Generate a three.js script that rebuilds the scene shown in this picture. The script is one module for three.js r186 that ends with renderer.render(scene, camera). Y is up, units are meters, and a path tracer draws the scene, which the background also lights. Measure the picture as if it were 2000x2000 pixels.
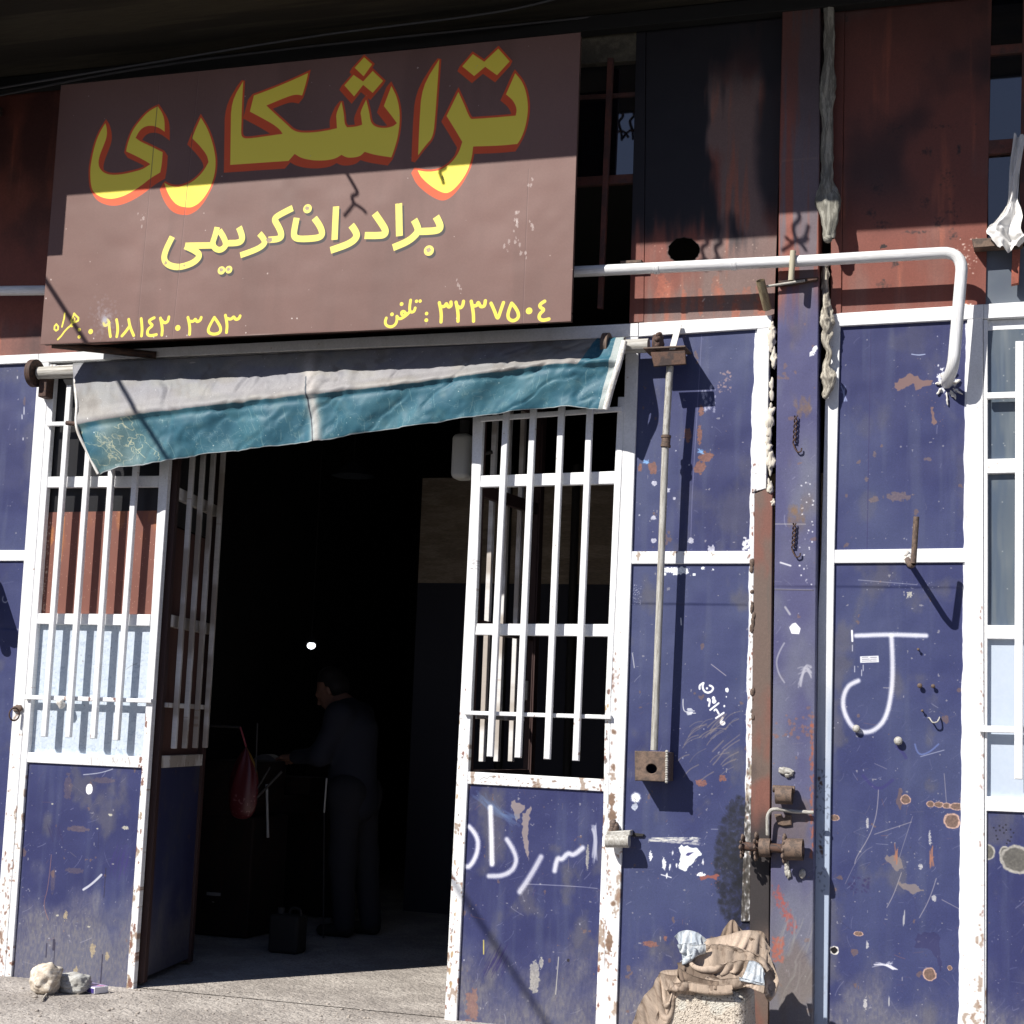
import * as THREE from 'three';
import { mergeGeometries, mergeVertices } from 'three/addons/utils/BufferGeometryUtils.js';
import { MarchingCubes } from 'three/addons/objects/MarchingCubes.js';
import { RoundedBoxGeometry } from 'three/addons/geometries/RoundedBoxGeometry.js';

// ------------------------------------------------------------------ camera, sky, sun, exposure
const scene = new THREE.Scene();
const FOCAL = 3133.3;                                       // in pixels of the 2000-pixel photograph
const camera = new THREE.PerspectiveCamera(THREE.MathUtils.radToDeg(2 * Math.atan(1000 / FOCAL)), 1, 0.05, 400);
camera.position.set(0, 1.36, 7.306);
camera.rotation.set(THREE.MathUtils.degToRad(7.6757), THREE.MathUtils.degToRad(18.186), THREE.MathUtils.degToRad(2.1733), 'YXZ');
camera.updateMatrixWorld(true);
const renderer = new THREE.WebGLRenderer({ antialias: true });
renderer.toneMapping = THREE.LinearToneMapping;
renderer.toneMappingExposure = 1.7;
renderer.shadowMap.enabled = true;
{
  const w = 256, h = 128, d = new Float32Array(w * h * 4);
  for (let y = 0; y < h; y++) {
    const el = ((y + 0.5) / h - 0.5) * Math.PI, t = Math.pow(Math.max(0, Math.sin(el)), 0.45);
    for (let x = 0; x < w; x++) {
      const i = (y * w + x) * 4;
      d[i] = 0.20 - 0.155 * t; d[i + 1] = 0.215 - 0.125 * t; d[i + 2] = 0.27 - 0.05 * t; d[i + 3] = 1;
    }
  }
  const sky = new THREE.DataTexture(d, w, h, THREE.RGBAFormat, THREE.FloatType);
  sky.mapping = THREE.EquirectangularReflectionMapping; sky.magFilter = THREE.LinearFilter; sky.needsUpdate = true;
  scene.background = sky; scene.environment = sky;
}
const SUN = new THREE.Vector3(0.692, -1.072, -1);           // the way the light travels
const sun = new THREE.DirectionalLight(new THREE.Color(1, 0.955, 0.89), 4.2);
sun.name = 'sun';
sun.target.position.set(-2.5, 2, 0);
sun.position.copy(sun.target.position).addScaledVector(SUN.clone().normalize(), -30);
sun.castShadow = true; sun.shadow.radius = 1;
Object.assign(sun.shadow.camera, { left: -9, right: 9, top: 9, bottom: -9, near: 1, far: 60 });
sun.shadow.mapSize.set(4096, 4096);
scene.add(sun, sun.target);

// ------------------------------------------------------------------ measuring: where a pixel of the photograph falls on a plane parallel to the front
const V3 = THREE.Vector3;
const EYE = new V3(0, 1.36, 7.306), LOOK = new THREE.Quaternion().setFromEuler(new THREE.Euler(0.133966, 0.317406, 0.037931, 'YXZ'));   // where the photograph was taken from
function P(px, py, z = 0) {
  const r = new V3((px - 1000) / FOCAL, -(py - 1000) / FOCAL, -1).applyQuaternion(LOOK);
  return EYE.clone().addScaledVector(r, (z - EYE.z) / r.z);
}
const onGround = (px, py, y = 0) => {
  const r = new V3((px - 1000) / FOCAL, -(py - 1000) / FOCAL, -1).applyQuaternion(LOOK);
  return EYE.clone().addScaledVector(r, (y - EYE.y) / r.y);
};
const zoom = (ox, oy, k) => (x, y) => [ox + x * k, oy + y * k];

// ------------------------------------------------------------------ random numbers and noise
function rng(seed) { let a = seed >>> 0; return () => { a = (a + 0x6d2b79f5) | 0; let t = Math.imul(a ^ (a >>> 15), 1 | a); t = (t + Math.imul(t ^ (t >>> 7), 61 | t)) ^ t; return ((t ^ (t >>> 14)) >>> 0) / 4294967296; }; }
function hash2(x, y, s) { let h = Math.imul(x, 374761393) ^ Math.imul(y, 668265263) ^ Math.imul(s, 2147483647 - 58); h = Math.imul(h ^ (h >>> 13), 1274126177); return ((h ^ (h >>> 16)) >>> 0) / 4294967296; }
function vnoise(x, y, s = 0, wrap = 0) {
  const xi = Math.floor(x), yi = Math.floor(y), fx = x - xi, fy = y - yi, u = fx * fx * (3 - 2 * fx), v = fy * fy * (3 - 2 * fy);
  const m = (a) => wrap ? ((a % wrap) + wrap) % wrap : a;
  const a = hash2(m(xi), m(yi), s), b = hash2(m(xi + 1), m(yi), s), c = hash2(m(xi), m(yi + 1), s), d = hash2(m(xi + 1), m(yi + 1), s);
  return a + (b - a) * u + (c - a) * v + (a - b - c + d) * u * v;
}
function fbm(x, y, s = 0, oct = 4) { let f = 0, a = 0.5, n = 0; for (let i = 0; i < oct; i++) { f += a * vnoise(x, y, s + i * 17); n += a; a *= 0.5; x *= 2.03; y *= 2.03; } return f / n; }
const mix = (a, b, t) => [a[0] + (b[0] - a[0]) * t, a[1] + (b[1] - a[1]) * t, a[2] + (b[2] - a[2]) * t];
const sstep = (a, b, x) => { const t = Math.min(1, Math.max(0, (x - a) / (b - a))); return t * t * (3 - 2 * t); };

// ------------------------------------------------------------------ painted skins: one texture over a box of the front, in metres
function tex(canvas, srgb = true) {
  const t = new THREE.CanvasTexture(canvas);
  if (srgb) t.colorSpace = THREE.SRGBColorSpace;
  t.wrapS = t.wrapT = THREE.RepeatWrapping; t.magFilter = THREE.LinearFilter; t.anisotropy = 8;
  return t;
}
function pixels(w, h, f) {
  const c = document.createElement('canvas'); c.width = w; c.height = h;
  const g = c.getContext('2d'), im = g.createImageData(w, h), d = im.data;
  for (let y = 0, i = 0; y < h; y++) for (let x = 0; x < w; x++, i += 4) { const q = f(x, y); d[i] = q[0]; d[i + 1] = q[1]; d[i + 2] = q[2]; d[i + 3] = 255; }
  g.putImageData(im, 0, 0);
  return c;
}
// dents and grain of sheet metal, 2 m tile
const dentTex = tex(pixels(256, 256, (x, y) => { const n = 0.55 * vnoise(x / 32, y / 64, 5, 8) + 0.3 * vnoise(x / 16, y / 16, 6, 16) + 0.15 * vnoise(x / 8, y / 8, 9, 32); const v = 255 * n; return [v, v, v]; }), false);
// skin(box, ppm, base(X, Y), draw, material options): box = {x0, x1, y0, y1} in metres
function skin(box, ppm, base, draw, opt = {}) {
  const w = Math.max(8, Math.round((box.x1 - box.x0) * ppm)), h = Math.max(8, Math.round((box.y1 - box.y0) * ppm));
  const c = pixels(w, h, (x, y) => base(box.x0 + (x + 0.5) / ppm, box.y1 - (y + 0.5) / ppm));
  const g = c.getContext('2d');
  g.lineCap = 'round'; g.lineJoin = 'round';
  const z = opt.z ?? 0;
  const at = (px, py) => { const p = P(px, py, z); return [(p.x - box.x0) * ppm, (box.y1 - p.y) * ppm]; };
  const px = ppm * 0.00235;                                    // one photograph pixel, roughly
  if (draw) draw(g, at, px, w, h);
  const m = new THREE.MeshPhysicalMaterial({ map: tex(c), roughness: opt.rough ?? 0.5, metalness: 0, specularIntensity: opt.spec ?? 0.7 });
  if (opt.bump) { m.bumpMap = dentTex.clone(); m.bumpMap.repeat.set((box.x1 - box.x0) / 2, (box.y1 - box.y0) / 2); m.bumpScale = opt.bump; }
  m.userData.box = box;
  return m;
}
function fitUV(geo, box) {
  const p = geo.attributes.position, uv = new Float32Array(p.count * 2);
  for (let i = 0; i < p.count; i++) { uv[2 * i] = (p.getX(i) - box.x0) / (box.x1 - box.x0); uv[2 * i + 1] = (p.getY(i) - box.y0) / (box.y1 - box.y0); }
  geo.setAttribute('uv', new THREE.BufferAttribute(uv, 2));
  return geo;
}
const boxOf = (pts, z = 0, pad = 0.01) => { const w = pts.map(([x, y]) => P(x, y, z)); return { x0: Math.min(...w.map((p) => p.x)) - pad, x1: Math.max(...w.map((p) => p.x)) + pad, y0: Math.min(...w.map((p) => p.y)) - pad, y1: Math.max(...w.map((p) => p.y)) + pad }; };

// ------------------------------------------------------------------ geometry helpers (everything in world metres; settle() moves a thing's origin to its base)
function slabW(pts, z, t, bevel = 0.0025, holes) {                // pts: Vector2-like world x, y; front face at z
  const sh = new THREE.Shape(pts.map((p) => new THREE.Vector2(p.x, p.y)));
  if (holes) for (const h of holes) sh.holes.push(new THREE.Path(h.map((p) => new THREE.Vector2(p.x, p.y))));
  const b = Math.min(bevel, t * 0.3);
  const g = new THREE.ExtrudeGeometry(sh, { depth: t - 2 * b, bevelEnabled: b > 0, bevelThickness: b, bevelSize: b, bevelOffset: -b, bevelSegments: 1, curveSegments: 10 });
  g.translate(0, 0, z - t + b);
  return g;
}
const slab = (px, z, t, bevel, holes) => slabW(px.map(([x, y]) => P(x, y, z)), z, t, bevel, holes?.map((h) => h.map(([x, y]) => P(x, y, z))));
const strip = (x1, y1, x2, y2, w, z, t, bevel) => {              // a bar of width w metres between two pixels
  const a = P(x1, y1, z), b = P(x2, y2, z), d = b.clone().sub(a).normalize(), n = new V3(-d.y, d.x, 0).multiplyScalar(w / 2);
  return slabW([a.clone().add(n), a.clone().sub(n), b.clone().sub(n), b.clone().add(n)], z, t, bevel);
};
function tube(points, r, seg = 32, rad = 10, closed = false) {
  const pts = points.map((p) => p.isVector3 ? p : new V3(...p));
  const curve = pts.length === 2 ? new THREE.LineCurve3(...pts) : new THREE.CatmullRomCurve3(pts, closed, 'centripetal');
  return new THREE.TubeGeometry(curve, pts.length === 2 ? 1 : seg, r, rad, closed);
}
function rod(a, b, r0, r1 = r0, rad = 16, open = false) {
  const d = b.clone().sub(a), g = new THREE.CylinderGeometry(r1, r0, d.length(), rad, 1, open);
  g.applyQuaternion(new THREE.Quaternion().setFromUnitVectors(new V3(0, 1, 0), d.clone().normalize()));
  g.translate((a.x + b.x) / 2, (a.y + b.y) / 2, (a.z + b.z) / 2);
  return g;
}
function pipeHollow(a, b, r, wall = 0.004) {                        // open tube
  const d = b.clone().sub(a), L = d.length();
  const g = new THREE.LatheGeometry([new THREE.Vector2(r - wall, 0), new THREE.Vector2(r, 0), new THREE.Vector2(r, L), new THREE.Vector2(r - wall, L), new THREE.Vector2(r - wall, 0)], 20);
  g.applyQuaternion(new THREE.Quaternion().setFromUnitVectors(new V3(0, 1, 0), d.normalize()));
  g.translate(a.x, a.y, a.z);
  return g;
}
const cube = (cx, cy, cz, w, h, d, r = 0.004) => { const g = new RoundedBoxGeometry(w, h, d, 2, Math.min(r, w / 3, h / 3, d / 3)); g.translate(cx, cy, cz); return g; };
function ico(r, d) { const g = new THREE.IcosahedronGeometry(r, d); g.deleteAttribute('uv'); g.deleteAttribute('normal'); const m = mergeVertices(g, 1e-6); m.computeVertexNormals(); const p = m.attributes.position, uv = new Float32Array(p.count * 2); for (let i = 0; i < p.count; i++) { uv[2 * i] = p.getX(i) / r * 0.25 + p.getZ(i) / r * 0.1; uv[2 * i + 1] = p.getY(i) / r * 0.25; } m.setAttribute('uv', new THREE.BufferAttribute(uv, 2)); return m; }
function plain(gs) { return gs.map((g) => { const q = g.index ? g.toNonIndexed() : g; for (const k of Object.keys(q.attributes)) if (!['position', 'normal', 'uv'].includes(k)) q.deleteAttribute(k); return q; }); }
const merged = (gs) => mergeGeometries(plain(gs));

// ------------------------------------------------------------------ objects
const taken = new Map();
function numbered(n) { const k = taken.get(n) ?? 0; taken.set(n, k + 1); return k ? n + '_' + String(k).padStart(3, '0') : n; }
function thing(name, label, category, group) {
  const o = new THREE.Group(); o.name = numbered(name); o.userData = { label, category };
  if (group) o.userData.group = group;
  scene.add(o); return o;
}
function part(parent, name, geo, mat, label) {
  const g = Array.isArray(geo) ? (geo.length > 1 ? merged(geo) : geo[0]) : geo;
  if (mat.userData.box) fitUV(g, mat.userData.box);
  const m = new THREE.Mesh(g, mat); m.name = name; m.castShadow = m.receiveShadow = true;
  if (label) m.userData.label = label;
  parent.add(m); return m;
}
function settle(o) {                                                // origin to the middle of the base
  o.updateMatrixWorld(true);
  const b = new THREE.Box3().setFromObject(o), c = new V3((b.min.x + b.max.x) / 2, b.min.y, (b.min.z + b.max.z) / 2);
  const seen = new Set();
  o.traverse((m) => { if (m.isMesh && !seen.has(m.geometry)) { seen.add(m.geometry); m.geometry.translate(-c.x, -c.y, -c.z); } });
  o.position.copy(c); return o;
}
function structure(name, geo, mat) { const m = new THREE.Mesh(Array.isArray(geo) ? merged(geo) : geo, mat); m.name = name; m.userData.kind = 'structure'; m.castShadow = m.receiveShadow = true; scene.add(m); return m; }
const std = (r, g, b, rough = 0.6, o = {}) => { const m = new THREE.MeshPhysicalMaterial({ roughness: rough, specularIntensity: 0.6, ...o }); m.color.setRGB(r, g, b); return m; };

// ------------------------------------------------------------------ paint recipes (sRGB 0-255, the colour of the thing itself)
const NAVY = [51, 56, 97], WHITE = [226, 227, 228], OXIDE = [120, 68, 57], PRIMER = [120, 100, 92], RUST = [112, 66, 44], DUST = [150, 138, 124], BRN = [112, 84, 77];
function navyBase(seed, o = {}) {
  const foot = o.foot ?? -9, wear = o.wear ?? 1;
  return (X, Y) => {
    let c = NAVY;
    const big = fbm(X * 2.1, Y * 1.5, seed, 4), str = fbm(X * 26, Y * 2.2, seed + 3, 3), fine = vnoise(X * 420, Y * 420, seed + 5);
    c = mix(c, [66, 73, 106], sstep(0.42, 0.75, big) * 0.75);
    c = mix(c, [42, 45, 86], sstep(0.52, 0.3, big) * 0.6);
    c = mix(c, [74, 80, 108], sstep(0.5, 0.85, str) * 0.45);
    const grime = fbm(X * 7 + 40, Y * 5, seed + 11, 5);
    c = mix(c, [90, 88, 94], sstep(0.58, 0.76, grime) * 0.5 * wear);
    if (foot > -5) {                                                   // splashed mud with an outline of its own
      const g2 = fbm(X * 9, Y * 7, seed + 23, 5), gr = vnoise(X * 150, Y * 60, seed + 29);
      const k = sstep(foot + 0.32, foot - 0.1, Y + (g2 - 0.5) * 0.55);
      c = mix(c, [118, 115, 116], k * (0.45 + 0.4 * gr));
    }
    const chip = fbm(X * 60, Y * 60, seed + 31, 2);
    if (chip > 0.90 - 0.015 * wear) c = mix(c, [140, 138, 146], 0.7);
    const rust = fbm(X * 16 + 9, Y * 13, seed + 41, 4);
    if (rust > 0.83 - 0.012 * wear) c = mix(c, [112, 88, 80], 0.6);
    const k = 0.93 + 0.14 * fine;
    return [c[0] * k, c[1] * k, c[2] * k];
  };
}
function whiteBase(seed, lo, hi, rustTone = [128, 92, 78]) {               // chips get denser from height hi down to lo
  return (X, Y) => {
    let c = WHITE;
    const d = sstep(hi, lo, Y), n = fbm(X * 75, Y * 48, seed, 3), n2 = fbm(X * 22, Y * 9, seed + 7, 4), fine = vnoise(X * 300, Y * 300, seed + 3);
    c = mix(c, [196, 196, 192], sstep(0.5, 0.8, n2) * (0.25 + 0.4 * d));
    const th = 0.88 - 0.15 * d - 0.34 * d * (n2 - 0.45);
    if (n > th) c = mix(c, n > th + 0.05 ? rustTone : [160, 140, 126], 0.85);
    if (d > 0.3 && n2 + 0.35 * (n - 0.5) > 0.735) c = mix(c, [150, 130, 114], 0.75);
    const k = 0.96 + 0.08 * fine; return [c[0] * k, c[1] * k, c[2] * k];
  };
}
function oxideBase(seed, o = {}) {
  return (X, Y) => {
    const big = fbm(X * 2.3, Y * 1.6, seed, 4), str = fbm(X * 24, Y * 1.8, seed + 3, 4), fine = vnoise(X * 350, Y * 350, seed + 5);
    let c = mix(OXIDE, [116, 98, 94], sstep(0.45, 0.62, big + 0.25 * (str - 0.5)) * (o.grey ?? 0.8));
    c = mix(c, [168, 92, 68], sstep(0.62, 0.8, str) * 0.6);
    if (o.soot) { const q = o.soot(X, Y, fbm(X * 3.1, Y * 2.2, seed + 13, 4)); c = mix(c, [24, 24, 31], q); }
    const spot = fbm(X * 12, Y * 12, seed + 19, 4);
    if (spot > 0.88) c = mix(c, [62, 50, 50], 0.7);
    const k = 0.93 + 0.14 * fine; return [c[0] * k, c[1] * k, c[2] * k];
  };
}
// ---- strokes for marks
const line = (g, at, pts, w, col) => { g.strokeStyle = col; g.lineWidth = w; g.beginPath(); pts.forEach((p, i) => { const q = at(...p); i ? g.lineTo(...q) : g.moveTo(...q); }); g.stroke(); };
function curve(g, at, pts, w, col) {
  const q = pts.map((p) => at(...p)); g.strokeStyle = col; g.lineWidth = w; g.beginPath(); g.moveTo(...q[0]);
  for (let i = 1; i < q.length - 1; i++) g.quadraticCurveTo(q[i][0], q[i][1], (q[i][0] + q[i + 1][0]) / 2, (q[i][1] + q[i + 1][1]) / 2);
  g.lineTo(...q[q.length - 1]); g.stroke();
}
function fillPoly(g, at, pts, col) { g.fillStyle = col; g.beginPath(); pts.forEach((p, i) => { const q = at(...p); i ? g.lineTo(...q) : g.moveTo(...q); }); g.closePath(); g.fill(); }
function patch(g, x, y, rx, ry, col, seed, amp, ring) {                  // a flaked patch: its edge and its inside follow noise
  const m = col.match(/[\d.]+/g).map(Number), al = m[3] ?? 1, W = g.canvas.width, H = g.canvas.height, e = 1.3 + amp, x0 = Math.max(0, Math.floor(x - rx * e)), y0 = Math.max(0, Math.floor(y - ry * e)), x1 = Math.min(W, Math.ceil(x + rx * e)), y1 = Math.min(H, Math.ceil(y + ry * e));
  if (x1 <= x0 || y1 <= y0) return;
  const im = g.getImageData(x0, y0, x1 - x0, y1 - y0), d = im.data, f = Math.max(1.2, Math.min(rx, ry) * 0.55);
  for (let j = y0, i = 0; j < y1; j++) for (let k = x0; k < x1; k++, i += 4) {
    const q = Math.hypot((k - x) / rx, (j - y) / ry) + (fbm(k / f, j / f, seed, 4) - 0.5) * 2.2 * amp, t = sstep(1.04, 0.94, q); if (t <= 0) continue;
    const n = 0.84 + 0.32 * fbm(k / 2.3, j / 2.3, seed + 5, 2), rg = ring ? sstep(ring, ring + 0.1, q) : 0, a = al * t * (0.8 + 0.2 * n);
    for (let c = 0; c < 3; c++) { const v = (m[c] + (ring ? (Math.min(255, m[c] * 1.5 + 14) - m[c]) * rg : 0)) * n; d[i + c] += (v - d[i + c]) * a; }
  }
  g.putImageData(im, x0, y0);
}
function peel(g, at, pts, col, seed = 3) {                            // a flaked patch with a given outline
  const q = pts.map((p) => at(...p)), o = []; for (let i = 0; i < q.length; i++) { const a = q[i], b = q[(i + 1) % q.length], L = Math.hypot(b[0] - a[0], b[1] - a[1]), n = Math.max(2, Math.ceil(L / 2)); for (let k = 0; k < n; k++) { const t = k / n, w = (fbm(o.length * 0.35, seed, seed, 3) - 0.5) * 9; o.push([a[0] + (b[0] - a[0]) * t - (b[1] - a[1]) / L * w, a[1] + (b[1] - a[1]) * t + (b[0] - a[0]) / L * w]); } }
  fillPoly(g, (x, y) => [x, y], o, col);
  const R = rng(seed), c = q.reduce((s2, p) => [s2[0] + p[0] / q.length, s2[1] + p[1] / q.length], [0, 0]), r = Math.max(...q.map((p) => Math.hypot(p[0] - c[0], p[1] - c[1]))); for (let i = 0; i < 16; i++) { const a = R() * 6.28, w = r * (0.6 + 0.8 * R()); blob(g, c[0] + Math.cos(a) * w, c[1] + Math.sin(a) * w, 0.5 + 1.3 * R() * R(), col, R, 0.6); }
}
function blob(g, x, y, r, col, R, rough = 0.35, sx = 1, sy = 1) {
  if (r * Math.min(sx, sy) > 2.4) return patch(g, x, y, r * sx, r * sy, col, 1 + Math.floor(R() * 900), Math.min(0.75, rough * 1.3));
  g.fillStyle = col; g.beginPath();
  const n = r < 2 ? 6 : 12, q = []; for (let i = 0; i < n; i++) { const a = i / n * Math.PI * 2, w = r * (1 + (R() - 0.5) * 2 * rough); q.push([x + Math.cos(a) * w * sx, y + Math.sin(a) * w * sy]); }
  g.moveTo((q[n - 1][0] + q[0][0]) / 2, (q[n - 1][1] + q[0][1]) / 2);
  for (let i = 0; i < n; i++) { const b = q[i], c = q[(i + 1) % n]; g.quadraticCurveTo(b[0], b[1], (b[0] + c[0]) / 2, (b[1] + c[1]) / 2); }
  g.fill();
}
function spray(g, at, pts, w, seed, col = [235, 235, 240], dens = 1) {         // a spray-can line: dense core, speckled edge
  const R = rng(seed), q = pts.map((p) => at(...p));
  curve(g, at, pts, w * 1.5, `rgba(${col},${0.22 * dens})`); curve(g, at, pts, w * 1.1, `rgba(${col},${0.35 * dens})`); curve(g, at, pts, w * 0.7, `rgba(${col},${0.6 * dens})`);
  for (let s = 0; s < q.length - 1; s++) {
    const L = Math.hypot(q[s + 1][0] - q[s][0], q[s + 1][1] - q[s][1]);
    for (let i = 0; i < L * 2.2; i++) { const t = R(), a = R() * 6.28, r = w * (0.35 + 0.75 * R() * R()); g.fillStyle = `rgba(${col},${0.5 * R() * dens})`; g.fillRect(q[s][0] + (q[s + 1][0] - q[s][0]) * t + Math.cos(a) * r, q[s][1] + (q[s + 1][1] - q[s][1]) * t + Math.sin(a) * r, 1, 1); }
  }
}
function scuffs(g, w, h, seed, n, o = {}) {
  const R = rng(seed);
  for (let i = 0; i < n; i++) {
    const x = R() * w, y = h * (o.low ? 1 - Math.pow(R(), 1.4) * o.low : R()), L = (o.len ?? 14) * (0.2 + R() * R() * 2.4), a = R() < 0.45 ? -1.1 + R() * 0.7 : R() * 3.14, bend = (R() - 0.5) * 0.6;
    const t = R(), col = t < 0.55 ? '205,205,215' : t < 0.75 ? '160,140,120' : t < 0.9 ? '35,32,60' : '150,95,75';
    g.strokeStyle = `rgba(${col},${0.10 + 0.42 * R() * R()})`; g.lineWidth = 0.4 + R() * 0.8; g.beginPath(); g.moveTo(x, y); g.quadraticCurveTo(x + Math.cos(a) * L * 0.5 + bend * L, y + Math.sin(a) * L * 0.5, x + Math.cos(a) * L, y + Math.sin(a) * L); g.stroke();
  }
  for (let i = 0; i < n * 0.5; i++) {
    const x = R() * w, y = h * (o.low ? 1 - Math.pow(R(), 1.3) * o.low : R()), t = R(), r = 0.35 + R() * R() * R() * 1.7;
    blob(g, x, y, r, t < 0.7 ? `rgba(215,215,224,${0.25 + 0.6 * R()})` : t < 0.85 ? 'rgba(136,104,90,.6)' : 'rgba(52,46,52,.7)', R, 0.5, 0.7 + 0.6 * R(), 0.7 + 0.9 * R());
  }
}
function ragged(g, at, x1, y1, x2, y2, w, px, seed, col = 'rgb(226,227,230)') {   // a brushed edge that wanders
  const n = Math.ceil(Math.hypot(x2 - x1, y2 - y1) / 3), L = [], Rr = [];
  for (let i = 0; i <= n; i++) { const t = i / n, a = at(x1 + (x2 - x1) * t, y1 + (y2 - y1) * t), k = w * px * (0.5 + 1.1 * (fbm(t * n * 0.09, 3, seed, 4) - 0.25)); L.push([a[0] - k, a[1]]); Rr.unshift([a[0] + k, a[1]]); }
  fillPoly(g, (x, y) => [x, y], [...L, ...Rr], col);
}
function burns(g, at, px, list, seed, core = 'rgb(108,88,80)') {                            // heat marks: bare rust patch with a pale ring
  const R = rng(seed);
  for (const [x, y, r, sx = 1, sy = 1] of list) { const q = at(x, y); patch(g, ...q, r * px * 1.12 * sx, r * px * 1.12 * sy, core, 1 + Math.floor(R() * 900), 0.16, 0.74); }
}

// ------------------------------------------------------------------ shared materials
const M = {
  galv: std(0.42, 0.42, 0.40, 0.45, { metalness: 0.3 }), steel: std(0.2, 0.18, 0.165, 0.5, { metalness: 0.4 }), dark: std(0.03, 0.028, 0.027, 0.7),
  beige: std(0.42, 0.38, 0.28, 0.6), black: std(0.015, 0.014, 0.014, 0.8), foam: std(0.55, 0.51, 0.44, 0.95), foamGrey: std(0.33, 0.33, 0.30, 0.95), cloth: std(0.75, 0.74, 0.72, 0.95),
};
const mottled = (a, b, seed, sc, rough, o = {}) => {                    // a 0.5 m tile of two mixed colours
  const t = tex(pixels(256, 256, (x, y) => { const n = 0.6 * vnoise(x / 256 * sc, y / 256 * sc, seed, sc) + 0.4 * vnoise(x / 256 * sc * 4, y / 256 * sc * 4, seed + 1, sc * 4), f = vnoise(x / 2, y / 2, seed + 2, 128); const c = mix(a, b, sstep(0.35, 0.65, n)), k = 0.9 + 0.2 * f; return [c[0] * k, c[1] * k, c[2] * k]; }));
  t.repeat.set(2, 2);
  const m = new THREE.MeshPhysicalMaterial({ map: t, roughness: rough, specularIntensity: 0.6, ...o });
  return m;
};
M.rusty = mottled([112, 94, 82], [86, 74, 67], 3, 8, 0.7); M.rustyDark = mottled([88, 66, 56], [60, 50, 48], 7, 8, 0.75);
M.pipeWhite = mottled([224, 225, 226], [206, 206, 205], 11, 6, 0.35); M.galvOld = mottled([176, 174, 168], [146, 142, 134], 15, 8, 0.5); M.oldWhite = mottled([222, 221, 217], [190, 184, 176], 19, 8, 0.55);
M.rustStub = mottled([150, 138, 110], [128, 112, 88], 23, 8, 0.65);

// ================================================================== LARGE STRUCTURE
// ground: cracked concrete apron, rough
let GROUND;
{
  const c = pixels(1024, 1024, (x, y) => {
    const n = 0.5 * vnoise(x / 128, y / 128, 61, 8) + 0.3 * vnoise(x / 32, y / 32, 62, 32) + 0.2 * vnoise(x / 8, y / 8, 63, 128), f = vnoise(x / 1.6, y / 1.6, 64, 640), p = vnoise(x / 4, y / 4, 65, 256);
    let q = mix([148, 141, 134], [174, 167, 159], sstep(0.3, 0.7, n)); q = mix(q, [118, 110, 104], sstep(0.70, 0.86, p) * 0.6); q = mix(q, [196, 190, 182], sstep(0.78, 0.92, f) * 0.5);
    const k = 0.92 + 0.16 * f; return [q[0] * k, q[1] * k, q[2] * k];
  });
  const b = pixels(1024, 1024, (x, y) => { const v = 255 * (0.4 * vnoise(x / 24, y / 24, 71, 42.667 | 0) + 0.35 * vnoise(x / 8, y / 8, 72, 128) + 0.25 * vnoise(x / 3.2, y / 3.2, 73, 320)); return [v, v, v]; });
  const m = new THREE.MeshStandardMaterial({ map: tex(c), bumpMap: tex(b, false), bumpScale: 0.014, roughness: 0.95 });
  m.map.repeat.set(90, 90); m.bumpMap.repeat.set(90, 90);
  const g = new THREE.PlaneGeometry(180, 180); g.rotateX(-Math.PI / 2); g.translate(-2, 0, 0);
  GROUND = m; structure('ground', g, m);
}
{
  const c = pixels(256, 256, (x, y) => { const a = vnoise(x / 2, y / 2, 67, 128), n = vnoise(x / 32, y / 32, 68, 8), v = 46 + 18 * n + 22 * a; return [v, v, v * 0.98]; });
  const m = new THREE.MeshStandardMaterial({ map: tex(c), roughness: 0.95 }); m.map.repeat.set(120, 60);
  const g = new THREE.PlaneGeometry(170, 14); g.rotateX(-Math.PI / 2); g.translate(-2, 0.004, 8.6); structure('road', g, m);
}
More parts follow.
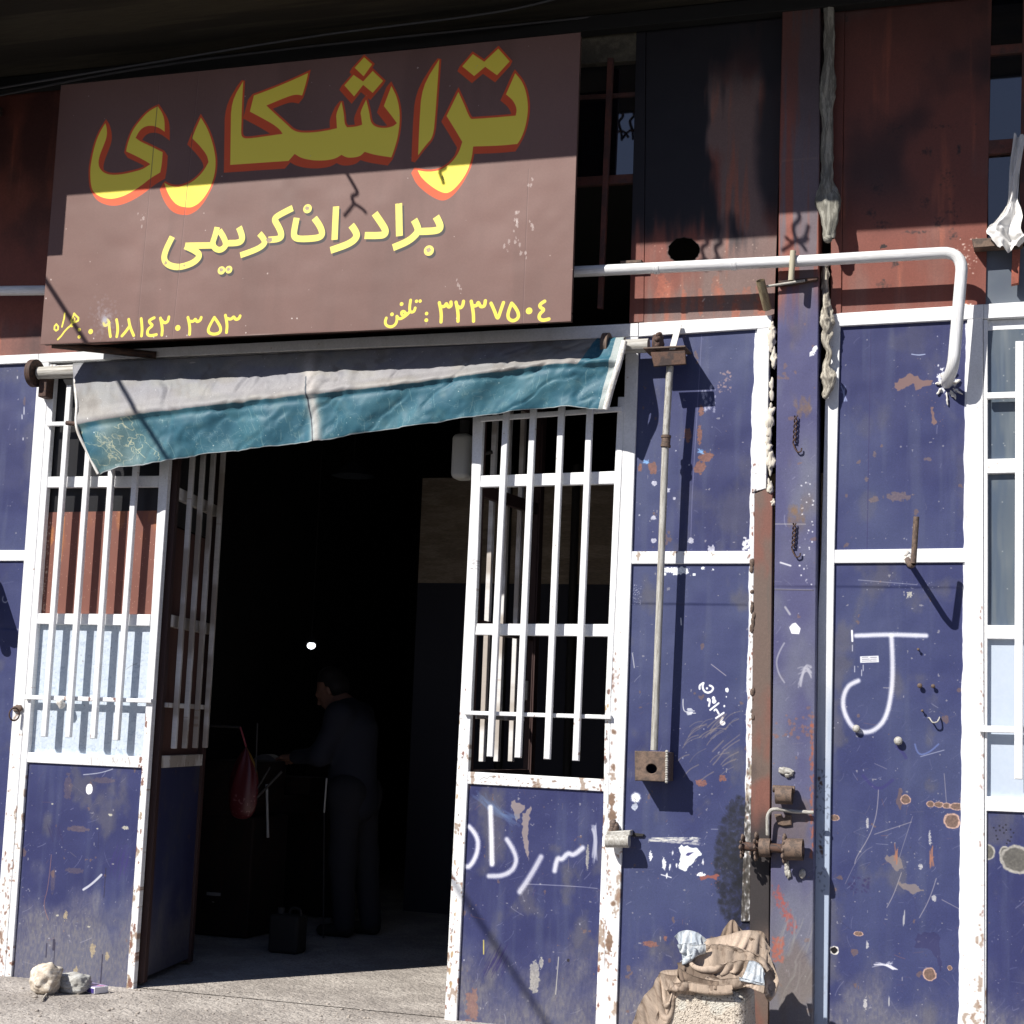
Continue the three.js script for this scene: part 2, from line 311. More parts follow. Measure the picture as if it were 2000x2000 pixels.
// the workshop room behind the front
const ROOM = { x0: -5.8, x1: 0.55, z0: -7.2, z1: -0.06, y1: 4.86 };
{
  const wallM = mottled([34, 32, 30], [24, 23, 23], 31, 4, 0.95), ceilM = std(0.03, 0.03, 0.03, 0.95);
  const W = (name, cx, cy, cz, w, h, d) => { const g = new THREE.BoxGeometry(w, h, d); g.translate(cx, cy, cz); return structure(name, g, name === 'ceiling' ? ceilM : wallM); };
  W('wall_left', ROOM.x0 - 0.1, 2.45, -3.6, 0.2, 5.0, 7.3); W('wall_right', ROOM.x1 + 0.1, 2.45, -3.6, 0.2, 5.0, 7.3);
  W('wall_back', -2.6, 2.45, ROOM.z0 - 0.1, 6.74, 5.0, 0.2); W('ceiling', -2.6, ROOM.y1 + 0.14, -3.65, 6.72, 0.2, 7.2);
  const g = new THREE.PlaneGeometry(6.35, 7.2); g.rotateX(-Math.PI / 2); g.translate(-2.625, 0.004, -3.62);
  const fm = GROUND.clone(); fm.map = GROUND.map.clone(); fm.map.repeat.set(3.2, 3.6); fm.bumpMap = GROUND.bumpMap.clone(); fm.bumpMap.repeat.set(3.2, 3.6); fm.color.setRGB(1, 1, 1); structure('floor', g, fm);
  // a partition with a cream upper half and a dark dado, part way in on the right
  const pw = thing('partition_wall', 'inner wall with cream upper half and dark dado, seen through the right gate bars', 'wall');
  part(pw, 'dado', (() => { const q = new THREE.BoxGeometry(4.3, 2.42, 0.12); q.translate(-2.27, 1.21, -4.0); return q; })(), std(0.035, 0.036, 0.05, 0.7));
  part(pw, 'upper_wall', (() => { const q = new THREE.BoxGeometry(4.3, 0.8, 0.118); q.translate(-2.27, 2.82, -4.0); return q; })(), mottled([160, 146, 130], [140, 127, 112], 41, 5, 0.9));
  for (const x of [-3.72, -3.2, -2.7]) part(pw, 'conduit', rod(new V3(x, 0.2, -3.92), new V3(x, 3.3, -3.92), 0.03), M.dark);
  settle(pw);
}
// roof overhang above the front (its front edge lies above the picture; it throws the broad shadow)
{
  const o = thing('roof_overhang', 'dark sheet roof overhang running above the whole shop front', 'roof');
  const m = mottled([54, 50, 40], [36, 33, 27], 43, 5, 0.9), W = 1.07;
  const sh = new THREE.BoxGeometry(14, 0.04, W - 0.03); sh.translate(-2, 4.872, (W - 0.03) / 2); part(o, 'roof_sheet', sh, m);
  const fa = new THREE.BoxGeometry(14, 0.2, 0.03); fa.translate(-2, 4.947, W - 0.015); part(o, 'fascia', fa, m);
  const ba = new THREE.BoxGeometry(14, 0.5, 0.1); ba.translate(-2, 5.145, -0.055); part(o, 'back_wall', ba, m);
  const be = cube(-2, 4.81, 0.055, 14, 0.075, 0.07, 0.004); part(o, 'wall_beam', be, std(0.012, 0.012, 0.012, 0.8));
  settle(o);
}
// neighbour's sign board, left of the frame: it shades the left end of the front
{
  const o = thing('neighbour_sign', 'neighbouring sign board beyond the left end of the front', 'sign');
  const xr = P(130, 400, 0.32).x - 0.692 * (0.75 - 0.32), yb = 3.375 + 1.072 * 0.75;
  part(o, 'board', cube(xr - 0.9, yb + 0.5, 0.73, 1.8, 1.0, 0.04, 0.004), M.rusty);
  for (const dx of [-1.5, -0.4]) part(o, 'bracket', cube(xr + dx, yb + 0.5, 0.36, 0.04, 0.05, 0.7), M.rustyDark);
  settle(o);
}

// ================================================================== THE FRONT
const Zf = 0.012, Zs = 0.0145, Zb = 0.017;                                // fronts of rails, stiles and beams (proud of the sheets at 0)
// ---------- left wall section
{
  const w = thing('metal_wall', 'navy and red sheet metal wall left of the barred doors', 'wall');
  const up = [[-330, 205], [150, 165], [150, 690], [-330, 712]];
  part(w, 'upper_panel', slab(up, -0.002, 0.02, 0), skin(boxOf(up), 130, oxideBase(101, { grey: 0.35, soot: (X, Y, n) => 0.35 * sstep(0.5, 0.7, n) }), null, { bump: 0.01, rough: 0.6 }));
  const p1 = [[-330, 711], [82, 700], [56, 1084], [-340, 1086]], p2 = [[-340, 1088], [56, 1086], [-8, 1945], [-390, 1945]];
  const drips = (g, at, px) => { const R = rng(7); for (const [x, y, h] of [[47, 795, 14], [43, 810, 8], [34, 735, 4], [45, 855, 4]]) line(g, at, [[x, y], [x, y + h]], 2 * px, 'rgba(240,240,240,.9)'); blob(g, ...at(48, 783), 6 * px, 'rgba(120,92,84,.5)', R, 0.4, 0.7, 1.6); };
  part(w, 'panel', slab(p1, 0, 0.02, 0), skin(boxOf(p1), 240, navyBase(103, { wear: 0.6 }), (g, at, px, W, H) => { scuffs(g, W, H, 3, 26); drips(g, at, px); }, { bump: 0.012 }));
  part(w, 'panel', slab(p2, 0, 0.02, 0), skin(boxOf(p2), 240, navyBase(105, { wear: 0.8, foot: 0.25 }), (g, at, px, W, H) => { scuffs(g, W, H, 5, 60); curve(g, at, [[6, 1165], [3, 1172], [9, 1178], [14, 1174]], 2 * px, 'rgba(230,230,235,.8)'); }, { bump: 0.012 }));
  const fm = skin({ x0: -6.6, x1: -4.8, y0: -0.1, y1: 3.4 }, 150, whiteBase(107, 0.2, 1.6));
  part(w, 'beam', slab([[-330, 710], [75, 691], [75, 708], [-330, 726]], Zb, 0.05), fm);
  part(w, 'rail', slab([[-340, 1074], [50, 1074.5], [48, 1095.5], [-340, 1097]], Zf, 0.04), fm);
  settle(w);
}
// ---------- door frame: two posts and the lintel
const frameSkin = skin({ x0: -5.2, x1: -1.7, y0: -0.1, y1: 3.5 }, 190, whiteBase(109, 0.3, 2.0), (g, at, px) => {
  const R = rng(31);
  for (const [x, y, r, sx, sy] of [[1200, 1430, 5, 1, 1], [1195, 1560, 7, 1, 2], [1200, 1500, 4, 1, 2], [1190, 1840, 9, 0.8, 2.4], [1199, 1763, 5, 1, 1], [1197, 1590, 10, 0.9, 1.2]]) blob(g, ...at(x, y), r * px, 'rgb(128,106,90)', R, 0.4, sx, sy);
  for (const [x, y] of [[1195, 1330], [1200, 1300], [1203, 1355], [1192, 1480], [1190, 1700], [1187, 1880], [18, 1700], [8, 1800], [14, 1750], [5, 1860]]) for (let i = 0; i < 9; i++) { const q = at(x + (R() - 0.5) * 12, y + (R() - 0.5) * 70); blob(g, ...q, (1 + 2.5 * R()) * px, 'rgba(120,92,80,.85)', R, 0.5, 0.7, 1.5); }
}, { rough: 0.42 });
{
  const f = thing('door_frame', 'white steel frame with chipped posts around the workshop doorway', 'door frame');
  part(f, 'post', slab([[76, 691], [96.5, 690], [94, 749], [8.3, 1912], [-15, 1912], [13, 1546]], Zs, 0.09), frameSkin);
  part(f, 'post', slab([[1222.5, 659], [1246.5, 657], [1246, 705], [1202.5, 2026], [1177.5, 2026], [1193.5, 1370], [1214.5, 929]], Zs, 0.09), frameSkin);
  part(f, 'lintel', slab([[76, 691], [600, 664], [1246.5, 631], [1246.5, 657], [600, 684], [76, 708]], Zb, 0.08), frameSkin);
  part(f, 'stop_bar', slab([[104, 714], [219, 708], [1212, 664], [1212, 670], [219, 714], [104, 720]], 0.008, 0.03), frameSkin);
  settle(f);
}
// ---------- door leaves. A leaf is stiles, rails, four bars, two thin cross bars, sheets
function leafPanelMarksL(g, at, px, W, H) {
  const R = rng(77), A = zoom(0, 1150, 0.44), z = (x, y) => at(...A(x, y));
  scuffs(g, W, H, 78, 150, { len: 16 });
  for (const [x, y, sx, a] of [[345, 1065, 5, 0.55], [330, 1250, 4, 0.4], [460, 850, 5, 0.4], [300, 880, 2, 0.4], [235, 1290, 1, 0.35]]) blob(g, ...z(x, y), 7 * px, `rgba(128,102,86,${(a * 0.75).toFixed(2)})`, R, 0.3, sx * 0.8, sx > 3 ? 0.9 : 4);
  blob(g, ...z(395, 888), 8.5 * px, 'rgb(246,246,248)', R, 0.06, 1, 1.35);
  for (const [x, y, a] of [[490, 1003, 7], [555, 1060, 10], [432, 1064, 4], [500, 1222, 4], [395, 1500, 5], [255, 1450, 5], [232, 955, 4]]) blob(g, ...z(x, y), a * px * 0.55, 'rgba(196,192,170,.8)', R, 0.4, 1.5, 0.7);
  curve(g, (x, y) => z(x, y), [[450, 1270], [410, 1310], [370, 1335]], 5 * px, 'rgba(220,222,226,.75)');
  curve(g, (x, y) => z(x, y), [[228, 1180], [215, 1330], [190, 1400], [215, 1470]], 1.1 * px, 'rgba(160,110,90,.8)');
  for (const [x, y, h, w] of [[245, 1570, 110, 2], [240, 1560, 40, 6], [208, 1575, 60, 3], [455, 1625, 125, 3], [470, 1240, 130, 2]]) line(g, (a, b) => z(a, b), [[x, y], [x - h * 0.07, y + h]], w * px, 'rgba(40,38,56,.75)');
  for (const [x, y, r] of [[410, 1600, 9], [475, 1630, 6], [335, 1700, 7], [290, 1450, 6]]) blob(g, ...z(x, y), r * px, 'rgba(166,150,118,.75)', R, 0.45, 0.8, 1.6);
  curve(g, (x, y) => z(x, y), [[370, 825], [440, 820], [500, 800]], 2 * px, 'rgba(200,205,215,.7)');
  for (let i = 0; i < 26; i++) { const x = 505 + R() * 80, y = 1130 + R() * 90; line(g, (a, b) => z(a, b), [[x, y], [x - 20, y + 60 + R() * 40]], 1.2 * px, 'rgba(52,44,104,.6)'); }
  for (let i = 0; i < 12; i++) { const x = 205 + R() * 60, y = 1020 + R() * 60; line(g, (a, b) => z(a, b), [[x, y], [x + 20, y + 60]], 1.5 * px, 'rgba(44,40,78,.5)'); }
}
function leafPanelMarksR(g, at, px, W, H) {
  const R = rng(87), A = zoom(850, 1150, 0.44), z = (x, y) => at(...A(x, y)), zz = (x, y) => z(x, y);
  scuffs(g, W, H, 88, 240, { len: 15 });
  for (const pts of [[[340, 940], [400, 960], [360, 1040], [345, 980]], [[385, 1010], [425, 960], [410, 1120], [415, 1210], [390, 1120]]]) peel(g, zz, pts, 'rgba(150,136,130,.8)');
  for (let i = 0; i < 14; i++) curve(g, zz, [[160 + R() * 100, 890 + R() * 60], [230 + R() * 60, 960 + R() * 50], [330 + R() * 60, 1000 + R() * 60]], (2 + 4 * R()) * px, 'rgba(96,120,160,.18)');
  spray(g, zz, [[150, 1055], [190, 1095], [190, 1170], [155, 1235], [130, 1232]], 9 * px, 1);
  spray(g, zz, [[245, 970], [250, 1100], [252, 1222]], 9 * px, 2, [240, 240, 242], 1.2);
  spray(g, zz, [[318, 1112], [365, 1180], [352, 1245], [300, 1275], [238, 1275]], 9 * px, 3, [235, 235, 240], 0.85);
  spray(g, zz, [[470, 1190], [430, 1265], [375, 1345]], 10 * px, 4, [225, 226, 232], 0.8);
  spray(g, zz, [[530, 1252], [540, 1190], [562, 1205], [590, 1170], [612, 1185], [655, 1150]], 9 * px, 5, [235, 235, 240], 0.9);
  for (let i = 0; i < 24; i++) curve(g, zz, [[690 + R() * 25, 1040 + R() * 30], [705 + R() * 20, 1100], [695 + R() * 25, 1170 + R() * 50]], 2 * px, 'rgba(170,172,190,.35)');
  for (const [x, y, r, sx, sy] of [[440, 1720, 13, 0.8, 2.4], [470, 1660, 6, 0.7, 1.8], [675, 1190, 4, 0.8, 6]]) blob(g, ...z(x, y), r * px, 'rgba(176,172,158,.7)', R, 0.35, sx, sy);
  line(g, zz, [[215, 1560], [215, 1622]], 2.2 * px, 'rgba(205,190,90,.9)'); line(g, zz, [[548, 1635], [535, 1800]], 1.6 * px, 'rgba(200,196,178,.8)');
  for (let i = 0; i < 40; i++) { const x = 210 + R() * 90, y = 1620 + R() * 110; line(g, zz, [[x, y], [x + 25, y - 50]], 2 * px, 'rgba(40,36,84,.4)'); }
  curve(g, zz, [[400, 1310], [600, 1318], [720, 1330]], 1.2 * px, 'rgba(190,190,205,.6)');
  blob(g, ...z(590, 1648), 3 * px, 'rgba(40,36,40,.9)', R, 0.2); blob(g, ...z(160, 1850), 12 * px, 'rgba(150,100,80,.5)', R, 0.5, 1, 3);
}
const leafSkinL = skin({ x0: -5.16, x1: -4.2, y0: -0.05, y1: 3.2 }, 330, whiteBase(111, 0.2, 1.55), (g, at, px) => {
  const R = rng(41);
  for (let i = 0; i < 60; i++) { const y = 1380 + R() * 560, x = 300 - (y - 1300) * 0.065 + (R() - 0.5) * 15; blob(g, ...at(x - 8, y), (1 + 4 * R()) * px, R() < 0.5 ? 'rgba(118,84,72,.9)' : 'rgba(150,132,112,.9)', R, 0.5, 0.8, 2); }
  for (let i = 0; i < 170; i++) { const t = R(), b = Math.floor(R() * 4), x = [88, 136, 185, 232][b] - (1 - t) * 4 + (R() - 0.5) * 9, y = 1300 + t * 145; if (R() < 0.25 + 0.25 * b) blob(g, ...at(x, y), (1 + 3 * R()) * px, b > 1 ? 'rgba(92,58,54,.85)' : 'rgba(130,104,92,.8)', R, 0.5, 0.7, 2.2); }
  for (let i = 0; i < 40; i++) { const x = 160 + R() * 130; line(g, at, [[x, 1476 + R() * 16], [x + (R() - 0.5) * 8, 1482 + R() * 16]], 0.9 * px, 'rgba(120,110,104,.7)'); }
});
const leafSkinR = skin({ x0: -2.72, x1: -1.75, y0: -0.05, y1: 3.2 }, 330, whiteBase(113, 0.25, 1.9), (g, at, px) => {
  const R = rng(43);
  for (let i = 0; i < 200; i++) { const y = 1340 + R() * 660, side = R() < 0.55; const x = side ? 918 - (y - 951) * 0.05 + R() * 22 - 6 : 1186 - (y - 1300) * 0.033 + (R() - 0.5) * 12; blob(g, ...at(x, y), (0.8 + 3.6 * R() * R()) * px, R() < 0.45 ? 'rgba(122,82,72,.95)' : R() < 0.5 ? 'rgba(168,140,104,.9)' : 'rgba(110,100,96,.9)', R, 0.5, 0.8, 1.8); }
  for (let i = 0; i < 90; i++) { const x = 915 + R() * 260; blob(g, ...at(x, 1512 + (x - 915) * 0.058 + R() * 20), (0.6 + 2.6 * R() * R()) * px, 'rgba(128,106,92,.85)', R, 0.5, 1.6, 0.8); }
  curve(g, at, [[938, 1524], [948, 1516], [952, 1524], [958, 1515], [966, 1520]], 1 * px, 'rgba(80,76,74,.9)');
  for (let i = 0; i < 14; i++) { const q = [918 + R() * 14, 1092 + R() * 26]; line(g, at, [q, [q[0] + 4, q[1] + 1]], 0.8 * px, 'rgba(90,80,80,.8)'); }
});
{
  const L = thing('door_leaf', 'left barred white gate leaf with brown sheet and pale pane behind the bars', 'door');
  part(L, 'stile', slab([[97, 712], [109, 712], [21.5, 1908], [9.5, 1908]], Zs, 0.035), leafSkinL);
  part(L, 'stile', slab([[312, 880], [331, 880], [329.5, 911], [260, 1938], [246, 1934], [281, 1440], [310.5, 930]], Zs, 0.035), leafSkinL);
  part(L, 'rail', slab([[106, 714], [322, 714], [322, 724], [106, 724]], Zf, 0.03), leafSkinL);
  part(L, 'rail', slab([[93, 931], [311, 929], [309, 951], [92, 952.5]], Zf, 0.03), leafSkinL);
  part(L, 'rail', slab([[73, 1198], [294, 1200], [292, 1222.5], [71, 1218.5]], Zf, 0.03), leafSkinL);
  part(L, 'rail', slab([[53, 1469], [279, 1478], [277, 1500], [51, 1489]], Zf, 0.03), leafSkinL);
  const bz = 0.060, bw = 0.031;
  for (const [x1, y1, x2, y2] of [[134.5, 752, 84, 1439], [180, 752, 131, 1440], [227, 752, 180, 1442.5], [275, 752, 225, 1446]]) part(L, 'bar', strip(x1, y1, x2, y2, bw, bz, 0.026, 0.003), leafSkinL);
  part(L, 'cross_bar', slab([[48, 1357], [295, 1365], [295, 1373], [48, 1366]], 0.034, 0.0195), leafSkinL);
  part(L, 'cross_bar', slab([[90, 824], [290, 820], [290, 828], [90, 832]], 0.034, 0.0195), leafSkinL);
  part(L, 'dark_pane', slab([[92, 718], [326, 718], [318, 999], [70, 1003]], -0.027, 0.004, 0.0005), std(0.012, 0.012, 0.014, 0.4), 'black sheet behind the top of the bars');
  const sh = [[70, 1001], [318, 997], [299, 1220], [60, 1217]];
  part(L, 'brown_sheet', slab(sh, -0.022, 0.004, 0.0005), skin(boxOf(sh, -0.02), 300, (X, Y) => {
    const n = fbm(X * 5, Y * 4, 131, 4), f = vnoise(X * 400, Y * 400, 133), r = fbm(X * 14, Y * 5, 137, 4); let c = mix([128, 82, 70], [112, 72, 62], n); c = mix(c, [164, 104, 62], sstep(0.6, 0.8, r) * sstep(2.15, 2.35, Y) * 0.5); if (f > 0.965) c = [190, 150, 130]; return c;
  }, (g, at, px, W, H) => { const R = rng(9); blob(g, ...at(100, 1045), 9 * px, 'rgba(168,108,64,.8)', R, 0.5, 0.6, 2.4); line(g, at, [[125, 1010], [118, 1095]], 5 * px, 'rgba(172,112,66,.8)'); for (let i = 0; i < 130; i++) { const y = 1020 + R() * 180, x = 92 - (y - 1000) * 0.075 + R() * 8; blob(g, ...at(x, y), (0.6 + 1.6 * R()) * px, 'rgba(196,182,162,.85)', R, 0.5); } scuffs(g, W, H, 12, 22); blob(g, ...at(211, 1103), 3 * px, 'rgb(30,20,20)', R, 0.2, 0.8, 1.3); }, { z: -0.02 }), 'brown painted sheet with a rusty top edge');
  const pn = [[62, 1212], [298, 1216], [280, 1486], [44, 1476]];
  const pm = skin(boxOf(pn, -0.018), 300, (X, Y) => { const f = vnoise(X * 110, Y * 110, 143), e = vnoise(X * 160 + 7 * f, Y * 90, 144); let c = mix([178, 190, 202], [196, 205, 214], f); if (e > 0.78) c = mix(c, [150, 164, 182], 0.6); return c; }, (g, at, px) => { const R = rng(14); for (let i = 0; i < 40; i++) blob(g, ...at(60 + R() * 220, 1225 + R() * 250), (0.5 + 1.3 * R()) * px, 'rgba(96,92,96,.7)', R, 0.5); curve(g, at, [[247, 1307], [255, 1300], [268, 1296]], 1 * px, 'rgba(70,70,70,.8)'); }, { z: -0.018, rough: 0.35 });
  part(L, 'pane', slab(pn, -0.018, 0.006, 0.0005), pm, 'pale blue grey patterned pane');
  const lp = [[45, 1484], [280, 1494], [250, 1935], [15, 1909]];
  part(L, 'lower_panel', slab(lp, 0, 0.012, 0), skin(boxOf(lp), 420, navyBase(117, { wear: 1.1, foot: 0.22 }), leafPanelMarksL, { bump: 0.014 }));
  // lump of dry plaster stuck to the cross bar
  { const g = ico(0.03, 2); const q = P(118, 1374, 0.04); g.scale(1, 0.75, 0.6); jitter(g, 0.008, 40, 3); g.translate(q.x, q.y, q.z); part(L, 'plaster_lump', g, M.oldWhite); }
  settle(L);

  const Rr = thing('door_leaf', 'right barred white gate leaf with sprayed writing on its navy lower panel', 'door');
  part(Rr, 'stile', slab([[923.5, 812], [944, 812], [938, 945], [931, 1150], [890, 2026], [866, 2026], [920, 951]], Zs - 0.0004, 0.035), leafSkinR);
  part(Rr, 'stile', slab([[1207, 775], [1220, 775], [1213.5, 929], [1193, 1370], [1178, 2026], [1162, 2026], [1178, 1590], [1182, 1370], [1200, 929]], Zs - 0.0004, 0.035), leafSkinR);
  part(Rr, 'rail', slab([[940, 706], [1216, 690], [1216, 700], [940, 716]], Zf, 0.03), leafSkinR);
  part(Rr, 'rail', slab([[939, 929], [1202, 920], [1200, 945], [937, 951.5]], Zf, 0.03), leafSkinR);
  part(Rr, 'rail', slab([[931, 1218], [1191, 1219], [1190, 1243.5], [928, 1240]], Zf, 0.03), leafSkinR);
  part(Rr, 'rail', slab([[912, 1507], [1179, 1522], [1179, 1546], [911, 1531]], Zf, 0.03), leafSkinR);
  for (const [x1, y1, x2, y2] of [[990, 757, 956, 1478], [1042.5, 757, 1010.5, 1480], [1097.5, 757, 1067.5, 1483], [1153, 757, 1123.5, 1486]]) part(Rr, 'bar', strip(x1, y1, x2, y2, 0.030, 0.060, 0.026, 0.003), leafSkinR);
  part(Rr, 'cross_bar', slab([[906, 1388], [1193, 1396.5], [1193, 1405], [906, 1396]], 0.034, 0.0195), leafSkinR);
  part(Rr, 'cross_bar', slab([[938, 813], [1213, 793.5], [1213, 803], [938, 823]], 0.034, 0.0195), leafSkinR);
  const rp = [[905, 1524], [1184, 1540], [1166, 2032], [882, 2032]];
  part(Rr, 'lower_panel', slab(rp, 0, 0.012, 0), skin(boxOf(rp), 420, navyBase(119, { wear: 1.2, foot: 0.12 }), leafPanelMarksR, { bump: 0.014 }));
  settle(Rr);
}
function jitter(g, amp, freq, seed) {                                 // uneven surface: moves each vertex along its direction from the origin by noise of its place
  const p = g.attributes.position, v = new V3();
  for (let i = 0; i < p.count; i++) { v.fromBufferAttribute(p, i); const n = vnoise(v.x * freq + 31.7, v.y * freq + v.z * freq * 0.71, seed) + 0.5 * vnoise(v.x * freq * 2.3 - v.z * freq, v.y * freq * 2.3 + 11, seed + 1) - 0.75; const l = v.length() || 1; v.multiplyScalar(1 + n * amp * 2 / l); p.setXYZ(i, v.x, v.y, v.z); }
  g.computeVertexNormals(); return g;
}
// the two leaves folded back into the room, each built flat and turned
function foldedLeaf(label, hx, hz, fx, fz, side, skinSeed, left) {
  const o = thing('door_leaf', label, 'door');
  const dir = new V3(fx - hx, 0, fz - hz), W = dir.length(); dir.normalize();
  const nrm = new V3(-dir.z, 0, dir.x).multiplyScalar(side);          // outer face of the leaf, where the bars are
  const mtx = new THREE.Matrix4().makeBasis(dir.clone().multiplyScalar(1), new V3(0, 1, 0), nrm);
  if (mtx.determinant() < 0) mtx.makeBasis(dir.clone().multiplyScalar(-1), new V3(0, 1, 0), nrm);
  const flip = mtx.determinant() > 0 && new V3().setFromMatrixColumn(mtx, 0).dot(dir) < 0;
  mtx.setPosition(flip ? fx : hx, 0.02, flip ? fz : hz);
  const bx = { x0: -0.05, x1: W + 0.05, y0: -0.02, y1: 3.2 };
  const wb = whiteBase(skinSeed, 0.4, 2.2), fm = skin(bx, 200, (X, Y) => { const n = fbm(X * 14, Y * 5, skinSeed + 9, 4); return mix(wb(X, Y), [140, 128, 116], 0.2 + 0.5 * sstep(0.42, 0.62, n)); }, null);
  const add = (name, x, y, w, h, z, t, mat, lab) => { const g = cube(x + w / 2, y + h / 2, z - t / 2, w, h, t, 0.003); if (mat.userData.box) fitUV(g, mat.userData.box); g.applyMatrix4(mtx); const m = new THREE.Mesh(g, mat); m.name = name; if (lab) m.userData.label = lab; m.castShadow = m.receiveShadow = true; o.add(m); return m; };
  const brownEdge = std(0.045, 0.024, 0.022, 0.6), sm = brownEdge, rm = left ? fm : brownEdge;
  add('stile', 0, 0, 0.05, 3.06, Zs, 0.035, sm); add('stile', W - 0.05, 0, 0.05, 3.06, Zs, 0.035, sm);
  add('edge_strip', 0.0015, 0, 0.047, 3.05, Zs - 0.036, 0.01, brownEdge); add('edge_strip', W - 0.0485, 0, 0.047, 3.05, Zs - 0.036, 0.01, brownEdge);
  for (const y of [3.0, 2.47, 1.80, 1.07]) add('rail', 0.05, y, W - 0.1, 0.062, Zf, 0.03, rm);
  for (let i = 0; i < 4; i++) add('bar', 0.13 + i * (W - 0.26) / 3 - 0.014, 1.17, 0.028, 1.85, 0.060, 0.026, fm);
  add('cross_bar', 0.03, 1.38, W - 0.06, 0.025, 0.034, 0.0195, fm);
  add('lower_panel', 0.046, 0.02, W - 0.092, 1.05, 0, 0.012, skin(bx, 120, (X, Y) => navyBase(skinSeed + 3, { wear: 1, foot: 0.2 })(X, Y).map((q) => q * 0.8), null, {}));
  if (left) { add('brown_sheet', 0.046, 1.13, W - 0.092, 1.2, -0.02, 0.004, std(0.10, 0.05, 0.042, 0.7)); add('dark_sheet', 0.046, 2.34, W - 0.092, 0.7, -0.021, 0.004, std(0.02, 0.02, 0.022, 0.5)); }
  settle(o); return { o, mtx, W };
}
foldedLeaf('left gate leaf folded inwards into the dark workshop', -4.285, -0.05, -4.44, -0.83, 1, 151, true);
const fr = foldedLeaf('right gate leaf folded inwards behind the right barred leaf', -2.615, -0.05, -2.52, -0.82, -1, 153, false);
{ const lk = new THREE.Mesh(cube(0, 0, 0, 0.02, 0.1, 0.045, 0.004), M.galvOld); lk.geometry.translate(-2.535 - fr.o.position.x + 0.0, 1.56 - fr.o.position.y, -0.775 - fr.o.position.z); lk.name = 'lock'; fr.o.add(lk); }

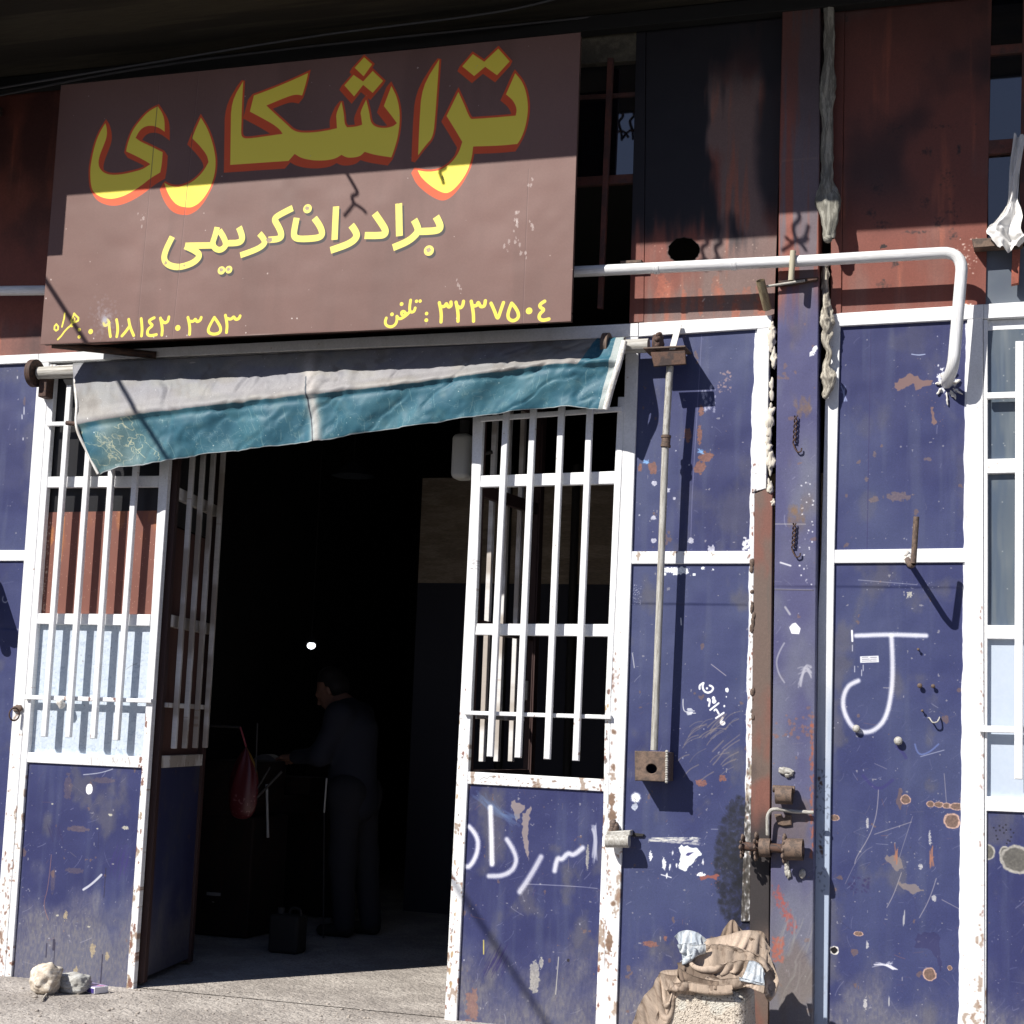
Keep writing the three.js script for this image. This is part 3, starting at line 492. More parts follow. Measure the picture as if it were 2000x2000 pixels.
// ---------- middle wall section with the round hole
{
  const w = thing('metal_wall', 'navy metal wall with white frame and round hole, between gate and column', 'wall');
  const A = zoom(850, 1150, 0.44), C = zoom(880, 600, 0.3106), D = zoom(1100, 0, 0.3623);
  const u1 = [[1246, -60], [1262, -60], [1257, 628], [1229, 630]], u2 = [[1263.5, -60], [1534, -60], [1512, 622], [1258, 632]];
  const hole = []; { const R = rng(5); for (let i = 0; i < 40; i++) { const a = i / 40 * 6.283, k = 1 + (R() - 0.5) * 0.09; hole.push([1335.5 + 31 * k * Math.cos(a), 489 + 25.5 * k * Math.sin(a)]); } }
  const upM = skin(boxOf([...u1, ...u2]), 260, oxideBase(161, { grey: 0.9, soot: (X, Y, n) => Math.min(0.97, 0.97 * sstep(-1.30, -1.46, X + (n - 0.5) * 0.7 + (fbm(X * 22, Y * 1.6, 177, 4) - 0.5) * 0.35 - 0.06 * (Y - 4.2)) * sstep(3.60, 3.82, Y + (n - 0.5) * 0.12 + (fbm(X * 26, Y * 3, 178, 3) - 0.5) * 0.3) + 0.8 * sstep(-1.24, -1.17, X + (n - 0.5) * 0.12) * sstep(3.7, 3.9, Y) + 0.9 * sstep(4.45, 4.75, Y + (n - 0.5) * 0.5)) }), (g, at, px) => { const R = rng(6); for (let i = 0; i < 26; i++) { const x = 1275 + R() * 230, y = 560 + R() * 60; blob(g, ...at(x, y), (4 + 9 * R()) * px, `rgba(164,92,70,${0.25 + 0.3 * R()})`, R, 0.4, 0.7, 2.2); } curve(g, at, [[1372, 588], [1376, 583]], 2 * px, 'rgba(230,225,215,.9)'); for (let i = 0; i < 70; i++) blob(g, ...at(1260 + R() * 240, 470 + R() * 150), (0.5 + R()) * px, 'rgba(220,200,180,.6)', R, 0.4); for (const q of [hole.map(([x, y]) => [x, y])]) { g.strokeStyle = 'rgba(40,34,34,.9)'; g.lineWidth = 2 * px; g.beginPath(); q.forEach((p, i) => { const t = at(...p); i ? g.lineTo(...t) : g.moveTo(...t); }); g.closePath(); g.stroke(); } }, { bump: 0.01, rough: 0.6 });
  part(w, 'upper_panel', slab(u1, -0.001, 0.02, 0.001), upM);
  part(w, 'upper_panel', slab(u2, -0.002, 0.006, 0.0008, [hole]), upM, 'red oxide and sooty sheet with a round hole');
  const p1 = [[1240, 650], [1485, 636], [1474, 1084], [1226, 1084]];
  part(w, 'panel', slab(p1, 0, 0.02, 0), skin(boxOf(p1), 440, navyBase(163, { wear: 0.7 }), (g, at, px, W, H) => {
    const R = rng(8), z = (x, y) => at(...C(x, y)); scuffs(g, W, H, 15, 80, { len: 9 });
    line(g, (x, y) => z(x, y), [[1580, 170], [1545, 760], [1520, 1180], [1510, 1480]], 0.9 * px, 'rgba(130,128,165,.8)');
    for (const [x, y, r, sx, sy] of [[1490, 800, 7, 1, 2], [1565, 800, 6, 0.8, 3], [1600, 940, 13, 1, 0.8], [1565, 1005, 12, 0.9, 1], [1270, 1005, 10, 0.8, 1.3], [1190, 1010, 5, 0.8, 1.6], [1575, 650, 6, 0.9, 1.6]]) blob(g, ...z(x, y), r * px, 'rgba(124,84,72,.85)', R, 0.45, sx, sy);
    for (const [x, y] of [[1230, 975], [1570, 910]]) for (let i = 0; i < 7; i++) curve(g, (a, b) => z(a, b), [[x - 22 + R() * 40, y - 20 + R() * 40], [x + R() * 20, y + R() * 10], [x - 20 + R() * 44, y - 16 + R() * 34]], 1.4 * px, 'rgba(120,165,215,.9)');
    for (const [x, y, r] of [[1280, 1105, 5], [1365, 1150, 4.5], [1275, 1325, 5], [1275, 1468, 5], [1510, 1470, 6], [1405, 1200, 3], [1355, 1255, 2], [1188, 1308, 2], [1500, 992, 2], [1640, 1525, 8]]) blob(g, ...z(x, y), r * px, 'rgba(205,205,215,.75)', R, 0.4);
    for (let i = 0; i < 26; i++) { const x = 1570 + R() * 100, y = 500 + R() * 150; blob(g, ...z(x, y), (1.4 + 2.6 * R()) * px, `rgba(168,168,190,.55)`, R, 0.5, 0.7, 1.5); }
    for (let i = 0; i < 40; i++) blob(g, ...at(1415 + (R() - 0.5) * 26, 745 + (R() - 0.5) * 44), (0.8 + 2 * R()) * px, 'rgba(158,132,130,.6)', R, 0.5);
    for (let i = 0; i < 60; i++) blob(g, ...at(1450 + R() * 24, 1050 + R() * 26), (1 + 2 * R()) * px, 'rgba(228,228,230,.8)', R, 0.5);
    ragged(g, at, 1479, 645, 1467, 1076, 6, px, 5);
  }, { bump: 0.012 }));
  const p2 = [[1225, 1092], [1475, 1092], [1462, 2036], [1198, 2036]];
  part(w, 'panel', slab(p2, 0, 0.02, 0), skin(boxOf(p2), 440, navyBase(165, { wear: 1.2, foot: 0.14 }), (g, at, px, W, H) => {
    const R = rng(10), z = (x, y) => at(...A(x, y)), zz = (x, y) => z(x, y), B = zoom(1150, 1440, 0.1449), y5 = (x, y) => at(...B(x, y)); scuffs(g, W, H, 16, 330, { len: 12, low: 0.75 });
    // soot smudge in the lower right
    for (let i = 0; i < 2600; i++) { const a = R() * 6.28, r = Math.pow(R(), 0.6) * 1.05, x = 1448 + Math.cos(a) * 50 * r, y = 1690 + Math.sin(a) * 130 * r; blob(g, ...at(x, y), (1 + 5 * R()) * px, `rgba(24,25,29,${0.08 + 0.16 * R()})`, R, 0.5); }
    // scrape where a latch used to slide, and bare white patches
    for (let i = 0; i < 260; i++) { const t = R(), x = 800 + t * 640, y = 1375 + t * 25 + (R() - 0.5) * (50 + 60 * t); line(g, y5, [[x, y], [x + 20 + R() * 60, y + (R() - 0.5) * 10]], (0.4 + 0.9 * R()) * px, `rgba(222,220,208,${0.25 + 0.5 * R()})`); }
    peel(g, y5, [[1215, 1470], [1330, 1460], [1440, 1500], [1530, 1560], [1450, 1640], [1400, 1700], [1300, 1790], [1215, 1765], [1235, 1600]], 'rgb(226,232,230)'); fillPoly(g, y5, [[1300, 1590], [1330, 1555], [1420, 1545], [1340, 1600]], 'rgb(74,72,118)');
    for (const [x, y] of [[1020, 1750], [1090, 1750], [1130, 1560], [1180, 1730], [830, 1600], [1050, 1870], [1540, 1680], [1010, 1690]]) blob(g, ...y5(x, y), (2 + 3 * R()) * px, 'rgba(228,230,232,.9)', R, 0.6, 0.7, 2);
    line(g, y5, [[975, 1850], [1110, 1890]], 2 * px, 'rgba(225,225,230,.9)');
    for (const pts of [[[1490, 1870], [1580, 1860], [1690, 1850], [1760, 1860], [1720, 1915], [1600, 1905], [1500, 1932]]]) peel(g, y5, pts, 'rgba(140,82,72,.9)'); blob(g, ...y5(1505, 1845), 5 * px, 'rgb(230,230,232)', R, 0.4, 1.7, 0.7);
    // sprayed white spot under the box
    for (let i = 0; i < 500; i++) { const a = R() * 6.28, r = 60 * Math.pow(R(), 0.8), s = R(); g.fillStyle = `rgba(236,240,246,${0.45 * (1.15 - r / 60)})`; const q = y5(630 + Math.cos(a) * r * 1.1, 810 + Math.sin(a) * r * 1.2); blob(g, ...q, 2.2 * px * s + 0.4, g.fillStyle, R, 0.3); } blob(g, ...y5(632, 815), 7.5 * px, 'rgba(245,246,248,.95)', R, 0.2, 1, 1.1); blob(g, ...y5(615, 930), 7 * px, 'rgba(215,222,230,.7)', R, 0.3); curve(g, y5, [[610, 820], [640, 830], [615, 860], [650, 880], [600, 900]], 1 * px, 'rgba(70,70,80,.9)');
    // paint peeled at the top
    for (const [x, y, r, sx] of [[1425, 1655, 10, 2], [1370, 1650, 7, 2], [1480, 1665, 6, 1], [1530, 1680, 4, 0.8], [1585, 1640, 4, 1], [1650, 1650, 3, 0.7], [1345, 1675, 5, 0.7]]) blob(g, ...at(...C(x, y)), r * px * 0.9, 'rgb(226,230,234)', R, 0.45, sx, 0.8);
    for (let i = 0; i < 40; i++) blob(g, ...at(...C(1140 + R() * 60, 1740 + R() * 130)), 0.8 * px, 'rgba(215,215,225,.8)', R, 0.3);
    // written date and sign
    const K = zoom(1340, 1310, 0.0621), k = (x, y) => at(...K(x, y)), ink = 'rgb(244,244,244)';
    curve(g, k, [[425, 570], [410, 480], [470, 420], [560, 370], [520, 430], [515, 550], [580, 660], [690, 700], [800, 650], [855, 560], [820, 490], [740, 465]], 3.7 * px, ink); blob(g, ...k(655, 553), 2.3 * px, ink, R, 0.1);
    curve(g, k, [[745, 920], [700, 950], [670, 910], [700, 870], [745, 910], [740, 1000], [715, 1110]], 3.4 * px, ink); curve(g, k, [[860, 830], [900, 850], [850, 930], [840, 1010], [900, 1000], [930, 950], [860, 900], [830, 860], [860, 830]], 3.7 * px, ink); line(g, k, [[755, 1230], [1020, 1020]], 3.4 * px, ink); curve(g, k, [[885, 1250], [930, 1190], [975, 1260], [1025, 1350]], 3.4 * px, ink); line(g, k, [[935, 1490], [1180, 1320]], 3.4 * px, ink); curve(g, k, [[1150, 1480], [1090, 1560], [1085, 1660], [1150, 1700], [1210, 1650], [1180, 1600], [1110, 1640]], 4 * px, ink);
    for (const [x, y, r] of [[1275, 600, 4], [1262, 820, 1.6], [1197, 1110, 2.2]]) blob(g, ...k(x, y), r * px, ink, R, 0.12, 0.85, 1.1); for (let i = 0; i < 7; i++) line(g, k, [[20 + R() * 30, 1190 + i * 32], [160 + R() * 130, 1190 + i * 30 + R() * 20]], 1.4 * px, 'rgba(235,238,238,.9)');
    line(g, zz, [[1090, 130], [1092, 160]], 2 * px, 'rgba(240,240,240,.9)'); line(g, zz, [[875, 285], [884, 350]], 2 * px, 'rgba(180,180,185,.8)'); curve(g, zz, [[1100, 490], [1098, 530], [1112, 550], [1155, 552]], 1.6 * px, 'rgba(225,225,225,.85)'); line(g, zz, [[1225, 335], [1290, 385]], 1.6 * px, 'rgba(168,160,165,.8)');
    for (let i = 0; i < 30; i++) { const x = 1060 + R() * 240, y = 590 + R() * 270; curve(g, zz, [[x, y], [x + 20, y - 15 - R() * 20], [x + 45 + R() * 40, y - 20 - R() * 50]], (1 + 2 * R()) * px, 'rgba(134,122,116,.5)'); }
    for (const [x, y, r, sx] of [[1275, 840, 6, 1.2], [1180, 860, 6, 1.6], [950, 1575, 5, 3], [1020, 1550, 6, 0.6]]) blob(g, ...z(x, y), r * px, 'rgba(132,88,76,.8)', R, 0.5, sx, 1);
    ragged(g, at, 1467, 1100, 1460, 1560, 6, px, 6);
  }, { bump: 0.014 }));
  const fm = skin({ x0: -1.9, x1: -1.05, y0: -0.05, y1: 3.45 }, 260, whiteBase(167, 1.2, 2.8), (g, at, px) => { const R = rng(3); for (let i = 0; i < 260; i++) { const y = 900 + R() * 700; blob(g, ...at(1462 + R() * 22 - (y - 900) * 0.006, y), (0.7 + 3 * R() * R()) * px, R() < 0.6 ? 'rgba(120,78,66,.95)' : 'rgba(90,84,80,.9)', R, 0.5, 0.8, 1.8); } for (let i = 0; i < 1500; i++) { const y = 1490 + Math.pow(R(), 0.7) * 420; blob(g, ...at(1432 + R() * 50, y), (1 + 3.6 * R()) * px, y < 1560 ? 'rgba(120,104,84,.35)' : 'rgba(52,48,44,.5)', R, 0.5, 0.8, 1.6); } });
  part(w, 'beam', slab([[1248, 630.5], [1507, 615.5], [1506, 640], [1248, 657.5]], Zb, 0.05), fm);
  part(w, 'rail', slab([[1229, 1077], [1470, 1076], [1469, 1101], [1228, 1101.5]], Zf, 0.04), fm);
  part(w, 'stile', slab([[1479, 640], [1503, 638], [1500, 800], [1496, 954], [1468, 962], [1474, 800]], Zs, 0.05), fm);
  part(w, 'edge_strip', slab([[1468, 964], [1474, 964], [1467, 1640], [1465, 1800], [1447, 1800], [1458, 1500], [1464, 1200]], Zs - 0.004, 0.04), fm, 'worn strip of white paint beside the rusty channel');
  const ch = [[1471, 962], [1506, 956], [1503, 2036], [1461, 2036]];
  part(w, 'channel', slab([[1474, 964], [1497, 955], [1509, 960], [1500, 2036], [1462, 2036], [1466, 1640]], Zf, 0.05), skin(boxOf(ch), 330, (X, Y) => { const n = fbm(X * 9, Y * 4, 171, 4), s = fbm(X * 40, Y * 3, 172, 3), f = vnoise(X * 400, Y * 400, 173); let c = mix([104, 88, 80], [118, 80, 70], sstep(0.45, 0.7, n)); c = mix(c, [92, 84, 78], sstep(0.55, 0.8, s) * 0.6); c = mix(c, [46, 44, 46], sstep(1.22, 0.95, Y + (n - 0.5) * 0.5) * sstep(0.30, 0.55, Y + (n - 0.5) * 0.4) * 0.85); const k = 0.92 + 0.16 * f; return [c[0] * k, c[1] * k, c[2] * k]; }, null), 'rust brown vertical channel');
  // weld blobs up the strip
  { const R = rng(12), gs = []; for (let i = 0; i < 13; i++) { const y = 1000 + R() * 660, q = P(1469 - (y - 1000) * 0.006 + R() * 4, y, Zf + 0.001), g = ico(0.006 + 0.007 * R(), 2); jitter(g, 0.004, 70, i); g.scale(0.9, 1 + 1.4 * R(), 0.5); g.translate(q.x, q.y, q.z); gs.push(g); } part(w, 'weld', gs, M.rusty); }
  // crusts of mortar squeezed out between wall and column
  { const R = rng(13), gs = []; for (const [x, y, r, s] of [[1507, 660, 0.028, 2.6], [1511, 700, 0.024, 2.2], [1508, 760, 0.02, 3], [1503, 830, 0.026, 3], [1505, 900, 0.024, 2.8], [1504, 950, 0.024, 1.6], [1510, 980, 0.014, 1.5], [1509, 640, 0.02, 1.5], [1506, 800, 0.018, 2], [1501, 870, 0.02, 2.4]]) { const q = P(x, y, 0.01), g = ico(r * 0.85, 4); g.scale(0.75, s * 1.15, 0.7); jitter(g, 0.012, 55, Math.round(x + y)); g.translate(q.x, q.y, q.z); gs.push(g); } part(w, 'mortar', gs, M.foam, 'crumbly mortar squeezed out beside the column'); }
  settle(w);
}
// ---------- steel column
{
  const c = thing('steel_column', 'tall navy and rust steel column with two wire hooks', 'column');
  const pts = [[1530, -60], [1602.5, -60], [1599.8, 420], [1599, 600], [1587, 2000], [1586, 2036], [1502, 2036], [1504, 1810], [1519, 631], [1522, 300]];
  const m = skin(boxOf(pts, 0.075), 330, (X, Y) => {
    const n = fbm(X * 4, Y * 2, 181, 4), s = fbm(X * 30, Y * 2, 183, 4), f = vnoise(X * 400, Y * 400, 185);
    let blue = mix([74, 74, 110], [98, 100, 120], sstep(0.4, 0.7, n)); blue = mix(blue, [104, 92, 90], sstep(0.55, 0.72, fbm(X * 6, Y * 3, 187, 4)) * 0.7); if (fbm(X * 20, Y * 20, 189, 3) > 0.80) blue = mix(blue, [120, 90, 80], 0.5);
    let red = mix([134, 78, 66], [104, 92, 98], sstep(0.42, 0.62, s));
    let k = sstep(3.10, 3.40, Y + (n - 0.5) * 0.5 + (s - 0.5) * 0.4), c = mix(blue, red, k);
    c = mix(c, [118, 112, 104], sstep(0.95, 0.2, Y + (n - 0.5) * 0.6) * 0.6);
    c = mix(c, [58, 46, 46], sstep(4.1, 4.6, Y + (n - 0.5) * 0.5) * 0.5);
    const q = 0.93 + 0.14 * f; return [c[0] * q, c[1] * q, c[2] * q];
  }, (g, at, px, W, H) => {
    const R = rng(18), A = zoom(1400, 1150, 0.44), z = (x, y) => at(...A(x, y)), B = zoom(1400, 600, 0.3106), b = (x, y) => at(...B(x, y)); scuffs(g, W, H, 19, 130, { len: 10, low: 0.62 });
    for (const [x, y] of [[540, 620], [500, 1300]]) for (let i = 0; i < 40; i++) blob(g, ...b(x + (R() - 0.5) * 100, y + (R() - 0.5) * 110), (2 + 4 * R()) * px, 'rgba(120,92,66,.20)', R, 0.5, 0.8, 1.6);
    for (const [x, y] of [[620, 255], [595, 290], [610, 270]]) blob(g, ...b(x, y), 4 * px, 'rgba(236,238,240,.9)', R, 0.5, 1.1, 1.3);
    for (let i = 0; i < 34; i++) blob(g, ...b(520 + R() * 90, 1050 + R() * 700), (0.8 + 1.2 * R()) * px, 'rgba(230,230,235,.9)', R, 0.3);
    line(g, b, [[365, 1362], [560, 1364]], 1 * px, 'rgba(190,186,180,.9)'); line(g, b, [[360, 1775], [610, 1780]], 1.6 * px, 'rgba(60,56,62,.9)'); line(g, b, [[365, 1771], [600, 1776]], 0.8 * px, 'rgba(170,168,170,.8)'); line(g, b, [[400, 1605], [465, 1625]], 3 * px, 'rgba(215,215,220,.9)'); line(g, b, [[430, 1885], [460, 1930]], 4 * px, 'rgba(170,170,178,.8)');
    fillPoly(g, (x, y) => z(x, y), [[322, 170], [335, 155], [350, 150], [372, 175], [366, 200], [332, 198]], 'rgb(240,240,240)');
    curve(g, (x, y) => z(x, y), [[300, 240], [262, 300], [270, 370], [300, 415]], 3 * px, 'rgba(160,160,172,.7)'); for (let i = 0; i < 12; i++) curve(g, (x, y) => z(x, y), [[360 + R() * 20, 350 + R() * 90], [390, 310 + R() * 60], [420, 340 + R() * 60]], 2.4 * px, 'rgba(168,168,180,.5)');
    for (let i = 0; i < 260; i++) { const t = R(); blob(g, ...z(262 + t * 80 + (R() - 0.5) * 34, 1340 + t * 170 + (R() - 0.5) * 60), (0.6 + 2 * R()) * px, `rgba(150,78,74,${0.3 + 0.35 * R()})`, R, 0.5, 0.8, 1.4); }
    for (let i = 0; i < 220; i++) blob(g, ...z(246 + R() * 50, 1545 + R() * 110), (0.6 + 2.4 * R()) * px, 'rgba(158,90,76,.5)', R, 0.5);
    for (let i = 0; i < 90; i++) blob(g, ...z(415 + R() * 14, 560 + R() * 640), (0.8 + 2.2 * R()) * px, 'rgba(150,86,68,.7)', R, 0.5, 0.7, 1.8);
    for (let i = 0; i < 40; i++) blob(g, ...z(250 + R() * 180, 560 + R() * 100), (1 + 3 * R()) * px, 'rgba(140,94,76,.45)', R, 0.5);
    for (let i = 0; i < 26; i++) { const x = 265 + R() * 140, y = 1560 + R() * 300; curve(g, (a, b) => z(a, b), [[x, y], [x + 10 + R() * 30, y - 20 - R() * 60], [x + 20 + R() * 50, y - 50 - R() * 120]], (0.8 + 2.4 * R()) * px, `rgba(140,138,134,${0.12 + 0.25 * R()})`); }
  }, { bump: 0.012, z: 0.075 });
  part(c, 'shaft', slab(pts, 0.075, 0.135, 0.004), m);
  // two twisted wire hooks hanging on the face
  for (const [x, y0, y1] of [[1554.5, 812, 885], [1552, 1022, 1090]]) {
    const gs = [], n = 26; for (const ph of [0, Math.PI]) { const pts2 = []; for (let i = 0; i <= n; i++) { const t = i / n, q = P(x - t * 3, y0 + (y1 - 20 - y0) * t, 0.085); pts2.push(new V3(q.x + 0.006 * Math.cos(ph + t * 16), q.y, 0.086 + 0.006 * Math.sin(ph + t * 16))); } if (!ph) for (const [dx, dy] of [[2, -10], [8, -2], [14, -4], [15, -10]]) { const q = P(x + dx - 4, y1 + dy, 0.088); pts2.push(new V3(q.x, q.y, 0.088)); } gs.push(tube(pts2, 0.0035, 80, 6)); }
    part(c, 'wire_hook', gs, M.rustyDark);
  }
  // scab of weld, a stub of pipe, bent flat bar and shackle, all rusty, low on the face
  const Q = zoom(1440, 1500, 0.1139), q = (x, y, zz) => P(...Q(x, y), zz);
  { const gs = []; for (const [x, y, r, s] of [[790, 50, 0.02, 1.4], [860, 60, 0.02, 1.6], [920, 90, 0.016, 1], [870, 125, 0.016, 0.9]]) { const g = ico(r, 3); jitter(g, 0.006, 90, x | 0); g.scale(s, 0.8, 0.7); const t = q(x, y, 0.08); g.translate(t.x, t.y, t.z); gs.push(g); } part(c, 'weld', gs, M.galvOld); }
  { const a = q(660, 470, 0.13), b = q(945, 480, 0.13); part(c, 'hinge_barrel', [pipeHollow(a, b, 0.037, 0.006), rod(q(610, 355, 0.10), q(985, 370, 0.10), 0.016, 0.016, 8)], M.rusty); }
  { const pts2 = [q(520, 1150, 0.11), q(520, 960, 0.115), q(530, 800, 0.12), q(600, 715, 0.125), q(760, 715, 0.12), q(950, 745, 0.105), q(1150, 755, 0.10), q(1310, 765, 0.10)]; part(c, 'bent_bar', tube(pts2, 0.0085, 60, 8), M.galvOld, 'bent ribbed bar welded to the column'); }
  part(c, 'plate', slab([[1512, 1590], [1525, 1590], [1527, 1597], [1532, 1597], [1534, 1590], [1545, 1592], [1546, 1612], [1530, 1614], [1519, 1611]], 0.088, 0.02, 0.004), M.rusty);
  { const a = q(800, 1390, 0.135), b = q(1130, 1400, 0.135), a2 = q(385, 1365, 0.10), b2 = q(575, 1370, 0.10), a0 = q(70, 1340, 0.10); part(c, 'bolt_barrel', [pipeHollow(a, b, 0.047, 0.006), pipeHollow(a2, b2, 0.041, 0.006)], M.rusty); part(c, 'bolt', rod(a0, b, 0.020), M.rustyDark);
    const gs = []; const R = rng(4); for (const [ax, z2, r] of [[85, 0.10, 0.042], [325, 0.10, 0.05], [810, 0.125, 0.05]]) for (let i = 0; i < 12; i++) { const an = i / 12 * 6.28, t = q(ax, 1350 + (ax > 500 ? 45 : 0), z2), g = ico(0.007 + 0.005 * R(), 2); g.scale(0.8, 1.5, 1); g.rotateX(-an + 1.57); g.translate(t.x + (R() - 0.5) * 0.004, t.y + r * Math.sin(an) * (0.95 + 0.08 * R()), t.z + r * Math.cos(an) * 0.9); gs.push(g); } part(c, 'weld', gs, M.rusty); }
  { const gs = []; for (const [x, y] of [[850, 1660], [855, 1720], [860, 1780], [890, 1830], [1130, 1800], [1105, 1825]]) { const g = ico(0.014, 2); jitter(g, 0.006, 80, x + y); g.scale(0.7, 1.2, 0.6); const t = q(x, y, 0.08); g.translate(t.x, t.y, t.z); gs.push(g); } part(c, 'weld', gs, M.galvOld); }
  settle(c);
}
// ---------- right wall section
{
  const w = thing('metal_wall', 'navy metal wall with white sprayed letter, right of the steel column', 'wall');
  const u0 = [[1626, -60], [1651, -60], [1646, 300], [1643, 616], [1622, 618]], u2 = [[1651.5, -60], [1938, -60], [1925, 596], [1643.6, 616]];
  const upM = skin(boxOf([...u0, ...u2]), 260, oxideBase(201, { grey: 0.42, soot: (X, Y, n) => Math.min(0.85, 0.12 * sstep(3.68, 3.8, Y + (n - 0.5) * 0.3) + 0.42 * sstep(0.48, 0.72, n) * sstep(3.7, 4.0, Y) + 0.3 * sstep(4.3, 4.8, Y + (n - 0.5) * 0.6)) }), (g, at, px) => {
    const R = rng(21), A = zoom(1500, 0, 0.3623), z = (x, y) => at(...A(x, y));
    for (const [x, y, r, sx, sy] of [[670, 690, 17, 1.5, 1.0], [905, 682, 9, 4.0, 0.6], [600, 1010, 12, 0.8, 1.9], [970, 960, 12, 1, 1.4], [850, 1090, 8, 1, 1.3], [990, 1150, 16, 0.8, 1.5], [920, 1200, 8, 1, 1.2], [560, 1150, 8, 1, 0.8], [620, 1215, 11, 1.2, 0.7], [860, 815, 6, 1.5, 1], [1030, 810, 5, 0.6, 2], [690, 1425, 6, 1, 1], [625, 1535, 9, 1.1, 0.9], [1000, 1265, 10, 1, 0.7], [800, 1250, 5, 4, 0.4]]) for (let i = 0; i < 60; i++) { const gx = (R() + R() + R() - 1.5) * r * 3.4 * sx, gy = (R() + R() + R() - 1.5) * r * 3.4 * sy; blob(g, ...z(x + gx, y + gy), px * (0.6 + 2.2 * R() * R()), `rgba(40,32,34,${0.15 + 0.3 * R()})`, R, 0.7, 0.7 + R(), 0.7 + R()); }
    blob(g, ...z(620, 1328), 5 * px, 'rgb(34,24,24)', R, 0.5, 1.3, 0.8); for (let i = 0; i < 60; i++) { blob(g, ...z(1020 + R() * 110, 1280 + R() * 200), (0.6 + 1.2 * R()) * px, 'rgba(235,225,215,.8)', R, 0.4); }
    for (let i = 0; i < 14; i++) blob(g, ...z(1040 + R() * 60, 1640 + R() * 10), 2 * px, 'rgb(225,215,205)', R, 0.5, 1.4, 0.8);
  }, { bump: 0.01, rough: 0.6 });
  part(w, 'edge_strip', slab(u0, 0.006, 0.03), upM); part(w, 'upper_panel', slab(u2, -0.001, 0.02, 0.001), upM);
  const A = zoom(1400, 1150, 0.44), B = zoom(1400, 600, 0.3106);
  const p1 = [[1634, 630], [1896, 614], [1892, 1080], [1622, 1082]];
  part(w, 'panel', slab(p1, 0, 0.02, 0), skin(boxOf(p1), 440, navyBase(203, { wear: 0.6 }), (g, at, px, W, H) => {
    const R = rng(22), z = (x, y) => at(...B(x, y)), zz = (x, y) => z(x, y); scuffs(g, W, H, 23, 70, { len: 8 });
    line(g, zz, [[970, 115], [958, 760], [945, 1520]], 1.1 * px, 'rgba(44,40,84,.9)');
    for (const pts of [[[1115, 495], [1150, 450], [1220, 420], [1260, 435], [1290, 455], [1365, 460], [1340, 485], [1290, 500], [1255, 525], [1235, 480], [1190, 500], [1140, 530]], [[1345, 620], [1360, 640], [1380, 720], [1360, 750], [1348, 700]]]) peel(g, zz, pts, 'rgba(126,98,90,.85)');
    for (const [x, y, r, sx, sy] of [[1140, 1190, 9, 2.6, 0.9], [985, 1210, 6, 1.4, 1], [990, 925, 5, 0.6, 1.3], [1325, 955, 5, 1.5, 0.8], [940, 1080, 5, 0.7, 1]]) blob(g, ...z(x, y), r * px, 'rgba(120,98,88,.55)', R, 0.5, sx, sy);
    for (let i = 0; i < 34; i++) blob(g, ...z(1370 + R() * 200, 100 + R() * 300), (0.4 + 1.3 * R() * R()) * px, `rgba(225,228,236,${0.3 + 0.5 * R()})`, R, 0.6, 0.6 + R(), 0.6 + 1.4 * R());
    for (let i = 0; i < 26; i++) { const a = R() * 6.28, r = 20 + R() * 70; blob(g, ...z(1440 + Math.cos(a) * r, 475 + Math.sin(a) * r), (1 + 2.6 * R()) * px, 'rgba(234,236,240,.8)', R, 0.7, 0.7 + R(), 0.7 + R()); }
    ragged(g, at, 1889, 630, 1885, 1072, 4, px, 8);
    for (let i = 0; i < 10; i++) curve(g, zz, [[780 + R() * 30, 480 + R() * 60], [800, 540], [790 + R() * 30, 590]], 2 * px, 'rgba(140,150,190,.5)');
    curve(g, zz, [[1225, 295], [1260, 303], [1310, 296]], 1.6 * px, 'rgba(190,205,235,.8)');
  }, { bump: 0.012 }));
  const p2 = [[1622, 1090], [1891, 1090], [1882, 2036], [1608, 2036]];
  part(w, 'panel', slab(p2, 0, 0.02, 0), skin(boxOf(p2), 460, navyBase(205, { wear: 1.1, foot: 0.10 }), (g, at, px, W, H) => {
    const R = rng(24), z = (x, y) => at(...A(x, y)), zz = (x, y) => z(x, y); scuffs(g, W, H, 25, 360, { len: 15, low: 0.7 });
    line(g, (x, y) => at(...B(x, y)), [[890, 1715], [1070, 1730], [1260, 1745]], 1.2 * px, 'rgba(170,170,185,.6)'); for (let i = 0; i < 30; i++) blob(g, ...at(...B(880 + R() * 480, 1720 + R() * 60)), 0.9 * px, 'rgba(180,180,190,.6)', R, 0.4); for (let i = 0; i < 12; i++) line(g, (x, y) => at(...B(x, y)), [[1190 + R() * 40, 1790 + R() * 40], [1195 + R() * 40, 1790 + R() * 40]], 1.4 * px, 'rgba(190,186,170,.8)');
    // the sprayed letter
    spray(g, zz, [[618, 208], [700, 205], [780, 203], [860, 206], [930, 208]], 7.6 * px, 31, [232, 232, 238], 1.0);
    spray(g, zz, [[775, 208], [783, 330], [776, 470], [750, 580], [700, 630], [650, 640], [600, 615], [565, 550], [558, 490], [580, 430], [628, 408]], 7.8 * px, 32, [230, 230, 236], 1.0);
    line(g, zz, [[600, 186], [602, 232]], 3.6 * px, 'rgba(236,236,240,.95)');
    for (const [x, y] of [[602, 262], [612, 355], [643, 372], [650, 350]]) line(g, zz, [[x, y - 12], [x, y + 14]], 1.6 * px, 'rgba(210,210,218,.7)');
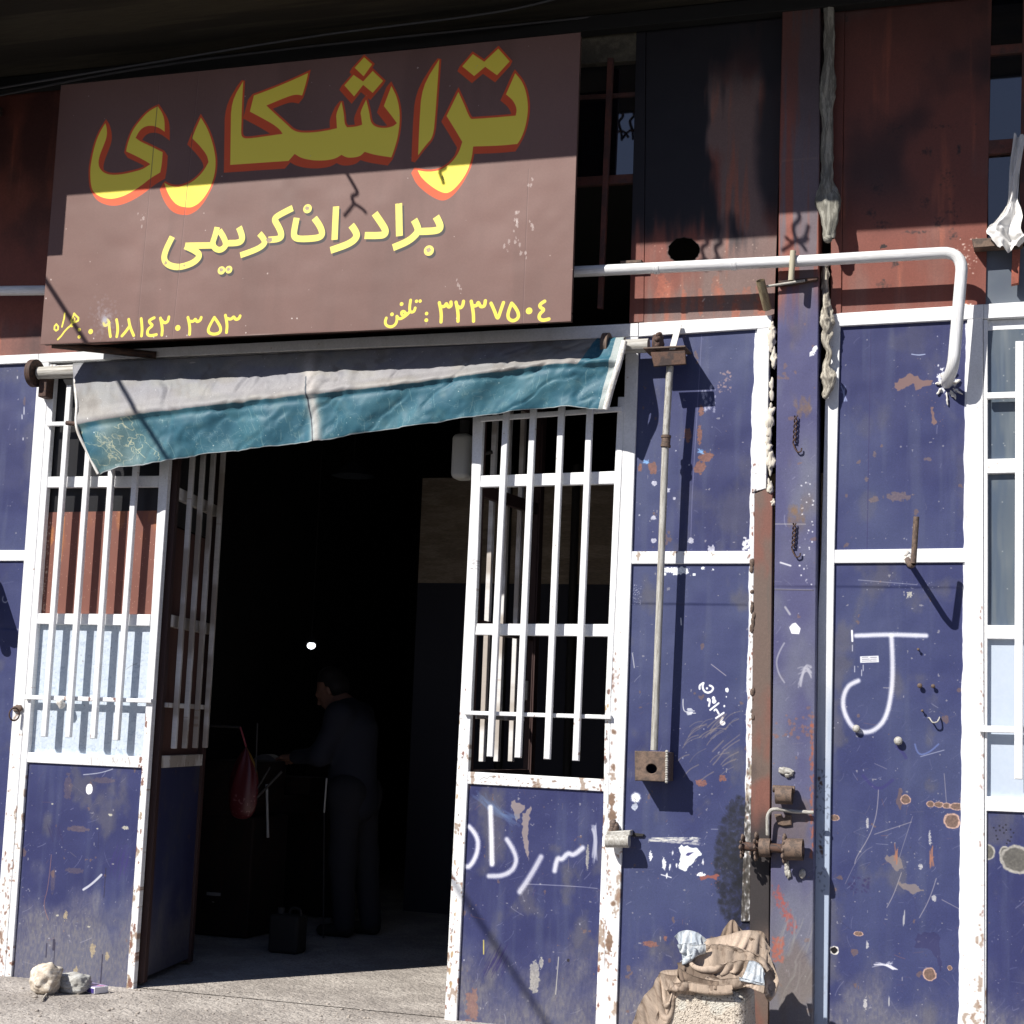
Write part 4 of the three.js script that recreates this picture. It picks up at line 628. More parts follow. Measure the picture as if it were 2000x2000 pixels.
    // small label
    fillPoly(g, zz, [[636, 300], [718, 297], [720, 326], [637, 329]], 'rgb(222,224,228)'); for (let i = 0; i < 3; i++) { line(g, zz, [[645, 305 + i * 8], [672 + i * 6, 304 + i * 8]], 1 * px, 'rgb(90,88,110)'); line(g, zz, [[682, 305 + i * 8], [710, 304 + i * 8]], 1 * px, 'rgb(90,88,110)'); }
    burns(g, at, px, [[...A(838, 935), 8, 1.1, 1], [...A(948, 955), 6, 1.1, 0.9], [...A(985, 957), 6, 1.4, 0.8], [...A(1020, 962), 6, 1.2, 0.8], [...A(1065, 966), 7, 1.8, 0.9], [...A(1043, 1030), 13], [...A(522, 1015), 6, 1.4, 0.9], [...A(944, 1710), 11], [...A(628, 1530), 5, 1.6, 0.8], [...A(1034, 1682), 4]], 33);
    for (const pts of [[[718, 890], [715, 980], [690, 1070], [660, 1130], [620, 1190], [612, 1220]], [[865, 1035], [700, 1090]], [[690, 1145], [640, 1165], [570, 1310]], [[870, 1010], [830, 1130], [800, 1230]], [[975, 1285], [950, 1370], [900, 1460]], [[820, 1260], [790, 1350], [755, 1415]], [[1010, 820], [1020, 950]], [[1000, 1380], [1075, 1420]], [[700, 775], [755, 800]]]) curve(g, zz, pts, (0.6 + 1.3 * R()) * px, 'rgba(176,168,166,.6)');
    for (const pts of [[[745, 1190], [800, 1180], [830, 1230], [800, 1260]], [[800, 1305], [870, 1310], [920, 1340], [870, 1358]]]) peel(g, zz, pts, 'rgba(128,116,112,.8)');
    for (const [x, y, sx, sy] of [[905, 1232, 1, 1], [965, 1372, 1, 1.2], [945, 1105, 0.6, 2.4], [832, 1465, 0.5, 2.6], [668, 1040, 0.6, 2], [658, 1840, 0.8, 2], [765, 1835, 0.3, 2.4], [668, 1580, 0.6, 1.4]]) blob(g, ...z(x, y), 5 * px, 'rgba(190,188,186,.75)', R, 0.55, sx * 0.8, sy);
    for (const [x, y] of [[795, 1190], [955, 1200]]) for (let i = 0; i < 8; i++) line(g, zz, [[x + (R() - 0.5) * 20, y - 60 * R()], [x + (R() - 0.5) * 20, y + 40 * R()]], 1.8 * px, 'rgba(152,104,84,.7)');
    peel(g, zz, [[885, 1540], [930, 1522], [990, 1535], [996, 1700], [975, 1640], [950, 1600], [880, 1590]], 'rgba(44,42,80,.55)'); for (let i = 0; i < 30; i++) blob(g, ...z(585 + R() * 90, 1280 + R() * 70), 2.4 * px, 'rgba(48,44,84,.5)', R, 0.4);
    for (let i = 0; i < 16; i++) curve(g, zz, [[690 + R() * 100, 1655 + R() * 30], [730 + R() * 40, 1665], [780 + R() * 30, 1690]], 1.1 * px, 'rgba(215,215,225,.6)');
    for (const pts of [[[650, 830], [690, 880], [730, 890], [780, 850]], [[800, 700], [830, 730], [840, 750]]]) curve(g, zz, pts, 6 * px, 'rgba(50,46,104,.5)');
    blob(g, ...z(520, 1603), 8.5 * px, 'rgb(205,200,195)', R, 0.2); blob(g, ...z(520, 1603), 6 * px, 'rgb(16,14,18)', R, 0.2);
    ragged(g, at, 1885, 1098, 1875, 2030, 4, px, 9);
    curve(g, zz, [[880, 690], [890, 740], [940, 730], [985, 690]], 3 * px, 'rgba(110,130,190,.5)'); curve(g, zz, [[905, 745], [960, 730], [1010, 716]], 1.4 * px, 'rgba(170,175,195,.7)');
  }, { bump: 0.014 }));
  const fm = skin({ x0: -0.98, x1: 0.02, y0: -0.05, y1: 3.45 }, 240, whiteBase(207, -0.6, 1.3), (g, at, px) => { const R = rng(28); for (let i = 0; i < 70; i++) { const y = 1150 + R() * 850; blob(g, ...at(1914 + R() * 8, y), (0.6 + 1.8 * R()) * px, 'rgba(128,96,84,.85)', R, 0.5, 0.7, 1.6); } for (let i = 0; i < 40; i++) { const y = 1500 + R() * 240, q = [1612 + (R() - 0.5) * 22 - (y - 1500) * 0.02, y]; line(g, at, [q, [q[0] + (R() - 0.5) * 6, q[1] + 6 * R()]], 1.4 * px, 'rgba(40,40,46,.8)'); } for (const [x, y] of [[1603, 1530], [1604, 1660], [1614, 1575]]) blob(g, ...at(x, y), 4 * px, 'rgba(72,54,48,.9)', R, 0.5, 0.8, 1.6); });
  const fmGrey = skin({ x0: -0.98, x1: -0.8, y0: -0.05, y1: 3.45 }, 240, (X, Y) => { const w2 = whiteBase(209, 0.2, 1.6)(X, Y), n = fbm(X * 20, Y * 3, 211, 4); return mix(w2, [150, 164, 186], sstep(1.9, 1.2, Y + (n - 0.5) * 0.6) * 0.9); }, (g, at, px) => { const R = rng(29); for (let i = 0; i < 60; i++) { const y = 1480 + R() * 260, q = [1609 + (R() - 0.5) * 24 - (y - 1500) * 0.02, y]; line(g, at, [q, [q[0] + (R() - 0.5) * 6, q[1] + 6 * R()]], 1.3 * px, 'rgba(36,36,42,.8)'); } for (const [x, y] of [[1603, 1527], [1605, 1660]]) for (let i = 0; i < 8; i++) blob(g, ...at(x + (R() - 0.5) * 6, y + (R() - 0.5) * 16), 2.4 * px, 'rgba(72,54,48,.8)', R, 0.5); });
  part(w, 'stile', slab([[1616, 614], [1641, 612], [1641, 637], [1630, 1074], [1628, 1194], [1615.6, 2000], [1615, 2036], [1588, 2036], [1598, 1194], [1604, 1075]], Zs, 0.06), fmGrey);
  part(w, 'beam', slab([[1640, 611.5], [1921, 594], [1921, 622], [1640, 637]], Zb, 0.05), fm);
  part(w, 'rail', slab([[1629, 1074], [1887, 1070.5], [1886, 1098.5], [1627, 1100]], Zf, 0.04), fm);
  part(w, 'post', slab([[1889.5, 612], [1919.5, 610], [1921, 1075], [1923.5, 2000], [1923.6, 2036], [1874.5, 2036], [1875, 2000], [1884, 1238], [1884.5, 1070]], Zs, 0.06), fm);
  // bolts, knobs and a bent wire on the lower panel
  for (const [x, y, r] of [[1796, 1339, 0.011], [1822, 1340, 0.009], [1672, 1423, 0.017], [1754, 1447, 0.019], [1801, 1388, 0.006], [1793, 1268, 0.006]]) { const a = P(x, y, 0.03), g = new THREE.SphereGeometry(r, 14, 10); g.scale(1, 1, 0.7); g.translate(a.x, a.y, a.z - 0.012); part(w, 'bolt', [g, rod(new V3(a.x, a.y, -0.005), new V3(a.x, a.y, a.z - 0.01), r * 0.5, r * 0.5, 8)], x < 1790 && y > 1400 ? M.galvOld : M.rusty); }
  part(w, 'bent_wire', tube([P(1813, 1402, 0), P(1816, 1403, 0.02), P(1822, 1411, 0.03), P(1830, 1410, 0.03), P(1835, 1402, 0.012), P(1835, 1401, 0)], 0.0035, 40, 6), M.galvOld);
  settle(w);
}
// ---------- glazed door at the right edge
{
  const d = thing('glazed_door', 'white framed door with dusty grey panes at the right edge', 'door');
  const fm = skin({ x0: -0.12, x1: 0.75, y0: -0.05, y1: 3.45 }, 200, whiteBase(221, -0.2, 1.2));
  const X = 2260;                                                     // the leaf goes on past the frame
  part(d, 'beam', slab([[1921.5, 594], [X, 573], [X, 606], [1921.5, 622.5]], Zb, 0.05), fm);
  part(d, 'stile', slab([[1920.5, 624], [1929, 624], [1929.5, 1100], [1926, 2036], [1924.2, 2036], [1923.2, 1500]], Zf - 0.002, 0.05), fm);
  for (const [a, b] of [[626, 646], [896.5, 925], [1221, 1248], [1555.5, 1584]]) { const s = a < 700 ? -14 : a < 1000 ? -8 : a < 1300 ? 2 : 14; part(d, 'rail', slab([[1926, a], [X, a + s], [X, b + s], [1926, b]], a < 700 ? -0.012 : Zf, 0.04), fm); }
  for (const [a, b] of [[766.5, 779], [1417, 1430]]) { const s = a < 1000 ? -10 : 8; part(d, 'cross_bar', slab([[a < 1000 ? 1926 : 1913, a], [X, a + s], [X, b + s], [a < 1000 ? 1926 : 1913, b]], 0.036, 0.02), fm); }
  for (const x of [1991.5, 2075, 2160]) part(d, 'bar', strip(x, 666, x - 2, 1522, 0.035, 0.062, 0.026, 0.003), fm);
  const dusty = (pts, seed) => skin(boxOf(pts, -0.012), 200, (Xx, Y) => { const n = fbm(Xx * 8, Y * 5, seed, 4), e = fbm(Xx * 30, Y * 3, seed + 2, 3); let c = mix([82, 92, 104], [104, 112, 118], n); c = mix(c, [70, 84, 104], sstep(0.5, 0.7, e) * 0.5); c = mix(c, [128, 134, 136], 0.6 * sstep(0.55, 0.8, fbm(Xx * 18, Y * 1.2, seed + 6, 4))); if (fbm(Xx * 90, Y * 90, seed + 4, 2) > 0.88) c = [150, 154, 156]; return c; }, null, { rough: 0.12, spec: 1, z: -0.012 });
  for (const [pts, s] of [[[[1927, 640], [X, 626], [X, 760], [1927, 772]], 231], [[[1927, 776], [X, 766], [X, 892], [1927, 900]], 232], [[[1927, 920], [X, 912], [X, 1228], [1927, 1226]], 233]]) part(d, 'pane', slab(pts, -0.014, 0.006, 0.0005), dusty(pts, s));
  const wp = [[1927, 1243], [X, 1246], [X, 1574], [1927, 1560]];
  part(d, 'pane', slab(wp, -0.014, 0.006, 0.0005), skin(boxOf(wp, -0.014), 160, (Xx, Y) => { const f = vnoise(Xx * 120, Y * 120, 241), n = fbm(Xx * 5, Y * 5, 243, 3); return mix([172, 184, 200], [184, 194, 206], 0.5 * f + 0.5 * n); }, null, { z: -0.014 }), 'pale painted pane');
  const lp = [[1925, 1578], [X, 1592], [X, 2050], [1923, 2036]];
  part(d, 'lower_panel', slab(lp, 0, 0.012, 0), skin(boxOf(lp), 330, navyBase(245, { wear: 1, foot: 0.1 }), (g, at, px, W, H) => { const R = rng(44), A = zoom(1880, 1200, 0.3106), z = (x, y) => at(...A(x, y)); scuffs(g, W, H, 46, 130); burns(g, at, px, [[...A(150, 1490), 14, 1, 0.9], [...A(262, 1515), 11, 0.8, 1.4], [...A(335, 1540), 23, 1.1, 1]], 47, 'rgb(94,92,88)'); for (const [x, y] of [[272, 1324], [232, 1330], [196, 1341], [254, 1341], [302, 1353], [210, 1360], [235, 1357], [275, 1356], [260, 1374], [320, 1373], [212, 1393], [305, 1400], [220, 1414], [285, 1420], [298, 1426], [278, 1442]]) blob(g, ...z(x, y), 1.6 * px, 'rgb(20,18,24)', R, 0.1); }, { bump: 0.014 }));
  settle(d);
}
// ---------- high windows
const glassDark = std(0.004, 0.005, 0.009, 0.03, { specularIntensity: 1, ior: 2.3 });
{
  const t = thing('transom_window', 'high dark window with reddish bars between the sign and the rusty wall', 'window');
  const red = mottled([98, 60, 52], [78, 54, 50], 51, 6, 0.6), olive = mottled([92, 88, 76], [74, 70, 62], 53, 5, 0.8);
  part(t, 'header', slab([[1090, 66], [1250, 58], [1246, 118], [1090, 128]], -0.005, 0.05), olive);
  part(t, 'pane', slab([[1050, 120], [1250, 110], [1240, 352], [1050, 362]], -0.05, 0.006, 0.0005), glassDark);
  part(t, 'rail', slab([[1050, 190], [1247, 179], [1246, 187], [1050, 198]], -0.035, 0.03), red);
  part(t, 'rail', slab([[1050, 350], [1237, 339], [1236, 357], [1050, 368]], -0.035, 0.03), red);
  part(t, 'mullion', slab([[1186, 112], [1197, 112], [1176, 602], [1166, 602]], 0.03, 0.03), red);
  part(t, 'sill', slab([[1211, 509], [1253, 507], [1253, 513], [1211, 516]], 0.05, 0.06), M.rusty);
  part(t, 'sill', slab([[1050, 524], [1235, 514], [1235, 519], [1050, 530]], -0.01, 0.05), M.rustyDark);
  settle(t);
  // sheet wall behind the sign board closes the front there
  const b = thing('metal_wall', 'dark red sheet metal wall hidden behind the brown sign board', 'wall');
  part(b, 'upper_panel', slabW([new V3(-5.15, 3.33), new V3(-2.32, 3.33), new V3(-2.32, 4.87), new V3(-5.15, 4.87)], -0.02, 0.03, 0.001), mottled([104, 62, 54], [84, 56, 52], 57, 5, 0.7));
  settle(b);
  const r = thing('transom_window', 'high red barred window with bluish panes in the upper right corner', 'window');
  part(r, 'pane', slab([[1930, -60], [2300, -80], [2300, 474], [1930, 490]], -0.03, 0.006, 0.0005), glassDark);
  part(r, 'lower_sheet', slab([[1922, 486], [2300, 462], [2300, 585], [1920, 605]], -0.012, 0.006, 0.0005), skin(boxOf([[1920, 460], [2300, 610]]), 130, (X, Y) => { const n = fbm(X * 7, Y * 7, 61, 4); return mix([84, 92, 104], [112, 118, 124], n); }, null, { rough: 0.3 }), 'dusty grey sheet below the blue pane');
  for (const [a, b2] of [[87, 105], [272, 300]]) part(r, 'rail', slab([[1928, a + 2], [2300, a - 26], [2300, b2 - 26], [1928, b2 + 2]], -0.004, 0.03), red);
  part(r, 'mullion', slab([[1999, -60], [2012, -60], [2004, 474], [1990, 474]], 0.0, 0.03), red);
  part(r, 'sill_bar', slab([[1898, 466], [1998, 461], [1998, 477], [1902, 484]], 0.07, 0.07), M.rusty);
  part(r, 'hanging_bar', slab([[1977, 488], [1993, 486], [1990, 553], [1975, 556]], 0.05, 0.03), mottled([150, 84, 66], [134, 78, 64], 63, 6, 0.6));
  settle(r);
}

// ================================================================== SIGN
{
  const zS = 0.32, s = thing('shop_sign', 'brown sign board with big yellow lettering above the workshop doorway', 'sign');
  const c4 = [[114, 166], [1135, 64], [1114, 629], [84, 672]].map((q) => P(...q, zS));
  const X0 = (c4[0].x + c4[3].x) / 2, X1 = (c4[1].x + c4[2].x) / 2, Y0 = (c4[2].y + c4[3].y) / 2, Y1 = (c4[0].y + c4[1].y) / 2, bx = { x0: X0, x1: X1, y0: Y0, y1: Y1 };
  const face = skin(bx, 600, (X, Y) => {
    const n = fbm(X * 1.4, Y * 1.2, 301, 4), f = vnoise(X * 260, Y * 260, 303), st = fbm(X * 10, Y * 1.2, 305, 3);
    let c = mix(BRN, [124, 95, 88], sstep(0.45, 0.75, n) * 0.7); c = mix(c, [100, 76, 70], sstep(0.5, 0.8, st) * 0.35);
    const k = 0.975 + 0.05 * f; return [c[0] * k, c[1] * k, c[2] * k];
  }, (g, at, px, W, H) => {
    const R = rng(61), Y = 'rgb(250,230,84)', O = 'rgb(222,88,46)';
    const z1 = zoom(150, 180, 0.15528), z2 = zoom(420, 100, 0.19669), z3 = zoom(780, 80, 0.16568), z4 = zoom(300, 380, 0.15528), z5 = zoom(560, 380, 0.17598), z6 = zoom(90, 590, 0.21222), z7 = zoom(730, 570, 0.19151);
    const smooth = (q) => { const o = [], n = q.length; for (let i = 0; i < n; i++) { const a = q[(i + n - 1) % n], b = q[i], c = q[(i + 1) % n], t = Math.atan2(c[1] - b[1], c[0] - b[0]) - Math.atan2(b[1] - a[1], b[0] - a[0]), w = Math.abs(Math.atan2(Math.sin(t), Math.cos(t))); if (w > 0.75) o.push(b); else o.push([b[0] * 0.75 + a[0] * 0.25, b[1] * 0.75 + a[1] * 0.25], [b[0] * 0.75 + c[0] * 0.25, b[1] * 0.75 + c[1] * 0.25]); } return o; };
    const sm2 = (z, pts) => smooth(smooth(pts.map((p) => at(...z(...p)))));
    const big = [
      [z1, [9, 12], [[360, 390], [378, 450], [380, 560], [330, 690], [290, 790], [270, 880], [285, 960], [350, 1020], [440, 1042], [560, 1035], [700, 1005], [830, 970], [925, 905], [800, 830], [620, 745], [640, 640], [700, 480], [790, 360], [900, 240], [1020, 178], [1075, 260], [1105, 350], [1105, 500], [1040, 450], [950, 420], [860, 430], [790, 480], [740, 575], [800, 620], [930, 680], [1080, 755], [1070, 900], [1050, 1010], [930, 1080], [820, 1170], [700, 1250], [560, 1320], [420, 1348], [300, 1320], [220, 1270], [180, 1200], [165, 1000], [185, 850], [230, 650], [290, 500]]],
      [z1, [-6, 12], [[1560, 320], [1640, 450], [1700, 610], [1740, 780], [1748, 920], [1725, 1080], [1660, 1240], [1560, 1380], [1470, 1440], [1400, 1455], [1270, 1430], [1190, 1350], [1130, 1240], [1100, 1140], [1170, 1180], [1270, 1195], [1370, 1170], [1480, 1110], [1590, 1000], [1655, 880], [1640, 800], [1560, 690], [1450, 580], [1500, 450]]],
      [z2, [-10, 12], [[280, 295], [268, 500], [262, 720], [258, 830], [280, 862], [330, 868], [500, 845], [670, 820], [640, 775], [560, 715], [345, 600], [385, 440], [560, 375], [740, 300], [925, 215], [900, 330], [865, 440], [800, 428], [700, 460], [510, 540], [600, 625], [700, 715], [795, 805], [950, 810], [1100, 790], [1210, 765], [1205, 690], [1200, 620], [1255, 500], [1280, 620], [1285, 720], [1310, 755], [1400, 750], [1460, 730], [1450, 650], [1442, 600], [1500, 480], [1530, 600], [1545, 710], [1600, 755], [1690, 765], [1770, 745], [1805, 715], [1750, 640], [1675, 545], [1750, 345], [1800, 440], [1830, 560], [1835, 700], [1815, 850], [1785, 960], [1750, 1055], [1580, 1030], [1485, 1000], [1440, 1045], [1360, 1060], [1300, 1055], [1255, 1030], [1190, 1070], [1080, 1088], [960, 1085], [850, 1060], [790, 1020], [730, 1090], [500, 1105], [150, 1130], [155, 800], [160, 500]]],
      [z2, [-5, 9], [[1480, 60], [1560, 130], [1475, 250], [1385, 165]]], [z2, [-5, 9], [[1375, 235], [1470, 300], [1565, 195], [1668, 295], [1565, 415], [1470, 335], [1380, 450], [1283, 340]]],
      [z3, [-6, 11], [[1365, 380], [1450, 480], [1500, 620], [1520, 800], [1490, 1000], [1440, 1140], [1390, 1215], [1200, 1235], [870, 1245], [850, 1400], [790, 1560], [700, 1690], [620, 1770], [545, 1800], [450, 1765], [330, 1680], [250, 1600], [215, 1525], [330, 1545], [470, 1530], [600, 1450], [700, 1320], [740, 1190], [640, 1020], [555, 885], [695, 600], [760, 740], [820, 890], [850, 920], [1100, 905], [1370, 880], [1385, 800], [1340, 700], [1255, 630]]],
      [z3, [-10, 12], [[470, 215], [450, 500], [425, 850], [400, 1130], [310, 1230], [220, 1350], [235, 950], [265, 540]]], [z3, [-4, 9], [[865, 155], [1000, 245], [1165, 90], [1300, 240], [1150, 405], [1010, 305], [880, 415], [740, 300]]],
    ];
    for (const [z, off, pts] of big) {
      const q = sm2(z, pts); g.strokeStyle = g.fillStyle = O; g.lineWidth = 9 * px; g.lineJoin = 'miter'; g.miterLimit = 3;
      for (let i = 0; i <= 10; i++) { const t = i / 10; g.beginPath(); q.forEach((p, j) => { const a = [p[0] + off[0] * px * t, p[1] + off[1] * px * t]; j ? g.lineTo(...a) : g.moveTo(...a); }); g.closePath(); g.stroke(); g.fill(); }
    }
    for (const [z, , pts] of big) fillPoly(g, (x, y) => [x, y], sm2(z, pts), Y);
    g.lineJoin = 'round';
    // second line, brush lettering with a drop shadow
    const two = [[z5, 15, [[1655, 245], [1700, 320], [1702, 385], [1640, 405], [1480, 410]]], [z5, 15, [[1412, 280], [1462, 370], [1450, 430], [1350, 520], [1178, 590]]], [z5, 15, [[1242, 98], [1250, 462]]], [z5, 15, [[975, 208], [1060, 330], [1100, 400], [1085, 445], [1030, 455], [864, 455]]], [z5, 15, [[715, 340], [778, 420], [772, 485], [690, 550], [485, 620]]], [z5, 14, [[547, 132], [530, 503]]], [z5, 14, [[110, 258], [80, 400], [80, 470], [130, 495], [280, 490], [372, 475], [398, 430], [370, 350], [305, 260]]],
      [z4, 14, [[1750, 170], [1560, 262], [1515, 315], [1570, 400], [1612, 500], [1590, 560], [1440, 570]]], [z4, 13, [[1330, 490], [1402, 570], [1390, 630], [1300, 690], [1090, 765]]], [z4, 14, [[1072, 410], [1112, 500], [1112, 580], [1060, 610], [935, 612]]], [z4, 13, [[800, 410], [770, 530], [735, 620], [780, 690], [850, 700], [915, 640], [890, 550], [825, 450]]], [z4, 14, [[740, 640], [560, 642], [395, 645]]], [z4, 14, [[395, 648], [500, 690], [590, 760], [520, 850], [380, 905], [270, 915], [170, 880], [125, 810], [150, 700], [235, 530]]]];
    const dots = [[z5, 1577, 622, 11], [z5, 230, 158, 10], [z4, 853, 955, 9], [z4, 945, 945, 8.5]];
    for (const [dx, dy, col] of [[4.5, 6, 'rgb(60,55,58)'], [0, 0, 'rgb(236,224,112)']]) {
      g.lineCap = 'butt';
      for (const [z, w, pts] of two) curve(g, (x, y) => { const a = at(...z(x, y)); return [a[0] + dx * px, a[1] + dy * px]; }, pts, w * px * 1.02, col);
      for (const [z, x, y, r] of dots) { const a = at(...z(x, y)); g.fillStyle = col; g.beginPath(); g.arc(a[0] + dx * px, a[1] + dy * px, r * px, 0, 7); g.fill(); }
    }
    for (const [z, x, y, r] of dots) blob(g, ...at(...z(x - 5, y - 8)), r * 0.45 * px, 'rgba(160,140,128,.9)', R, 0.3);
    blob(g, ...at(...z4(1450, 570)), 7 * px, 'rgba(150,128,116,.9)', R, 0.35, 1.1, 0.8); blob(g, ...at(...z4(150, 860)), 4 * px, 'rgba(150,128,116,.8)', R, 0.35); blob(g, ...at(...z4(385, 890)), 3 * px, 'rgba(150,128,116,.7)', R, 0.35);
    for (let i = 0; i < 60; i++) { const [z, , pts] = two[Math.floor(R() * two.length)], p = pts[Math.floor(R() * pts.length)]; const a = at(...z(p[0] + (R() - 0.5) * 60, p[1] + (R() - 0.5) * 60)); g.strokeStyle = 'rgba(130,110,90,.8)'; g.lineWidth = 0.8 * px; g.beginPath(); g.moveTo(...a); g.lineTo(a[0] + (R() - 0.3) * 8, a[1] + (R() - 0.5) * 5); g.stroke(); }
    // telephone numbers, brush strokes
    g.lineCap = 'round';
    const Ny = 'rgb(238,220,84)', st = (z, w, ...ls) => ls.forEach((l) => curve(g, (x, y) => at(...z(x, y)), l, w * px, Ny)), dot = (z, x, y, r) => { const a = at(...z(x, y)); g.fillStyle = Ny; g.beginPath(); g.arc(...a, r * px, 0, 7); g.fill(); };
    st(z6, 6.6, [[580, 190], [550, 225], [525, 200], [545, 160], [578, 170], [582, 250], [592, 318]], [[648, 162], [664, 240], [650, 318]], [[760, 160], [768, 220], [806, 308]], [[766, 225], [735, 270], [698, 312]], [[875, 153], [886, 240], [878, 312]], [[995, 145], [945, 165], [955, 195], [985, 215], [935, 250], [930, 300], [960, 312], [1015, 300]], [[1052, 148], [1072, 230], [1065, 304]], [[1062, 165], [1080, 195], [1120, 185], [1130, 138]], [[1305, 142], [1325, 220], [1320, 298]], [[1316, 175], [1355, 185], [1373, 152], [1388, 185], [1420, 168], [1427, 142]], [[1548, 142], [1495, 230], [1490, 280], [1540, 300], [1600, 285], [1610, 240], [1580, 185], [1548, 142]], [[1650, 122], [1668, 200], [1660, 280]], [[1664, 150], [1700, 165], [1727, 130], [1740, 162], [1775, 155], [1785, 128]]);
    dot(z6, 410, 272, 6); dot(z6, 1212, 238, 6.5); dot(z6, 305, 255, 4.2); dot(z6, 305, 320, 4.2);
    for (const [w, l] of [[4.4, [[258, 106], [272, 122], [298, 146], [296, 170], [272, 184], [236, 180], [230, 166], [246, 140], [258, 106]]], [3.6, [[262, 150], [262, 180]]], [4.4, [[262, 184], [236, 200], [226, 216], [240, 224]]], [4, [[232, 214], [200, 238], [168, 272], [140, 312], [108, 344]]], [4, [[172, 104], [166, 150], [146, 228]]], [4, [[94, 204], [112, 226], [110, 252], [92, 264], [76, 250], [78, 222], [94, 204]]]]) line(g, (x, y) => at(...z6(x, y)), l, w * px, Ny);
    st(z7, 7, [[668, 112], [690, 210], [685, 308]], [[680, 152], [725, 155], [740, 112], [757, 160], [790, 145], [786, 105]], [[838, 107], [860, 200], [858, 300]], [[850, 145], [880, 172], [908, 140], [914, 98]], [[993, 97], [1015, 200], [1017, 300]], [[1004, 140], [1048, 152], [1065, 97], [1085, 155], [1130, 148], [1137, 92]], [[1195, 117], [1230, 190], [1262, 290], [1290, 200], [1322, 110]], [[1405, 117], [1370, 200], [1365, 270], [1415, 302], [1470, 275], [1478, 225], [1445, 160], [1405, 117]], [[1742, 97], [1690, 125], [1695, 160], [1742, 182], [1690, 225], [1682, 270], [1720, 295], [1785, 278]]);
    dot(z7, 1583, 195, 7); dot(z7, 538, 222, 3.8); dot(z7, 535, 290, 4.2); dot(z7, 435, 97, 3.6); dot(z7, 472, 95, 3.6); dot(z7, 283, 125, 4.2); dot(z7, 185, 230, 4);
    st(z7, 6, [[375, 85], [362, 160], [370, 210], [410, 205], [422, 165]], [[365, 205], [335, 240], [262, 285], [235, 250]], [[335, 235], [315, 195], [280, 205], [285, 240], [320, 240]], [[235, 250], [240, 310], [190, 362], [130, 350], [112, 310], [127, 268]]);
    // seams of the sheets, screws, pale stains
    for (const [a, b] of [[[312, 150], [266, 664]], [[388, 142], [336, 661]], [[1032, 330], [1020, 634]]]) { line(g, at, [a, b], 1.1 * px, 'rgba(84,62,60,.85)'); line(g, (x, y) => { const q = at(x, y); return [q[0] + 1.4 * px, q[1]]; }, [a, b], 0.7 * px, 'rgba(170,140,132,.5)'); }
    for (let i = 0; i < 60; i++) blob(g, R() * W, R() * H, (0.6 + 1.6 * R() * R()) * px, `rgba(214,204,196,${0.4 + 0.5 * R()})`, R, 0.5);
    for (const [x, y] of [[1005, 440], [1012, 420], [1035, 350], [1010, 470], [990, 480], [1040, 445], [1022, 500], [896, 553], [275, 430]]) for (let i = 0; i < 5; i++) blob(g, ...at(x + (R() - 0.5) * 12, y + (R() - 0.5) * 26), (1 + 2.4 * R()) * px, 'rgba(196,186,182,.5)', R, 0.5, 0.8, 1.5);
    for (let i = 0; i < 500; i++) { const r = R() * R(); const a = R() * 6.28; blob(g, ...at(205 + Math.cos(a) * 40 * r, 625 + Math.sin(a) * 62 * r), (1 + 3 * R()) * px, 'rgba(160,158,168,.10)', R, 0.4); }
    line(g, at, [[864, 344], [867, 352]], 2 * px, 'rgba(60,50,30,.8)');
    for (const [x, y] of [[90, 583], [183, 661], [262, 661], [300, 659], [325, 657], [365, 655], [480, 650], [570, 622], [580, 622], [115, 168], [78, 185]]) blob(g, ...at(x, y), 1.6 * px, 'rgba(206,196,190,.9)', R, 0.3);
  }, { z: zS, rough: 0.5, bump: 0.006 });
  const sheet = slabW([new V3(X0, Y0), new V3(X1, Y0), new V3(X1, Y1), new V3(X0, Y1)], zS, 0.004, 0.0008);
  part(s, 'board', sheet, face);
  const fr = mottled([96, 74, 66], [70, 58, 54], 65, 6, 0.7);
  for (const [x, y, w, h] of [[(X0 + X1) / 2, Y0 + 0.025, X1 - X0 - 0.01, 0.04], [(X0 + X1) / 2, Y1 - 0.025, X1 - X0 - 0.01, 0.04], [X0 + 0.025, (Y0 + Y1) / 2, 0.04, Y1 - Y0 - 0.1], [X1 - 0.025, (Y0 + Y1) / 2, 0.04, Y1 - Y0 - 0.1]]) part(s, 'frame_bar', cube(x, y, zS - 0.004 - 0.0205, w, h, 0.04, 0.003), fr);
  for (const px0 of [190, 640, 1000]) { const a = P(px0, 640, 0.3); part(s, 'bracket', rod(new V3(a.x, Y0 + 0.05, zS - 0.03), new V3(a.x + 0.06, Y0 + 0.12, 0.0), 0.018, 0.018, 8), fr); }
  { const a = P(100, 690, 0.28), b = P(305, 694, 0.02); part(s, 'bracket', rod(a.setY(Y0 + 0.01), b, 0.02, 0.02, 8), M.rustyDark, 'slanting stay under the left end'); }
  settle(s);
}

